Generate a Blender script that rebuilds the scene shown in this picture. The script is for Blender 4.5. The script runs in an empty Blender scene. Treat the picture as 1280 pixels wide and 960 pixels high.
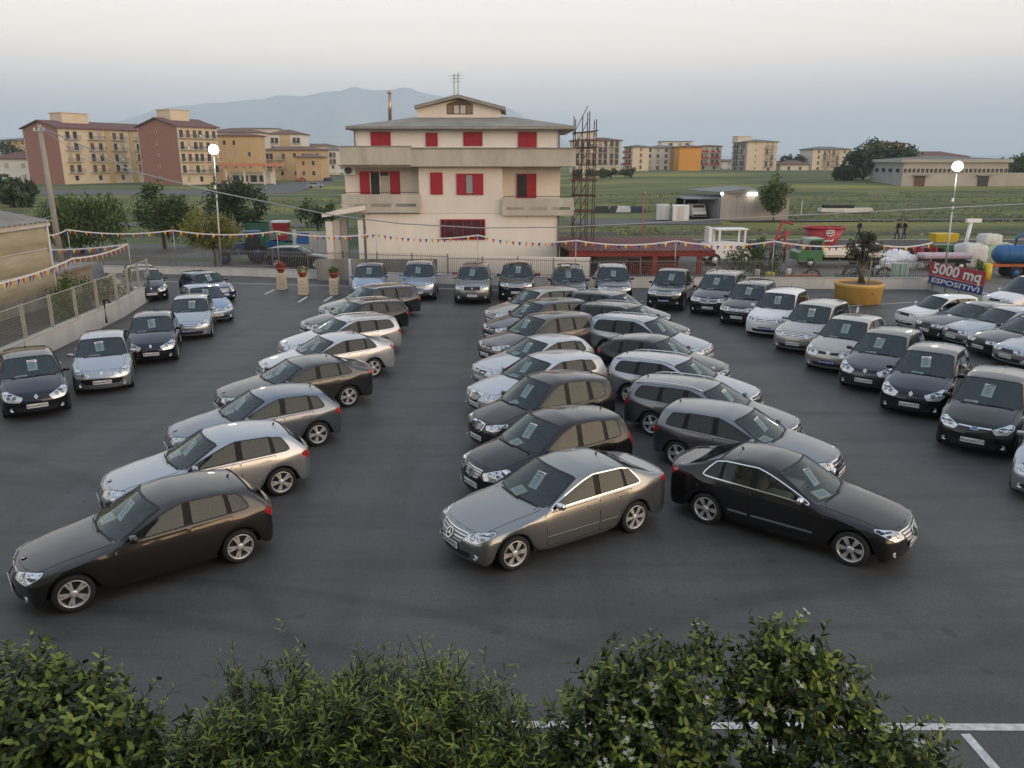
import bpy, bmesh, math, random
from math import sin, cos, pi, radians, sqrt, atan2, hypot
from mathutils import Vector, Matrix, noise
from mathutils.bvhtree import BVHTree
from mathutils.geometry import delaunay_2d_cdt

scene = bpy.context.scene
COL = scene.collection
R = random.Random(7)

# ------------------------------------------------------------------ camera
CAM_H = 6.93
PITCH = 15.536
cam_d = bpy.data.cameras.new('camera')
cam = bpy.data.objects.new('camera', cam_d)
COL.objects.link(cam)
cam.location = (0, 0, CAM_H)
cam.rotation_euler = (radians(90 - PITCH), 0, 0)
cam_d.sensor_width = 36
cam_d.lens = 36 * 1000 / 1280
cam_d.clip_start = 0.1
cam_d.clip_end = 40000
scene.camera = cam

# ------------------------------------------------------------------ sky, sun, exposure
SUN_AZ = -33          # direction towards the low sun, degrees from +x (x right, y away from the camera)
SUN_EL = 3.0
scene.view_settings.view_transform = 'Standard'
scene.view_settings.look = 'None'
scene.view_settings.gamma = 1
scene.view_settings.exposure = 0.12
world = bpy.data.worlds.new('World')
scene.world = world
world.use_nodes = True
nt = world.node_tree
nt.nodes.clear()
def wn(t, **k):
    n = nt.nodes.new(t)
    for a, b in k.items():
        setattr(n, a, b)
    return n
wout = wn('ShaderNodeOutputWorld')
bgs = wn('ShaderNodeBackground')
sky = wn('ShaderNodeTexSky', sky_type='NISHITA', sun_disc=False, sun_elevation=radians(SUN_EL), altitude=20, air_density=1.0, dust_density=2.0, ozone_density=1.0)
sky.sun_rotation = radians(90 - SUN_AZ)
bgs.inputs['Strength'].default_value = 0.05
nt.links.new(sky.outputs[0], bgs.inputs['Color'])
# thin high overcast of dusk: pale grey, rosier above the blue-grey band at the horizon, warm towards the set sun
tc = wn('ShaderNodeTexCoord')
sep = wn('ShaderNodeSeparateXYZ')
nt.links.new(tc.outputs['Generated'], sep.inputs[0])
ramp = wn('ShaderNodeValToRGB')
cr = ramp.color_ramp
cr.elements[0].position = 0.0
cr.elements[0].color = (0.42, 0.46, 0.51, 1)
cr.elements[1].position = 1.0
cr.elements[1].color = (0.50, 0.60, 0.76, 1)
for pos, c in ((0.048, (0.54, 0.53, 0.55)), (0.082, (0.94, 0.82, 0.77)), (0.120, (1.22, 1.04, 0.92)), (0.175, (1.17, 1.07, 0.98)), (0.30, (0.84, 0.82, 0.82)), (0.5, (0.60, 0.65, 0.73))):
    e = cr.elements.new(pos)
    e.color = c + (1,)
nt.links.new(sep.outputs['Z'], ramp.inputs[0])
dot = wn('ShaderNodeVectorMath', operation='DOT_PRODUCT')
dot.inputs[1].default_value = (cos(radians(SUN_AZ)), sin(radians(SUN_AZ)), 0.05)
nt.links.new(tc.outputs['Generated'], dot.inputs[0])
glow = wn('ShaderNodeMapRange')
glow.inputs['From Min'].default_value = -0.05
glow.inputs['From Max'].default_value = 1.0
glow.interpolation_type = 'SMOOTHSTEP'
nt.links.new(dot.outputs['Value'], glow.inputs['Value'])
wmix = wn('ShaderNodeMix', data_type='RGBA', blend_type='ADD')
wmix.inputs[7].default_value = (1.15, 0.68, 0.26, 1)
low = wn('ShaderNodeMapRange')       # the afterglow lies low over the horizon
low.interpolation_type = 'SMOOTHSTEP'
low.inputs['From Min'].default_value = 0.62
low.inputs['From Max'].default_value = 0.0
nt.links.new(sep.outputs['Z'], low.inputs['Value'])
gm = wn('ShaderNodeMath', operation='MULTIPLY')
nt.links.new(glow.outputs[0], gm.inputs[0])
nt.links.new(low.outputs[0], gm.inputs[1])
nt.links.new(gm.outputs[0], wmix.inputs[0])
nt.links.new(ramp.outputs[0], wmix.inputs[6])
bgo = wn('ShaderNodeBackground')
bgo.inputs['Strength'].default_value = 1.0
nt.links.new(wmix.outputs[2], bgo.inputs['Color'])
addw = wn('ShaderNodeAddShader')
nt.links.new(bgs.outputs[0], addw.inputs[0])
nt.links.new(bgo.outputs[0], addw.inputs[1])
nt.links.new(addw.outputs[0], wout.inputs['Surface'])

sun_d = bpy.data.lights.new('sun', 'SUN')
sun_d.energy = 1.1
sun_d.angle = radians(60)
sun_d.color = (1, 0.80, 0.60)
sun = bpy.data.objects.new('sun', sun_d)
COL.objects.link(sun)
sd = Vector((cos(radians(SUN_AZ)) * cos(radians(SUN_EL + 6)), sin(radians(SUN_AZ)) * cos(radians(SUN_EL + 6)), sin(radians(SUN_EL + 6))))
sun.rotation_euler = sd.to_track_quat('Z', 'Y').to_euler()
scene.cycles.max_bounces = 6
scene.cycles.transparent_max_bounces = 10
scene.cycles.diffuse_bounces = 3
scene.cycles.glossy_bounces = 3
scene.cycles.volume_bounces = 2
scene.cycles.caustics_reflective = False
scene.cycles.caustics_refractive = False
scene.cycles.use_denoising = True

# ------------------------------------------------------------------ pixel helpers (the photograph is 1280 x 960)
FPX, HORIZ = 1000.0, 202.0
PR = radians(PITCH)
def ray(px, py):
    u, v = (px - 640) / FPX, -(py - 480) / FPX
    return Vector((u, cos(PR) + v * sin(PR), -sin(PR) + v * cos(PR)))
def G(px, py, z=0.0):
    d = ray(px, py)
    t = (z - CAM_H) / d.z
    return Vector((d.x * t, d.y * t, z))
def atY(px, py, y):
    d = ray(px, py)
    t = y / d.y
    return Vector((d.x * t, y, CAM_H + d.z * t))

# ------------------------------------------------------------------ materials
MATS = {}
def mat(name, col, rough=0.6, metal=0.0, var=0.12, scale=4.0, bump=0.0, bscale=None, coat=0.0, spec=0.5, world_co=False, emit=None, streak=None):
    if name in MATS:
        return MATS[name]
    m = bpy.data.materials.new(name)
    m.use_nodes = True
    t = m.node_tree
    b = t.nodes['Principled BSDF']
    b.inputs['Roughness'].default_value = rough
    b.inputs['Metallic'].default_value = metal
    b.inputs['Specular IOR Level'].default_value = spec
    b.inputs['Coat Weight'].default_value = coat
    b.inputs['Coat Roughness'].default_value = 0.06
    b.inputs['Base Color'].default_value = tuple(col) + (1,)
    if world_co:
        g = t.nodes.new('ShaderNodeNewGeometry')
        co = g.outputs['Position']
    else:
        g = t.nodes.new('ShaderNodeTexCoord')
        co = g.outputs['Object']
    if var or bump:
        n = t.nodes.new('ShaderNodeTexNoise')
        n.inputs['Scale'].default_value = scale
        n.inputs['Detail'].default_value = 5
        n.inputs['Roughness'].default_value = 0.65
        src = co
        if streak:
            mp = t.nodes.new('ShaderNodeMapping')
            mp.inputs['Scale'].default_value = streak
            t.links.new(co, mp.inputs[0])
            src = mp.outputs[0]
        t.links.new(src, n.inputs['Vector'])
        if var:
            r = t.nodes.new('ShaderNodeValToRGB')
            r.color_ramp.elements[0].position = 0.3
            r.color_ramp.elements[1].position = 0.7
            r.color_ramp.elements[0].color = tuple(c * (1 - var) for c in col) + (1,)
            r.color_ramp.elements[1].color = tuple(min(1, c * (1 + var)) for c in col) + (1,)
            t.links.new(n.outputs[0], r.inputs[0])
            t.links.new(r.outputs[0], b.inputs['Base Color'])
        if bump:
            n2 = n
            if bscale:
                n2 = t.nodes.new('ShaderNodeTexNoise')
                n2.inputs['Scale'].default_value = bscale
                n2.inputs['Detail'].default_value = 4
                t.links.new(co, n2.inputs['Vector'])
            bp = t.nodes.new('ShaderNodeBump')
            bp.inputs['Strength'].default_value = bump
            bp.inputs['Distance'].default_value = 0.02
            t.links.new(n2.outputs[0], bp.inputs['Height'])
            t.links.new(bp.outputs[0], b.inputs['Normal'])
    if emit:
        b.inputs['Emission Color'].default_value = tuple(emit[0]) + (1,)
        b.inputs['Emission Strength'].default_value = emit[1]
    MATS[name] = m
    return m

def paint(name, col, metal=0.5, rough=0.32, dust=0.10):
    metal, rough = (min(.85, metal + .3), rough - .05) if metal > .25 else (metal, rough)
    """car paint: metallic flake under a clear coat, with road dust gathered on the panels that face up"""
    if name in MATS:
        return MATS[name]
    m = bpy.data.materials.new(name)
    m.use_nodes = True
    t = m.node_tree
    b = t.nodes['Principled BSDF']
    b.inputs['Metallic'].default_value = metal
    b.inputs['Coat Weight'].default_value = 1.0
    b.inputs['Specular IOR Level'].default_value = 0.1
    b.inputs['Coat Roughness'].default_value = 0.04
    tcn = t.nodes.new('ShaderNodeTexCoord')
    n = t.nodes.new('ShaderNodeTexNoise')
    n.inputs['Scale'].default_value = 2.2
    n.inputs['Detail'].default_value = 6
    t.links.new(tcn.outputs['Object'], n.inputs['Vector'])
    g = t.nodes.new('ShaderNodeNewGeometry')
    s = t.nodes.new('ShaderNodeSeparateXYZ')
    t.links.new(g.outputs['Normal'], s.inputs[0])
    mr = t.nodes.new('ShaderNodeMapRange')
    mr.inputs['From Min'].default_value = 0.2
    mr.inputs['From Max'].default_value = 1.0
    mr.inputs['To Min'].default_value = 0.02
    mr.inputs['To Max'].default_value = dust * 2
    t.links.new(s.outputs['Z'], mr.inputs[0])
    mu = t.nodes.new('ShaderNodeMath')
    mu.operation = 'MULTIPLY'
    t.links.new(mr.outputs[0], mu.inputs[0])
    t.links.new(n.outputs[0], mu.inputs[1])
    mx = t.nodes.new('ShaderNodeMix')
    mx.data_type = 'RGBA'
    mx.inputs[6].default_value = tuple(col) + (1,)
    mx.inputs[7].default_value = (0.34, 0.31, 0.28, 1)
    t.links.new(mu.outputs[0], mx.inputs[0])
    t.links.new(mx.outputs[2], b.inputs['Base Color'])
    ra = t.nodes.new('ShaderNodeMath')
    ra.operation = 'MULTIPLY_ADD'
    ra.inputs[1].default_value = 1.2
    ra.inputs[2].default_value = rough
    t.links.new(mu.outputs[0], ra.inputs[0])
    t.links.new(ra.outputs[0], b.inputs['Roughness'])
    MATS[name] = m
    return m

def glass(name, tint, ior=1.68, dust=.06, refl=1.0):
    if name in MATS:
        return MATS[name]
    m = bpy.data.materials.new(name)
    m.use_nodes = True
    t = m.node_tree
    t.nodes.clear()
    o = t.nodes.new('ShaderNodeOutputMaterial')
    tr = t.nodes.new('ShaderNodeBsdfTransparent')
    tr.inputs[0].default_value = tuple(tint) + (1,)
    gl = t.nodes.new('ShaderNodeBsdfGlossy')
    gl.inputs['Roughness'].default_value = 0.03
    gl.inputs['Color'].default_value = (refl * .88, refl * .98, refl, 1)
    f = t.nodes.new('ShaderNodeFresnel')
    f.inputs['IOR'].default_value = ior
    n = t.nodes.new('ShaderNodeTexNoise')
    n.inputs['Scale'].default_value = 3
    tcn = t.nodes.new('ShaderNodeTexCoord')
    t.links.new(tcn.outputs['Object'], n.inputs['Vector'])
    df = t.nodes.new('ShaderNodeBsdfDiffuse')       # film of dust on the pane
    df.inputs[0].default_value = (0.45, 0.43, 0.40, 1)
    mu = t.nodes.new('ShaderNodeMath')
    mu.operation = 'MULTIPLY'
    mu.inputs[1].default_value = dust
    t.links.new(n.outputs[0], mu.inputs[0])
    m1 = t.nodes.new('ShaderNodeMixShader')
    t.links.new(mu.outputs[0], m1.inputs[0])
    t.links.new(tr.outputs[0], m1.inputs[1])
    t.links.new(df.outputs[0], m1.inputs[2])
    m2 = t.nodes.new('ShaderNodeMixShader')
    t.links.new(f.outputs[0], m2.inputs[0])
    t.links.new(m1.outputs[0], m2.inputs[1])
    t.links.new(gl.outputs[0], m2.inputs[2])
    t.links.new(m2.outputs[0], o.inputs['Surface'])
    MATS[name] = m
    return m

# ------------------------------------------------------------------ object helpers
def tag(o, label=None, cat=None, group=None, kind=None):
    if label: o['label'] = label
    if cat: o['category'] = cat
    if group: o['group'] = group
    if kind: o['kind'] = kind
    return o
def empty(name, loc=(0, 0, 0), rz=0.0):
    o = bpy.data.objects.new(name, None)
    o.empty_display_size = 0.2
    COL.objects.link(o)
    o.location = loc
    o.rotation_euler = (0, 0, rz)
    return o
def mesh_from(name, verts, faces, mats, fm=None, smooth=False):
    me = bpy.data.meshes.new(name)
    me.from_pydata([tuple(v) for v in verts], [], faces)
    for m in mats:
        me.materials.append(m)
    if fm:
        me.polygons.foreach_set('material_index', fm)
    if smooth is True:
        me.polygons.foreach_set('use_smooth', [True] * len(me.polygons))
    elif smooth:
        me.polygons.foreach_set('use_smooth', smooth)
    me.update()
    return me
def link(name, me, parent=None, loc=None, rz=None):
    o = bpy.data.objects.new(name, me)
    COL.objects.link(o)
    if parent:
        o.parent = parent
    if loc is not None:
        o.location = loc
    if rz is not None:
        o.rotation_euler = (0, 0, rz)
    return o

class MB:
    """collects shapes into one mesh"""
    def __init__(s):
        s.v, s.f, s.m, s.s = [], [], [], []
        s.mats = []
    def mi(s, m):
        if m not in s.mats:
            s.mats.append(m)
        return s.mats.index(m)
    def add(s, verts, faces, m, smooth=False, M=None):
        k = len(s.v)
        i = s.mi(m)
        for p in verts:
            p = Vector(p)
            s.v.append(M @ p if M else p)
        for f in faces:
            s.f.append([k + a for a in f])
            s.m.append(i)
            s.s.append(smooth)
        return s
    def box(s, c, d, m, rz=0.0, M=None, taper=1.0, bev=0.0):
        x, y, z = d[0] / 2, d[1] / 2, d[2] / 2
        T = Matrix.Translation(c) @ Matrix.Rotation(rz, 4, 'Z')
        if M: T = M @ T
        if bev > 0:
            b = min(bev, x * .9, y * .9, z * .9)
            vs, key = [], {}
            for sx in (-1, 1):
                for sy in (-1, 1):
                    for sz in (-1, 1):
                        for a in range(3):
                            p = [sx * (x - b), sy * (y - b), sz * (z - b)]
                            p[a] = (sx * x, sy * y, sz * z)[a]
                            key[(sx, sy, sz, a)] = len(vs)
                            vs.append(p)
            fs = []
            for a in range(3):
                o1, o2 = [q for q in range(3) if q != a]
                for sg in (-1, 1):
                    q = []
                    for s1, s2 in ((-1, -1), (1, -1), (1, 1), (-1, 1)):
                        t = [0, 0, 0]; t[a] = sg; t[o1] = s1; t[o2] = s2
                        q.append(key[(t[0], t[1], t[2], a)])
                    fs.append(q)
            for a in range(3):
                o1, o2 = [q for q in range(3) if q != a]
                for s1 in (-1, 1):
                    for s2 in (-1, 1):
                        t = [0, 0, 0]; t[o1] = s1; t[o2] = s2
                        t[a] = -1; A = key[(*t, o1)]; B = key[(*t, o2)]
                        t[a] = 1; C_ = key[(*t, o2)]; D = key[(*t, o1)]
                        fs.append([A, B, C_, D])
            for sx in (-1, 1):
                for sy in (-1, 1):
                    for sz in (-1, 1):
                        fs.append([key[(sx, sy, sz, a)] for a in range(3)])
            c0 = Vector((0, 0, 0))
            out = []
            for f in fs:
                P = [Vector(vs[i]) for i in f]
                n = (P[1] - P[0]).cross(P[2] - P[0])
                cc = sum(P, Vector()) / len(P)
                out.append(f if n.dot(cc) > 0 else f[::-1])
            return s.add(vs, out, m, M=T)
        t = taper
        vs = [(-x, -y, -z), (x, -y, -z), (x, y, -z), (-x, y, -z), (-x * t, -y * t, z), (x * t, -y * t, z), (x * t, y * t, z), (-x * t, y * t, z)]
        return s.add(vs, [(3, 2, 1, 0), (4, 5, 6, 7), (0, 1, 5, 4), (1, 2, 6, 5), (2, 3, 7, 6), (3, 0, 4, 7)], m, M=T)
    def prism(s, poly, h0, h1, m, M=None, axis='z'):
        n = len(poly)
        if axis == 'z':
            vs = [(a, b, h0) for a, b in poly] + [(a, b, h1) for a, b in poly]
        elif axis == 'y':
            vs = [(a, h0, b) for a, b in poly] + [(a, h1, b) for a, b in poly]
        else:
            vs = [(h0, a, b) for a, b in poly] + [(h1, a, b) for a, b in poly]
        fs = [list(range(n))[::-1], list(range(n, 2 * n))] + [[i, (i + 1) % n, n + (i + 1) % n, n + i] for i in range(n)]
        ar = sum(poly[i][0] * poly[(i + 1) % n][1] - poly[(i + 1) % n][0] * poly[i][1] for i in range(n))
        if (ar < 0) != (axis == 'y'):
            fs = [f[::-1] for f in fs]
        return s.add(vs, fs, m, M=M)
    def tube(s, pts, r, m, n=6, M=None, r2=None, cap=True):
        pts = [Vector(p) for p in pts]
        vs, fs = [], []
        for i, p in enumerate(pts):
            t = (pts[min(i + 1, len(pts) - 1)] - pts[max(i - 1, 0)]).normalized()
            a = t.cross(Vector((0, 0, 1)))
            if a.length < 1e-3: a = t.cross(Vector((1, 0, 0)))
            a.normalize()
            b = a.cross(t)
            rr = r if r2 is None else r + (r2 - r) * i / max(1, len(pts) - 1)
            for k in range(n):
                w = 2 * pi * k / n
                vs.append(p + (a * cos(w) + b * sin(w)) * rr)
        for i in range(len(pts) - 1):
            for k in range(n):
                k2 = (k + 1) % n
                fs.append((i * n + k, i * n + k2, (i + 1) * n + k2, (i + 1) * n + k))
        if cap:
            fs.append(list(range(n))[::-1])
            fs.append([(len(pts) - 1) * n + k for k in range(n)])
        return s.add(vs, fs, m, smooth=n > 5, M=M)
    def lathe(s, prof, m, n=20, M=None, smooth=True):
        """profile (r, z) turned about z"""
        vs, fs = [], []
        for r, z in prof:
            for k in range(n):
                w = 2 * pi * k / n
                vs.append((r * cos(w), r * sin(w), z))
        for i in range(len(prof) - 1):
            for k in range(n):
                k2 = (k + 1) % n
                fs.append((i * n + k, i * n + k2, (i + 1) * n + k2, (i + 1) * n + k))
        return s.add(vs, fs, m, smooth=smooth, M=M)
    def ball(s, c, r, m, n=12, k=8, M=None, sc=(1, 1, 1)):
        vs, fs = [], []
        for i in range(k + 1):
            t = pi * i / k
            for j in range(n):
                w = 2 * pi * j / n
                vs.append((c[0] + r * sc[0] * sin(t) * cos(w), c[1] + r * sc[1] * sin(t) * sin(w), c[2] - r * sc[2] * cos(t)))
        for i in range(k):
            for j in range(n):
                j2 = (j + 1) % n
                fs.append((i * n + j, i * n + j2, (i + 1) * n + j2, (i + 1) * n + j))
        return s.add(vs, fs, m, smooth=True, M=M)
    def mesh(s, name):
        return mesh_from(name, s.v, s.f, s.mats, s.m, s.s)
    def obj(s, name, parent=None, loc=None, rz=None):
        return link(name, s.mesh(name), parent, loc, rz)

def text_mesh(txt, size, m, extrude=0.002, align='CENTER', shear=0.0, bold=0.0):
    cu = bpy.data.curves.new('lettering', 'FONT')
    cu.body = txt
    cu.size = size
    cu.extrude = extrude
    cu.align_x = align
    cu.align_y = 'CENTER'
    cu.shear = shear
    cu.offset = bold
    cu.resolution_u = 3
    o = bpy.data.objects.new('lettering', cu)
    COL.objects.link(o)
    me = bpy.data.meshes.new_from_object(o.evaluated_get(bpy.context.evaluated_depsgraph_get()))
    bpy.data.objects.remove(o)
    me.materials.clear()
    me.materials.append(m)
    return me
# ------------------------------------------------------------------ shared car materials
BLK = mat('black_plastic', (0.018, 0.018, 0.02), 0.55, var=0.2)
GLOSSBLK = mat('gloss_black', (0.008, 0.008, 0.009), 0.12, var=0)
RUB = mat('tyre_rubber', (0.018, 0.018, 0.018), 0.85, var=0.25, scale=12)
ALLOY = mat('alloy', (0.70, 0.70, 0.70), 0.34, 0.55, var=0.1, scale=9)
BRAKE = mat('brake_dark_steel', (0.03, 0.03, 0.032), 0.6, 0.4, var=0.2)  # dark steel of the disc behind the spokes
CHROME = mat('chrome', (0.78, 0.79, 0.8), 0.1, 1.0, var=0)
LAMPG = mat('headlight_glass', (0.62, 0.64, 0.66), 0.12, 0.55, var=0.3, scale=16, coat=1.0)
LAMPD = mat('headlight_bowl', (0.16, 0.17, 0.18), 0.15, 0.7, var=0.3, scale=20, coat=1.0)
REDL = mat('tail_light_red', (0.42, 0.012, 0.015), 0.15, 0.0, var=0.2, scale=14, coat=1.0)
GREYIN = mat('interior_grey', (0.026, 0.027, 0.03), 0.8, var=0.2)
BEIGEIN = mat('interior_beige', (0.42, 0.36, 0.27), 0.8, var=0.12)
WHITEP = mat('plate_white', (0.78, 0.78, 0.76), 0.4, var=0.04)
BLUEP = mat('plate_blue', (0.03, 0.035, 0.22), 0.4, var=0.04)
INK = mat('plate_ink', (0.015, 0.02, 0.06), 0.5, var=0)
PAPER = mat('price_paper', (0.84, 0.86, 0.84), 0.7, var=0.06, scale=8)
PAPERRED = mat('price_paper_red', (0.46, 0.20, 0.18), 0.7, var=0.1)
PAPERYEL = mat('price_paper_yellow', (0.72, 0.66, 0.20), 0.7, var=0.1)
UNDER = mat('underbody', (0.008, 0.008, 0.008), 0.9, var=0)
GL = glass('window_glass', (0.20, 0.225, 0.215), 1.5, .02)
GLC = glass('window_glass_clear', (0.50, 0.54, 0.52), 1.5, .02)
GLW_ = glass('windscreen_glass', (0.78, 0.86, 0.84), 1.62, .03)
GLD = glass('window_glass_dark', (0.05, 0.055, 0.06), 1.5, .02)
EMBLUE = mat('emblem_blue', (0.05, 0.17, 0.45), 0.3, var=0)

PILM = mat('pillar_black', (0.010, 0.010, 0.011), 0.5, var=0, spec=.2)
CT = {}
def ctype(name, **k):
    base = CT[k.pop('like')].copy() if 'like' in k else {}
    base.update(k)
    CT[name] = base
ctype('hatch', L=4.24, W=1.75, H=1.43, wb=2.66, fo=.76, wr=.315, zf=.72, zc=.94, dc=1.32, dcs=1.58, dh=2.08, dB=2.58, dC=3.28, q=(3.33, 3.68, 3.50), dr=3.74, zre=1.325, dg=4.10, zg=.99, zt=.90, b1=.93, b2=.985, tum=.40, quarter=1)
ctype('sedan', L=4.58, W=1.78, H=1.45, wb=2.76, fo=.82, wr=.32, zf=.73, zc=.95, dc=1.36, dcs=1.62, dh=2.14, dB=2.66, dC=3.32, q=(3.35, 3.74, 3.46), dr=3.42, zre=1.39, dg=4.02, zg=1.08, zt=1.03, b1=.94, b2=1.0, tum=.40, quarter=1, sedan=1)
ctype('sedan_sport', like='sedan', L=4.52, H=1.42, W=1.82, fo=.77, dc=1.36, dcs=1.62)
ctype('estate', L=4.58, W=1.78, H=1.43, wb=2.66, fo=.90, wr=.32, zf=.72, zc=.94, dc=1.38, dcs=1.62, dh=2.16, dB=2.68, dC=3.36, q=(3.44, 4.16, 3.98), dr=4.28, zre=1.33, dg=4.50, zg=.99, zt=.88, b1=.93, b2=.97, tum=.40, quarter=1, rails=1)
ctype('estate_long', like='estate', L=4.80, wb=2.72, H=1.50, q=(3.44, 4.30, 4.12), dr=4.48, zre=1.40, dg=4.70, fo=.93)
ctype('sport_hatch', like='hatch', L=4.29, W=1.77, H=1.42, wb=2.58, fo=.87, q=(3.36, 3.84, 3.68), dr=3.98, dg=4.18, b2=.97)
ctype('tall_estate', L=4.76, W=1.78, H=1.58, wb=2.70, fo=.95, wr=.32, zf=.78, zc=1.02, dc=1.25, dcs=1.55, dh=2.08, dB=2.66, dC=3.40, q=(3.46, 4.22, 4.02), dr=4.42, zre=1.47, dg=4.66, zg=1.06, zt=.95, b1=.98, b2=1.04, tum=.36, quarter=1)
ctype('mpv', L=4.26, W=1.81, H=1.62, wb=2.69, fo=.82, wr=.315, zf=.80, zc=1.06, dc=1.02, dcs=1.38, dh=1.86, dB=2.42, dC=3.16, q=(3.24, 3.80, 3.66), dr=3.98, zre=1.50, dg=4.18, zg=1.07, zt=.96, b1=1.0, b2=1.05, tum=.34, quarter=1)
ctype('mpv_square', like='mpv', L=4.40, W=1.80, H=1.65, zf=.84, zc=1.05, dc=1.12, dcs=1.42, dh=1.92, dB=2.46, dC=3.24, q=(3.32, 3.98, 3.92), dr=4.18, zre=1.58, dg=4.34, fo=.86, tum=.28)
ctype('mpv_short', like='mpv', L=3.88, W=1.76, H=1.59, wb=2.57, fo=.74, zf=.80, dc=.98, dcs=1.30, dh=1.74, dB=2.26, dC=2.96, q=(3.02, 3.44, 3.36), dr=3.62, zre=1.46, dg=3.82, zg=1.06)
ctype('small_mpv', like='mpv_short', L=4.03, W=1.70, H=1.66, wb=2.51, fo=.82, dr=3.80, dg=3.98, q=(3.06, 3.56, 3.46), dc=1.0)
ctype('minivan', like='mpv_square', L=4.80, W=1.99, H=1.75, wb=3.0, fo=.92, zf=.86, zc=1.10, dc=1.12, dcs=1.50, dh=2.04, dB=2.62, dC=3.50, q=(3.58, 4.40, 4.36), dr=4.56, zre=1.67, dg=4.74, rails=1, wr=.33, b1=1.06, b2=1.10)
ctype('suv', L=4.52, W=1.88, H=1.74, wb=2.66, fo=.86, wr=.36, zf=.96, zc=1.12, dc=1.18, dcs=1.46, dh=1.94, dB=2.52, dC=3.28, q=(3.36, 4.06, 3.98), dr=4.24, zre=1.66, dg=4.42, zg=1.16, zt=1.05, b1=1.10, b2=1.15, tum=.30, quarter=1, rails=1, lift=.07, clad=1)
ctype('small', L=4.02, W=1.73, H=1.48, wb=2.55, fo=.82, wr=.305, zf=.74, zc=1.0, dc=1.04, dcs=1.36, dh=1.86, dB=2.42, dC=3.08, q=(3.12, 3.44, 3.34), dr=3.66, zre=1.38, dg=3.92, zg=1.0, zt=.92, b1=.95, b2=1.02, tum=.40, quarter=1)
ctype('small_round', like='small', L=3.72, W=1.69, H=1.41, wb=2.47, fo=.66, zf=.78, zc=.95, dc=1.08, dcs=1.30, dh=1.62, dB=2.2, dC=2.84, q=(2.88, 3.18, 3.14), dr=3.44, zre=1.34, dg=3.64, b1=.93, b2=.95, tum=.28)
ctype('boxy_small', like='small', L=3.40, W=1.50, H=1.44, wb=2.16, fo=.58, wr=.275, zf=.80, zc=.93, dc=.98, dcs=1.14, dh=1.52, dB=2.06, dC=2.64, q=(2.70, 3.06, 3.0), dr=3.22, zre=1.40, dg=3.34, zg=.95, b1=.92, b2=.94, tum=.22)
ctype('fastback', like='sport_hatch', L=4.34, W=1.84, H=1.46, wb=2.64, fo=.85, q=(3.34, 3.74, 3.56), dr=3.80, zre=1.34, dg=4.24, zg=1.04, zt=.98)
ctype('wedge_hatch', like='sport_hatch', L=4.40, W=1.80, H=1.49, wb=2.64, fo=.92, zf=.74, zc=1.0, dc=1.18, dcs=1.5, dh=2.06, q=(3.36, 3.74, 3.60), dr=4.04, zre=1.38, dg=4.30, zg=1.05, b2=1.06)
ctype('old_sedan', like='sedan', L=4.5, W=1.72, H=1.40, wb=2.62, fo=.88, zf=.70, zc=.90, b1=.88, b2=.92)
ctype('van', like='mpv_square', L=4.1, W=1.83, H=1.80, zf=.88, zc=1.1, dc=.95, dcs=1.3, dh=1.75, dB=2.35, dC=3.1, q=(3.2, 3.7, 3.66), dr=3.92, dg=4.04, zre=1.72)
ctype('pickup', L=5.10, W=1.80, H=1.76, wb=3.0, fo=.85, wr=.37, zf=.98, zc=1.12, dc=1.30, dcs=1.52, dh=2.02, dB=2.56, dC=3.18, q=(3.21, 3.30, 3.28), dr=3.36, zre=1.68, dg=3.52, zg=1.02, zt=1.0, b1=1.10, b2=1.10, tum=.26, quarter=0, sedan=1, lift=.12, clad=1, bed=1)

def lerp(a, b, t):
    return a + (b - a) * t
def smooth01(t):
    t = max(0, min(1, t))
    return t * t * (3 - 2 * t)

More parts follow.
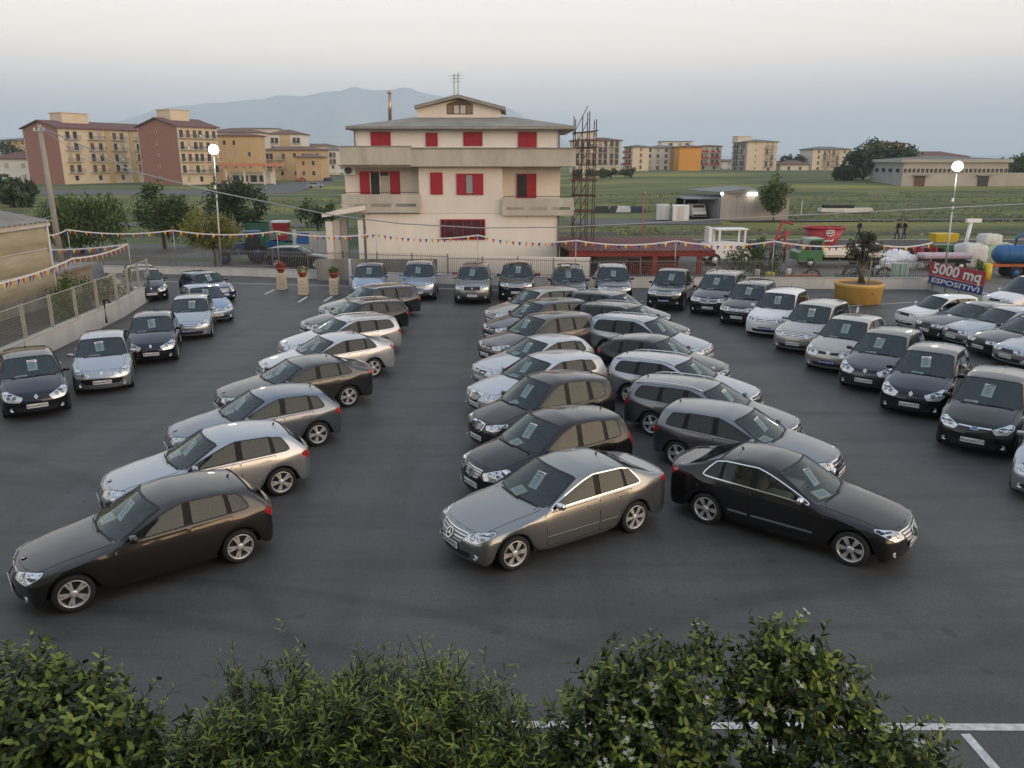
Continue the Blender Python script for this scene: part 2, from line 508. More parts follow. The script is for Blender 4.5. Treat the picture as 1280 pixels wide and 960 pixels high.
def cage(p):
    """half of a car's control cage, mirrored: rows run from the sill (1) over the waist (3), belt (5) and roof edge (7) to the centre line (9)"""
    L, w, H = p['L'], p['W'] / 2, p['H']
    lift = p.get('lift', 0)
    dF, dR = p['fo'], p['fo'] + p['wb']
    x0 = p['fo'] + p['wb'] / 2
    Ra = p['wr'] + .07
    sz = .20 + lift
    d0 = min(.24, (dF - Ra) * .6)
    dE = L - min(.20, (L - dR - Ra) * .6)
    s1, s2 = dF + Ra, dR - Ra
    low = [d0, dF - 1.04 * Ra, dF - .84 * Ra, dF, dF + .84 * Ra, dF + 1.04 * Ra, lerp(s1, s2, .28), lerp(s1, s2, .5), lerp(s1, s2, .72), dR - 1.04 * Ra, dR - .84 * Ra, dR, dR + .84 * Ra, dR + 1.04 * Ra, dE]
    az, hi = sz, p['wr'] + 1.07 * Ra
    mid = p['wr'] + .70 * Ra
    lz = [sz, sz, mid, hi, mid, sz, sz, sz, sz, sz, mid, hi, mid, sz + .02, sz + .04]
    dc, dcs, dh, dB, dC = p['dc'], p['dcs'], p['dh'], p['dB'], p['dC']
    q1, q2, q2t = p['q']
    dr, dg, zre, zg, zt = p['dr'], p['dg'], p['zre'], p['zg'], p['zt']
    b1, b2, zf, zc = p['b1'], p['b2'], p['zf'], p['zc']
    # belt row
    up5 = [lerp(d0, dcs, t) for t in (0, .22, .45, .68, .86)] + [dcs, lerp(dcs, dB, .45), dB - .03, dB + .06, dC, q1, q2, lerp(q2, dg, .55), min(dg, dE - .06) if not p.get('sedan') else lerp(dg, dE, .25), dE]
    z5 = [lerp(zf - .05, b1 - .015, t ** .75) for t in (0, .22, .45, .68, .86)] + [b1]
    for d in up5[6:12]:
        z5.append(lerp(b1, b2, (d - dcs) / (q2 - dcs)))
    z5 += [lerp(b2, zg, .5), zg - .03, zt - .03]
    up9 = [lerp(.10, dc, t) for t in (0, .22, .45, .68, .86)] + [dc, dh, dB - .03, dB + .06, lerp(dB, dr, .40), lerp(dB, dr, .6), lerp(dB, dr, .8), dr, dg, L - .03]
    z9 = [lerp(zf, zc, 1 - (1 - t) ** 1.5) for t in (0, .22, .45, .68, .86)] + [zc, H - .055, H, H - .002]
    for d in up9[9:12]:
        t = (d - dB) / (dr - dB)
        z9.append(lerp(H, zre, t ** 1.9))
    z9 += [zre, zg, zt]
    V = {}
    tp = lambda d: 1 - .085 * (1 - smooth01(d / .95)) - .085 * (1 - smooth01((L - d) / .9))
    for i in range(15):
        arch = i in (2, 3, 4, 10, 11, 12)
        z4 = z5[i] - (.11 if i > 0 else .10)
        z1 = lz[i]
        z2 = z1 + .05 if arch else sz + .15
        z3 = max(z1 + .10, .56 + lift) if arch else .57 + lift
        z4 = max(z4, z3 + .03)
        d4 = lerp(low[i], up5[i], .8)
        d3 = lerp(low[i], up5[i], .28)
        yy = w * tp(low[i])
        V[i, 0] = (low[i] if i else low[i] + .1, yy * .975 - .16, z1)
        V[i, 1] = (low[i], yy * (.985 if arch else .955), z1)
        V[i, 2] = (low[i], yy * (.995 if arch else .988), z2)
        V[i, 3] = (d3, w * tp(d3), z3)
        V[i, 4] = (d4, w * tp(d4) * .985, z4)
        y5 = w * tp(up5[i]) * .93
        V[i, 5] = (up5[i], y5, z5[i])
        if i <= 4:      # bonnet
            ys = (.80, .66, .34, 0)
            for r, f, g in ((6, ys[0], .45), (7, ys[1], .8), (8, ys[2], .97), (9, 0, 1)):
                t = (0.92 - f) / .92
                d = lerp(up5[i], up9[i], t ** .8)
                V[i, r] = (d, w * tp(d) * f, lerp(z5[i], z9[i], g))
        elif i == 5:    # base of the windscreen
            for r, f, g in ((6, .905, .10), (7, .855, .42), (8, .44, .95), (9, 0, 1)):
                t = {6: .04, 7: .25, 8: .82, 9: 1}[r]
                V[i, r] = (lerp(dcs, dc, t) - (.0 if r > 6 else .01), w * f, lerp(b1 + .012, zc, g) if r > 6 else b1 + .022)
        elif i <= 12:   # roof
            zz6 = z9[i] - (.115 if i == 6 else .10)
            y6 = y5 - p['tum'] * (zz6 - z5[i])
            if i == 6: dd6, dd7 = dh + .22, dh + .13
            elif i == 11: dd6, dd7 = q2t, up9[i]
            elif i == 12: dd6, dd7 = (dr + .10 if p.get('sedan') else dr - .02), dr
            elif i in (7, 8): dd6, dd7 = up9[i] + .02, up9[i]
            elif i == 9: dd6, dd7 = lerp(dC, q2t, .05) - .03, lerp(dC, up9[i], .5)
            else: dd6, dd7 = lerp(dC, q2t, (q1 - dC) / (q2 - dC)) - .01, up9[i]
            if i == 12: y6 -= .01
            V[i, 6] = (dd6, y6, zz6)
            V[i, 7] = (dd7, y6 - .065, z9[i] - .045)
            V[i, 8] = (up9[i] - (.0 if i != 6 else -.03), (y6 - .065) * .52, z9[i] - .012)
            V[i, 9] = (up9[i], 0, z9[i])
        elif i == 13:   # base of the rear window
            for r, f, g in ((6, .86, .3), (7, .76, .6), (8, .40, .95), (9, 0, 1)):
                V[i, r] = (lerp(up5[i], dg, (.93 - f) / .93 if r < 9 else 1), w * f * .97, lerp(z5[i], zg, g))
        else:
            for r, f, g in ((6, .80, .4), (7, .68, .7), (8, .36, .97), (9, 0, 1)):
                V[i, r] = (L - .03 - .17 * (f / .92) ** 2.4, w * f * .95, lerp(z5[i], zt, g))
    # front and rear faces
    for c, f in ((6, .80), (7, .62), (8, .33), (9, 0)):
        bow = (d0 - .02) * (f / .92) ** 2.3
        for lev, off, z in ((0, .22, sz), (1, .05, sz), (2, .005, V[0, 2][2]), (3, 0, V[0, 3][2] - .02), (4, .045, V[0, 4][2])):
            V['f', lev, c] = (off + bow, w * f * .95, z)
        rb = (L - dE - .02) * (f / .92) ** 2.3
        for lev, off, z in ((0, .25, sz + .04), (1, .06, sz + .04), (2, .01, V[14, 2][2]), (3, 0, V[14, 3][2]), (4, .015, V[14, 4][2])):
            V['b', lev, c] = (L - off - rb, w * f * .95, z)
    keys = list(V)
    idx, verts = {}, []
    for k in keys:
        d, y, z = V[k]
        idx[k, 1] = len(verts)
        verts.append((x0 - d, y, z))
        if k[-1] == 9:
            idx[k, -1] = idx[k, 1]
        else:
            idx[k, -1] = len(verts)
            verts.append((x0 - d, -y, z))
    faces, reg = [], []
    def quad(a, b, c, d, g):
        for s in (1, -1):
            f = [idx[k, s] for k in (a, b, c, d)]
            if len(set(f)) < 3: continue
            faces.append(f[::-1] if s == 1 else f)
            reg.append(g)
    clad = p.get('clad')
    for i in range(14):
        for r in range(9):
            g = 0
            if r == 5:
                if i in (5, 6): g = 3
                elif i == 7: g = 6
                elif i == 8: g = 4
                elif i == 9: g = 8 if p['quarter'] else 0
                elif i == 10: g = 5 if p['quarter'] else 0
            elif r >= 7 and i == 5: g = 1
            elif r >= 7 and i == 12: g = 2
            elif r <= 1 and clad: g = 7
            quad((i, r), (i, r + 1), (i + 1, r + 1), (i + 1, r), g)
    def FK(t, st, lev, c):
        if c == 5: return (st, lev)
        if lev == 5: return (st, c)
        return (t, lev, c)
    for lev in range(5):
        for c in range(5, 9):
            g = 7 if (clad and lev <= 1) else 0
            quad(FK('f', 0, lev, c), FK('f', 0, lev, c + 1), FK('f', 0, lev + 1, c + 1), FK('f', 0, lev + 1, c), g)
            quad(FK('b', 14, lev, c), FK('b', 14, lev + 1, c), FK('b', 14, lev + 1, c + 1), FK('b', 14, lev, c + 1), g)
    me = bpy.data.meshes.new('cage')
    me.from_pydata(verts, [], faces)
    me.polygons.foreach_set('material_index', reg)
    for k in range(9):
        me.materials.append(None)
    # creases
    cre = {}
    def cs(a, b, v):
        for s in (1, -1):
            cre[frozenset((idx[a, s], idx[b, s]))] = v
    for i in range(14):
        cs((i, 1), (i + 1, 1), .6)
        cs((i, 4), (i + 1, 4), .22)
        if i < 5: cs((i, 5), (i + 1, 5), .25)
    for c in range(5, 9):
        cs(FK('f', 0, 5, c), FK('f', 0, 5, c + 1), .3)
        cs(FK('f', 0, 1, c), FK('f', 0, 1, c + 1), .5)
        cs(FK('b', 14, 5, c), FK('b', 14, 5, c + 1), .55 if p.get('sedan') else .3)
        cs(FK('b', 14, 1, c), FK('b', 14, 1, c + 1), .5)
    ef = {}
    for f, g in zip(faces, reg):
        for a in range(4):
            ef.setdefault(frozenset((f[a], f[(a + 1) % 4])), []).append(g)
    for e, gs in ef.items():
        if len(gs) == 2 and gs[0] != gs[1]:
            s = set(gs)
            if s & {1, 2}: cre[e] = .75
            elif s & {3, 4, 5, 6, 8} and 0 in s: cre[e] = .8
            elif s & {3, 4, 5, 6, 8}: cre[e] = .9
    at = me.attributes.new('crease_edge', 'FLOAT', 'EDGE')
    at.data.foreach_set('value', [cre.get(frozenset(e.vertices), 0.0) for e in me.edges])
    vc = {}
    for k, v in (((5, 7), .75), ((6, 7), .7), ((12, 7), .5), ((13, 7), .6), ((5, 5), .6), ((11, 6), .35), ((11, 5), .3)):
        for s in (1, -1): vc[idx[k, s]] = v
    at = me.attributes.new('crease_vert', 'FLOAT', 'POINT')
    at.data.foreach_set('value', [vc.get(i, 0.0) for i in range(len(verts))])
    o = bpy.data.objects.new('cage', me)
    COL.objects.link(o)
    md = o.modifiers.new('s', 'SUBSURF')
    md.levels = md.render_levels = 2
    ev = o.evaluated_get(bpy.context.evaluated_depsgraph_get())
    em = bpy.data.meshes.new_from_object(ev)
    bpy.data.objects.remove(o)
    VV = [v.co.copy() for v in em.vertices]
    FF = [list(f.vertices) for f in em.polygons]
    GG = [f.material_index for f in em.polygons]
    bpy.data.meshes.remove(em)
    bpy.data.meshes.remove(me)
    xs = [v.x for v in VV]; ys = [v.y for v in VV]; zs = [v.z for v in VV]
    xa, xb, ym, za, zb = min(xs), max(xs), max(ys), min(zs), max(zs)
    for v in VV:
        v.x = x0 - L + (v.x - xa) / (xb - xa) * L
        v.y *= w / ym
        v.z = sz + (v.z - za) / (zb - za) * (H - sz)
    return VV, FF, GG, x0

def submesh(V, F, keep):
    used, vs, fs = {}, [], []
    for i in keep:
        f = []
        for a in F[i]:
            if a not in used:
                used[a] = len(vs)
                vs.append(V[a])
            f.append(used[a])
        fs.append(f)
    return vs, fs, used

def loops_of(F, keep):
    cnt = {}
    for i in keep:
        f = F[i]
        for a in range(len(f)):
            cnt[f[a], f[(a + 1) % len(f)]] = 1
    nxt = {a: b for (a, b) in cnt if (b, a) not in cnt}
    out = []
    while nxt:
        a = next(iter(nxt))
        lp = [a]
        b = nxt.pop(a)
        while b != a and b in nxt:
            lp.append(b)
            b = nxt.pop(b)
        out.append(lp)
    return out

def roundpoly(poly, r=.03, n=3):
    out = []
    k = len(poly)
    for i in range(k):
        p, a, b = Vector(poly[i]).to_2d(), Vector(poly[i - 1]).to_2d(), Vector(poly[(i + 1) % k]).to_2d()
        da, db = a - p, b - p
        t = min(r, da.length * .45, db.length * .45)
        s, e = p + da.normalized() * t, p + db.normalized() * t
        for j in range(n + 1):
            u = j / n
            out.append(tuple((1 - u) ** 2 * s + 2 * u * (1 - u) * p + u * u * e))
    return out

def grow(poly, g):
    n = len(poly)
    c = sum(poly[i][0] * poly[(i + 1) % n][1] - poly[(i + 1) % n][0] * poly[i][1] for i in range(n))
    s = 1 if c > 0 else -1
    out = []
    for i in range(n):
        a, b = Vector(poly[i - 1]), Vector(poly[(i + 1) % n])
        t = (b - a)
        if t.length < 1e-9:
            out.append(poly[i]); continue
        t.normalize()
        out.append((poly[i][0] + t.y * s * g, poly[i][1] - t.x * s * g))
    return out

def inpoly(x, y, poly):
    c = False
    n = len(poly)
    for i in range(n):
        x1, y1 = poly[i]
        x2, y2 = poly[i - 1]
        if (y1 > y) != (y2 > y) and x < (x2 - x1) * (y - y1) / (y2 - y1) + x1:
            c = not c
    return c

class Car:
    """collects the parts of one kind of car"""
    def __init__(s, p):
        s.p = p
        s.V, s.F, s.G, s.x0 = cage(p)
        s.bvh = BVHTree.FromPolygons(s.V, s.F)
        s.parts = []          # name, MB or mesh, parent index
        s.w = p['W'] / 2
    def X(s, d):
        return s.x0 - d
    def part(s, name, mb, parent=None, loc=None, rot=None):
        me = mb if isinstance(mb, bpy.types.Mesh) else mb.mesh(name)
        s.parts.append((name, me, parent, loc, rot))
        return len(s.parts) - 1
    def hit(s, o, d):
        h = s.bvh.ray_cast(Vector(o), Vector(d))
        if h[0] is None:
            h = s.bvh.find_nearest(Vector(o) + Vector(d) * 1.0)
        return h[0], h[1]
    def patch(s, mb, poly, frame, off, m, step=.07, skirt=.012, flip=False):
        o, u, v, d = frame
        pts = [Vector(a).to_2d() for a in poly]
        dens = []
        for i, a in enumerate(pts):
            b = pts[(i + 1) % len(pts)]
            k = max(1, int((b - a).length / step))
            for j in range(k):
                dens.append(a + (b - a) * j / k)
        n = len(dens)
        pl = [tuple(a) for a in dens]
        xs = [a[0] for a in pl]; ys = [a[1] for a in pl]
        inner = []
        x = min(xs) + step * .5
        while x < max(xs):
            y = min(ys) + step * .5
            while y < max(ys):
                if inpoly(x, y, pl) and min((x - a) ** 2 + (y - b) ** 2 for a, b in pl) > (step * .45) ** 2:
                    inner.append(Vector((x, y)))
                y += step
            x += step
        res = delaunay_2d_cdt(dens + inner, [(i, (i + 1) % n) for i in range(n)], [], 1, 1e-6)
        vs = []
        for q in res[0]:
            st = Vector(o) + Vector(u) * q[0] + Vector(v) * q[1]
            h = s.bvh.ray_cast(st, d)
            if h[0] is None:
                h = s.bvh.find_nearest(st + Vector(d) * 1.2)
            vs.append(h[0] - Vector(d) * off)
        fs = [list(f) for f in res[2]]
        nrm = Vector(u).cross(Vector(v))
        want = nrm.dot(Vector(d)) < 0      # counter-clockwise in (u, v) then looks against d
        if not want:
            fs = [f[::-1] for f in fs]
        lp = loops_of(fs, range(len(fs)))
        k = len(vs)
        sv, sf = [], []
        for l in lp:
            b = len(sv)
            m_ = len(l)
            for a in l:
                sv.append(vs[a])
                sv.append(vs[a] + Vector(d) * (skirt + off))
            for j in range(m_):
                j2 = (j + 1) % m_
                sf.append([b + 2 * j + 1, b + 2 * j2 + 1, b + 2 * j2, b + 2 * j])
        mb.add(vs, fs, m, smooth=True)
        mb.add(sv, sf, m, smooth=False)
        return vs
    def side_frame(s, sg):
        # u runs backwards along the car (distance from the nose), v up
        return (Vector((s.x0, sg * 2.0, 0)), Vector((-1, 0, 0)), Vector((0, 0, 1)), Vector((0, -sg, 0)))
    def front_frame(s):
        return (Vector((s.x0 + 1, 0, 0)), Vector((0, 1, 0)), Vector((0, 0, 1)), Vector((-1, 0, 0)))
    def corner_frame(s, sg, ang, front=True):
        a = radians(ang)
        fx = 1 if front else -1
        d = Vector((-fx * cos(a), -sg * sin(a), 0))
        u = Vector((-fx * sin(a), sg * cos(a), 0))     # outwards and away from the end
        base = Vector((s.x0 if front else s.x0 - s.p['L'], sg * s.w * .70, 0))
        return (base - d * 1.0, u, Vector((0, 0, 1)), d)

def wheel_parts(car, style):
    p = car.p
    wr = p['wr']
    rr = wr - (.085 if wr < .34 else .11)
    tw = .205 if wr < .34 else .235
    RX = Matrix.Rotation(-pi / 2, 4, 'X')       # lathe axis z -> +y
    ty = MB()
    hw = tw / 2
    ty.lathe([(rr, -hw + .01), (rr + .02, -hw), (wr - .03, -hw), (wr - .006, -hw + .02), (wr, -hw + .04), (wr, hw - .04), (wr - .006, hw - .02), (wr - .03, hw), (rr + .02, hw), (rr, hw - .012)], RUB, n=28, M=RX)
    tm = ty.mesh('tyre')
    ri = MB()
    ri.lathe([(rr - .002, -hw + .02), (rr - .03, 0), (rr - .022, hw - .03), (rr - .012, hw - .008), (rr + .004, hw - .006), (rr + .004, hw - .02)], ALLOY, n=28, M=RX)
    ri.lathe([(0.0, hw - .075), (rr - .02, hw - .075)], BRAKE, n=20, M=RX, smooth=False)
    n = {'five': 5, 'seven': 7, 'twin': 5, 'ten': 10, 'cap': 9, 'six': 6}[style]
    for k in range(n):
        for tw_ in ((-.10, .10) if style == 'twin' else ((-.07, .07) if style == 'six' else (0,))):
            a = 2 * pi * k / n
            wd0, wd1 = {'five': (.062, .092), 'seven': (.050, .066), 'twin': (.034, .042), 'ten': (.030, .040), 'cap': (.055, .075), 'six': (.032, .040)}[style]
            M = RX @ Matrix.Rotation(a, 4, 'Z')
            r0, r1 = .03, rr - .014
            y0 = tw_ * r0 * .5; y1 = tw_ * r1 * 1.6
            zt, zo = hw - .012, hw - .016
            vs = [(r0, y0 - wd0 / 2, zt - .03), (r1, y1 - wd1 / 2, zo - .03), (r1, y1 + wd1 / 2, zo - .03), (r0, y0 + wd0 / 2, zt - .03),
                  (r0, y0 - wd0 / 2, zt), (r1, y1 - wd1 / 2, zo), (r1, y1 + wd1 / 2, zo), (r0, y0 + wd0 / 2, zt)]
            ri.add(vs, [(4, 5, 6, 7), (0, 1, 5, 4), (2, 3, 7, 6)], ALLOY, M=M)
    ri.lathe([(.065, hw - .04), (.062, hw - .008), (.03, hw - .004), (0.0, hw - .004)], ALLOY, n=14, M=RX)
    rm = ri.mesh('rim')
    for sx in (1, -1):
        for sy in (1, -1):
            loc = (sx * p['wb'] / 2, sy * (car.w - tw / 2 - .018), wr)
            i = car.part('wheel', tm, None, loc, 0 if sy > 0 else pi)
            car.part('rim', rm, i)

def ring_poly(r, n=20, cx=0, cz=0, sx=1, sz=1):
    return [(cx + r * sx * cos(2 * pi * k / n), cz + r * sz * sin(2 * pi * k / n)) for k in range(n)]

def emblem(car, kind, z, parent, scale=1.0, y=0.0, extra=.0):
    """a maker's mark standing on the nose, facing forwards"""
    h, nrm = car.hit((car.x0 + 1, y, z), (-1, 0, 0))
    if nrm.x < 0: nrm = -nrm
    n2 = Vector((nrm.x, 0, max(0, nrm.z))).normalized()
    M = Matrix.Translation(h + n2 * (.012 + extra)) @ Matrix(((n2.x, 0, -n2.z, 0), (0, 1, 0, 0), (n2.z, 0, n2.x, 0), (0, 0, 0, 1)))
    mb = MB()
    S = scale
    def annulus(r0, r1, x0, x1, m, cy=0, cz=0, sy=1, n=20):
        vs, fs = [], []
        for k in range(n):
            a = 2 * pi * k / n
            for r, x in ((r0, x1), (r1, x1), (r1, x0)):
                vs.append((x, cy + r * sy * cos(a), cz + r * sin(a)))
        for k in range(n):
            k2 = (k + 1) % n
            fs += [(3 * k, 3 * k + 1, 3 * k2 + 1, 3 * k2), (3 * k + 1, 3 * k + 2, 3 * k2 + 2, 3 * k2 + 1)]
        mb.add(vs, fs, m, M=M)
    if kind == 'star':
        annulus(.082 * S, .098 * S, 0, .016, CHROME)
        mb.prism(ring_poly(.084 * S, 18), -.01, .003, GLOSSBLK, M=M, axis='x')
        for k in range(3):
            a = pi / 2 + 2 * pi * k / 3
            t = (-sin(a), cos(a))
            q = [(cos(a) * .085 * S, sin(a) * .085 * S), (t[0] * .017 * S, t[1] * .017 * S), (-t[0] * .017 * S, -t[1] * .017 * S)]
            mb.prism(q, .003, .016, CHROME, M=M, axis='x')
    elif kind == 'roundel':
        annulus(.030 * S, .041 * S, 0, .008, GLOSSBLK)
        for k in range(4):
            a0 = pi / 2 * k
            q = [(0, 0)] + [(.03 * S * cos(a0 + pi / 2 * j / 4), .03 * S * sin(a0 + pi / 2 * j / 4)) for j in range(5)]
            mb.prism(q, 0, .007, EMBLUE if k % 2 else WHITEP, M=M, axis='x')
    elif kind == 'diamond':
        o = [(0, .075 * S), (.052 * S, 0), (0, -.075 * S), (-.052 * S, 0)]
        i_ = [(0, .04 * S), (.022 * S, 0), (0, -.04 * S), (-.022 * S, 0)]
        for k in range(4):
            k2 = (k + 1) % 4
            mb.prism([o[k], o[k2], i_[k2], i_[k]], 0, .016, CHROME, M=M, axis='x')
    elif kind == 'rings':
        for k in range(4):
            annulus(.030 * S, .040 * S, 0, .01 + .001 * k, CHROME, cy=(k - 1.5) * .054 * S)
    elif kind == 'oval':
        mb.prism(ring_poly(.04 * S, 20, sx=2.1), 0, .008, EMBLUE, M=M, axis='x')
        annulus(.038 * S, .044 * S, 0, .010, CHROME, sy=2.1)
    elif kind == 'bolt':
        annulus(.042 * S, .054 * S, 0, .012, CHROME)
        mb.prism([(-.075 * S, -.008 * S), (.012 * S, .0), (-.012 * S, -.016 * S), (.075 * S, .008 * S), (-.012 * S, .006 * S), (.012 * S, .016 * S)], 0, .01, CHROME, M=M, axis='x')
    elif kind == 'lion':
        q = [(-.035, .07), (.01, .085), (.045, .06), (.03, .04), (.06, .01), (.035, .0), (.05, -.06), (.02, -.03), (.0, -.075), (-.02, -.03), (-.045, -.06), (-.03, .0), (-.05, .03)]
        mb.prism([(a * S, b * S) for a, b in q], 0, .014, CHROME, M=M, axis='x')
    elif kind == 'round_red':
        annulus(.040 * S, .052 * S, 0, .01, CHROME)
        mb.prism(ring_poly(.041 * S, 18), 0, .007, mat('emblem_red', (.35, .02, .03), .3, var=0), M=M, axis='x')
    elif kind == 'round':
        annulus(.040 * S, .050 * S, 0, .01, CHROME)
        for q in ([(-.03, .03), (-.02, .03), (0, -.03), (-.006, -.034)], [(.03, .03), (.006, -.034), (0, -.03), (.02, .03)]):
            mb.prism([(a * S, b * S) for a, b in q], 0, .009, CHROME, M=M, axis='x')
    elif kind == 'shield':
        mb.prism([(-.03 * S, .04 * S), (.03 * S, .04 * S), (.03 * S, 0), (0, -.045 * S), (-.03 * S, 0)], 0, .01, EMBLUE, M=M, axis='x')
    elif kind == 'wings':
        mb.prism([(-.09 * S, .018 * S), (-.02 * S, .0), (0, .02 * S), (.02 * S, 0), (.09 * S, .018 * S), (.05 * S, -.012 * S), (0, -.02 * S), (-.05 * S, -.012 * S)], 0, .01, CHROME, M=M, axis='x')
    car.part('emblem', mb, parent)

def trap(zt, zb, wt, wb_, r=.03):
    return roundpoly([(-wt / 2, zt), (-wb_ / 2, zb), (wb_ / 2, zb), (wt / 2, zt)], r)

def nose(car, st):
    """headlights, grille, lower intake, fog lamps and emblem"""
    p = car.p
    w, zf = car.w, p['zf']
    lift = p.get('lift', 0)
    ff = car.front_frame()
    # headlights
    hl = {'swept': [(-.17, -.15), (.10, -.15), (.40, .005), (.36, .035), (.08, .01), (-.20, -.055)],
          'almond': [(-.24, -.13), (.12, -.15), (.32, -.03), (.30, .02), (.02, .0), (-.24, -.04)],
          'big': [(-.14, -.20), (.14, -.18), (.42, .03), (.30, .06), (.02, .0), (-.20, -.08)],
          'rect': [(-.20, -.17), (.24, -.17), (.28, -.03), (.22, .0), (-.20, -.02)],
          'slim': [(-.26, -.12), (.14, -.13), (.26, -.04), (.22, -.01), (-.26, -.02)],
          'round': ring_poly(.105, 16, .02, -.09, 1.0, 1.15)}[st['light']]
    k = st.get('lk', 1.0)
    for sg in (1, -1):
        poly = roundpoly([(a * k, zf + b * k + st.get('ldz', 0)) for a, b in hl], .03, 2)
        fr = car.corner_frame(sg, 32)
        mb = MB()
        car.patch(mb, grow(poly, .008), fr, .003, GLOSSBLK, .06)
        car.patch(mb, poly, fr, .007, LAMPG, .05)
        cx = sum(a[0] for a in poly) / len(poly)
        cz = sum(a[1] for a in poly) / len(poly)
        car.patch(mb, ring_poly(.052 * k, 14, cx - .09 * k, cz - .012), fr, .010, LAMPD, .05)
        car.patch(mb, ring_poly(.046 * k, 14, cx + .05 * k, cz), fr, .010, LAMPD, .05)
        car.part('headlight', mb)
    g = MB()
    S = st['grille']
    zt = zf - .035
    if S == 'kidney':
        for sg in (1, -1):
            q = roundpoly([(sg * .025, zt + .015), (sg * .23, zt - .0), (sg * .20, zt - .15), (sg * .035, zt - .165)], .045, 3)
            car.patch(g, q, ff, .008, CHROME, .05)
            car.patch(g, grow(q, -.018), ff, .012, GLOSSBLK, .05)
            for j in range(5):
                y = sg * (.06 + .03 * j)
                car.patch(g, [(y - .004, zt - .02), (y - .004, zt - .135), (y + .004, zt - .135), (y + .004, zt - .02)], ff, .017, ALLOY, .06)
    elif S == 'star':
        wd = st.get('gw', .86)
        q = trap(zt + .01, zt - .19, wd, wd * .78, .04)
        car.patch(g, q, ff, .008, CHROME, .06)
        car.patch(g, grow(q, -.015), ff, .012, BLK, .06)
        for j in range(3):
            z = zt - .035 - .055 * j
            ww = wd * (.93 - .07 * j) / 2
            car.patch(g, roundpoly([(-ww, z + .016), (-ww + .015, z - .016), (ww - .015, z - .016), (ww, z + .016)], .01, 1), ff, .022, ALLOY, .08)
    elif S == 'frame':
        q = trap(zt + .02, .34, .70, .52, .06)
        car.patch(g, q, ff, .008, CHROME, .06)
        car.patch(g, grow(q, -.018), ff, .012, GLOSSBLK, .06)
        for j in range(6):
            z = zt - .05 - .055 * j
            if z > .38:
                ww = lerp(.26, .31, (z - .34) / (zt - .34))
                car.patch(g, [(-ww, z + .006), (-ww, z - .006), (ww, z - .006), (ww, z + .006)], ff, .017, CHROME if j % 2 == 0 else BLK, .1)
    elif S == 'split':
        for sg in (1, -1):
            q = roundpoly([(sg * .07, zt - .02), (sg * .07, zt - .10), (sg * .36, zt - .10), (sg * .42, zt - .045), (sg * .34, zt - .005)], .03, 2)
            car.patch(g, q, ff, .004, BLK, .06)
            car.patch(g, [(sg * .09, zt - .058), (sg * .09, zt - .066), (sg * .36, zt - .066), (sg * .36, zt - .058)], ff, .010, GLOSSBLK, .1)
    elif S == 'smile':
        q = roundpoly([(-.62, .50), (-.5, .36), (.5, .36), (.62, .50), (0, .535)], .06, 3)
        car.patch(g, q, ff, .005, GLOSSBLK, .07)
        for j in range(2):
            car.patch(g, [(-.5, .41 + .05 * j), (-.5, .40 + .05 * j), (.5, .40 + .05 * j), (.5, .41 + .05 * j)], ff, .012, BLK, .1)
    elif S == 'bar':
        wd = st.get('gw', .72)
        q = trap(zt - .015, zt - .13, wd, wd * .88, .03)
        car.patch(g, q, ff, .006, CHROME if st.get('chrome', 1) else BLK, .06)
        car.patch(g, grow(q, -.012), ff, .010, GLOSSBLK, .06)
        car.patch(g, [(-wd * .44, zt - .058), (-wd * .43, zt - .088), (wd * .43, zt - .088), (wd * .44, zt - .058)], ff, .018, CHROME if st.get('chrome', 1) else ALLOY, .08)
    elif S == 'thin':
        car.patch(g, roundpoly([(-.36, zt - .01), (-.36, zt - .035), (.36, zt - .035), (.36, zt - .01)], .01, 1), ff, .010, CHROME, .07)
    elif S == 'shield':
        q = roundpoly([(-.27, zt + .02), (-.22, zt - .16), (0, zt - .25), (.22, zt - .16), (.27, zt + .02), (0, zt + .045)], .05, 3)
        car.patch(g, q, ff, .010, CHROME, .05)
        car.patch(g, grow(q, -.028), ff, .015, GLOSSBLK, .05)
        for j in range(9):
            y = (j - 4) * .045
            car.patch(g, [(y - .006, zt + .0), (y - .006, zt - .17 + abs(y) * .3), (y + .006, zt - .17 + abs(y) * .3), (y + .006, zt + .0)], ff, .022, CHROME if j != 4 else ALLOY, .08)
    elif S == 'wide_shield':
        for sg in (1, -1):
            q = roundpoly([(sg * .015, zt), (sg * .46, zt - .01), (sg * .38, zt - .17), (sg * .015, zt - .19)], .04, 3)
            car.patch(g, q, ff, .008, CHROME, .06)
            car.patch(g, grow(q, -.016), ff, .012, BLK, .06)
            for j in range(6):
                y = sg * (.06 + .06 * j)
                car.patch(g, [(y - .007, zt - .03), (y - .007, zt - .155), (y + .007, zt - .155), (y + .007, zt - .03)], ff, .018, ALLOY, .08)
    elif S == 'slots':
        wd = st.get('gw', .86)
        q = trap(zt, zt - .17, wd, wd * .92, .03)
        car.patch(g, q, ff, .008, CHROME if st.get('chrome', 1) else BLK, .06)
        car.patch(g, grow(q, -.014), ff, .012, BLK, .06)
        for j in range(3):
            z = zt - .045 - .042 * j
            car.patch(g, [(-wd * .44, z + .009), (-wd * .44, z - .009), (wd * .44, z - .009), (wd * .44, z + .009)], ff, .018, ALLOY if st.get('chrome', 1) else GLOSSBLK, .08)
    elif S == 'plain':
        q = trap(zt - .0, zt - .12, .80, .78, .02)
        car.patch(g, q, ff, .006, BLK, .07)
    # lower intake
    lo = .30 + lift
    q = trap(lo + .085, lo - .03, 1.10 if S != 'frame' else 1.30, .96, .04)
    if S not in ('smile',):
        if S == 'frame':
            for sg in (1, -1):
                car.patch(g, roundpoly([(sg * .34, lo + .10), (sg * .32, lo - .01), (sg * .60, lo + .01), (sg * .66, lo + .08)], .03, 2), ff, .004, BLK, .07)
        else:
            car.patch(g, q, ff, .004, BLK, .08)
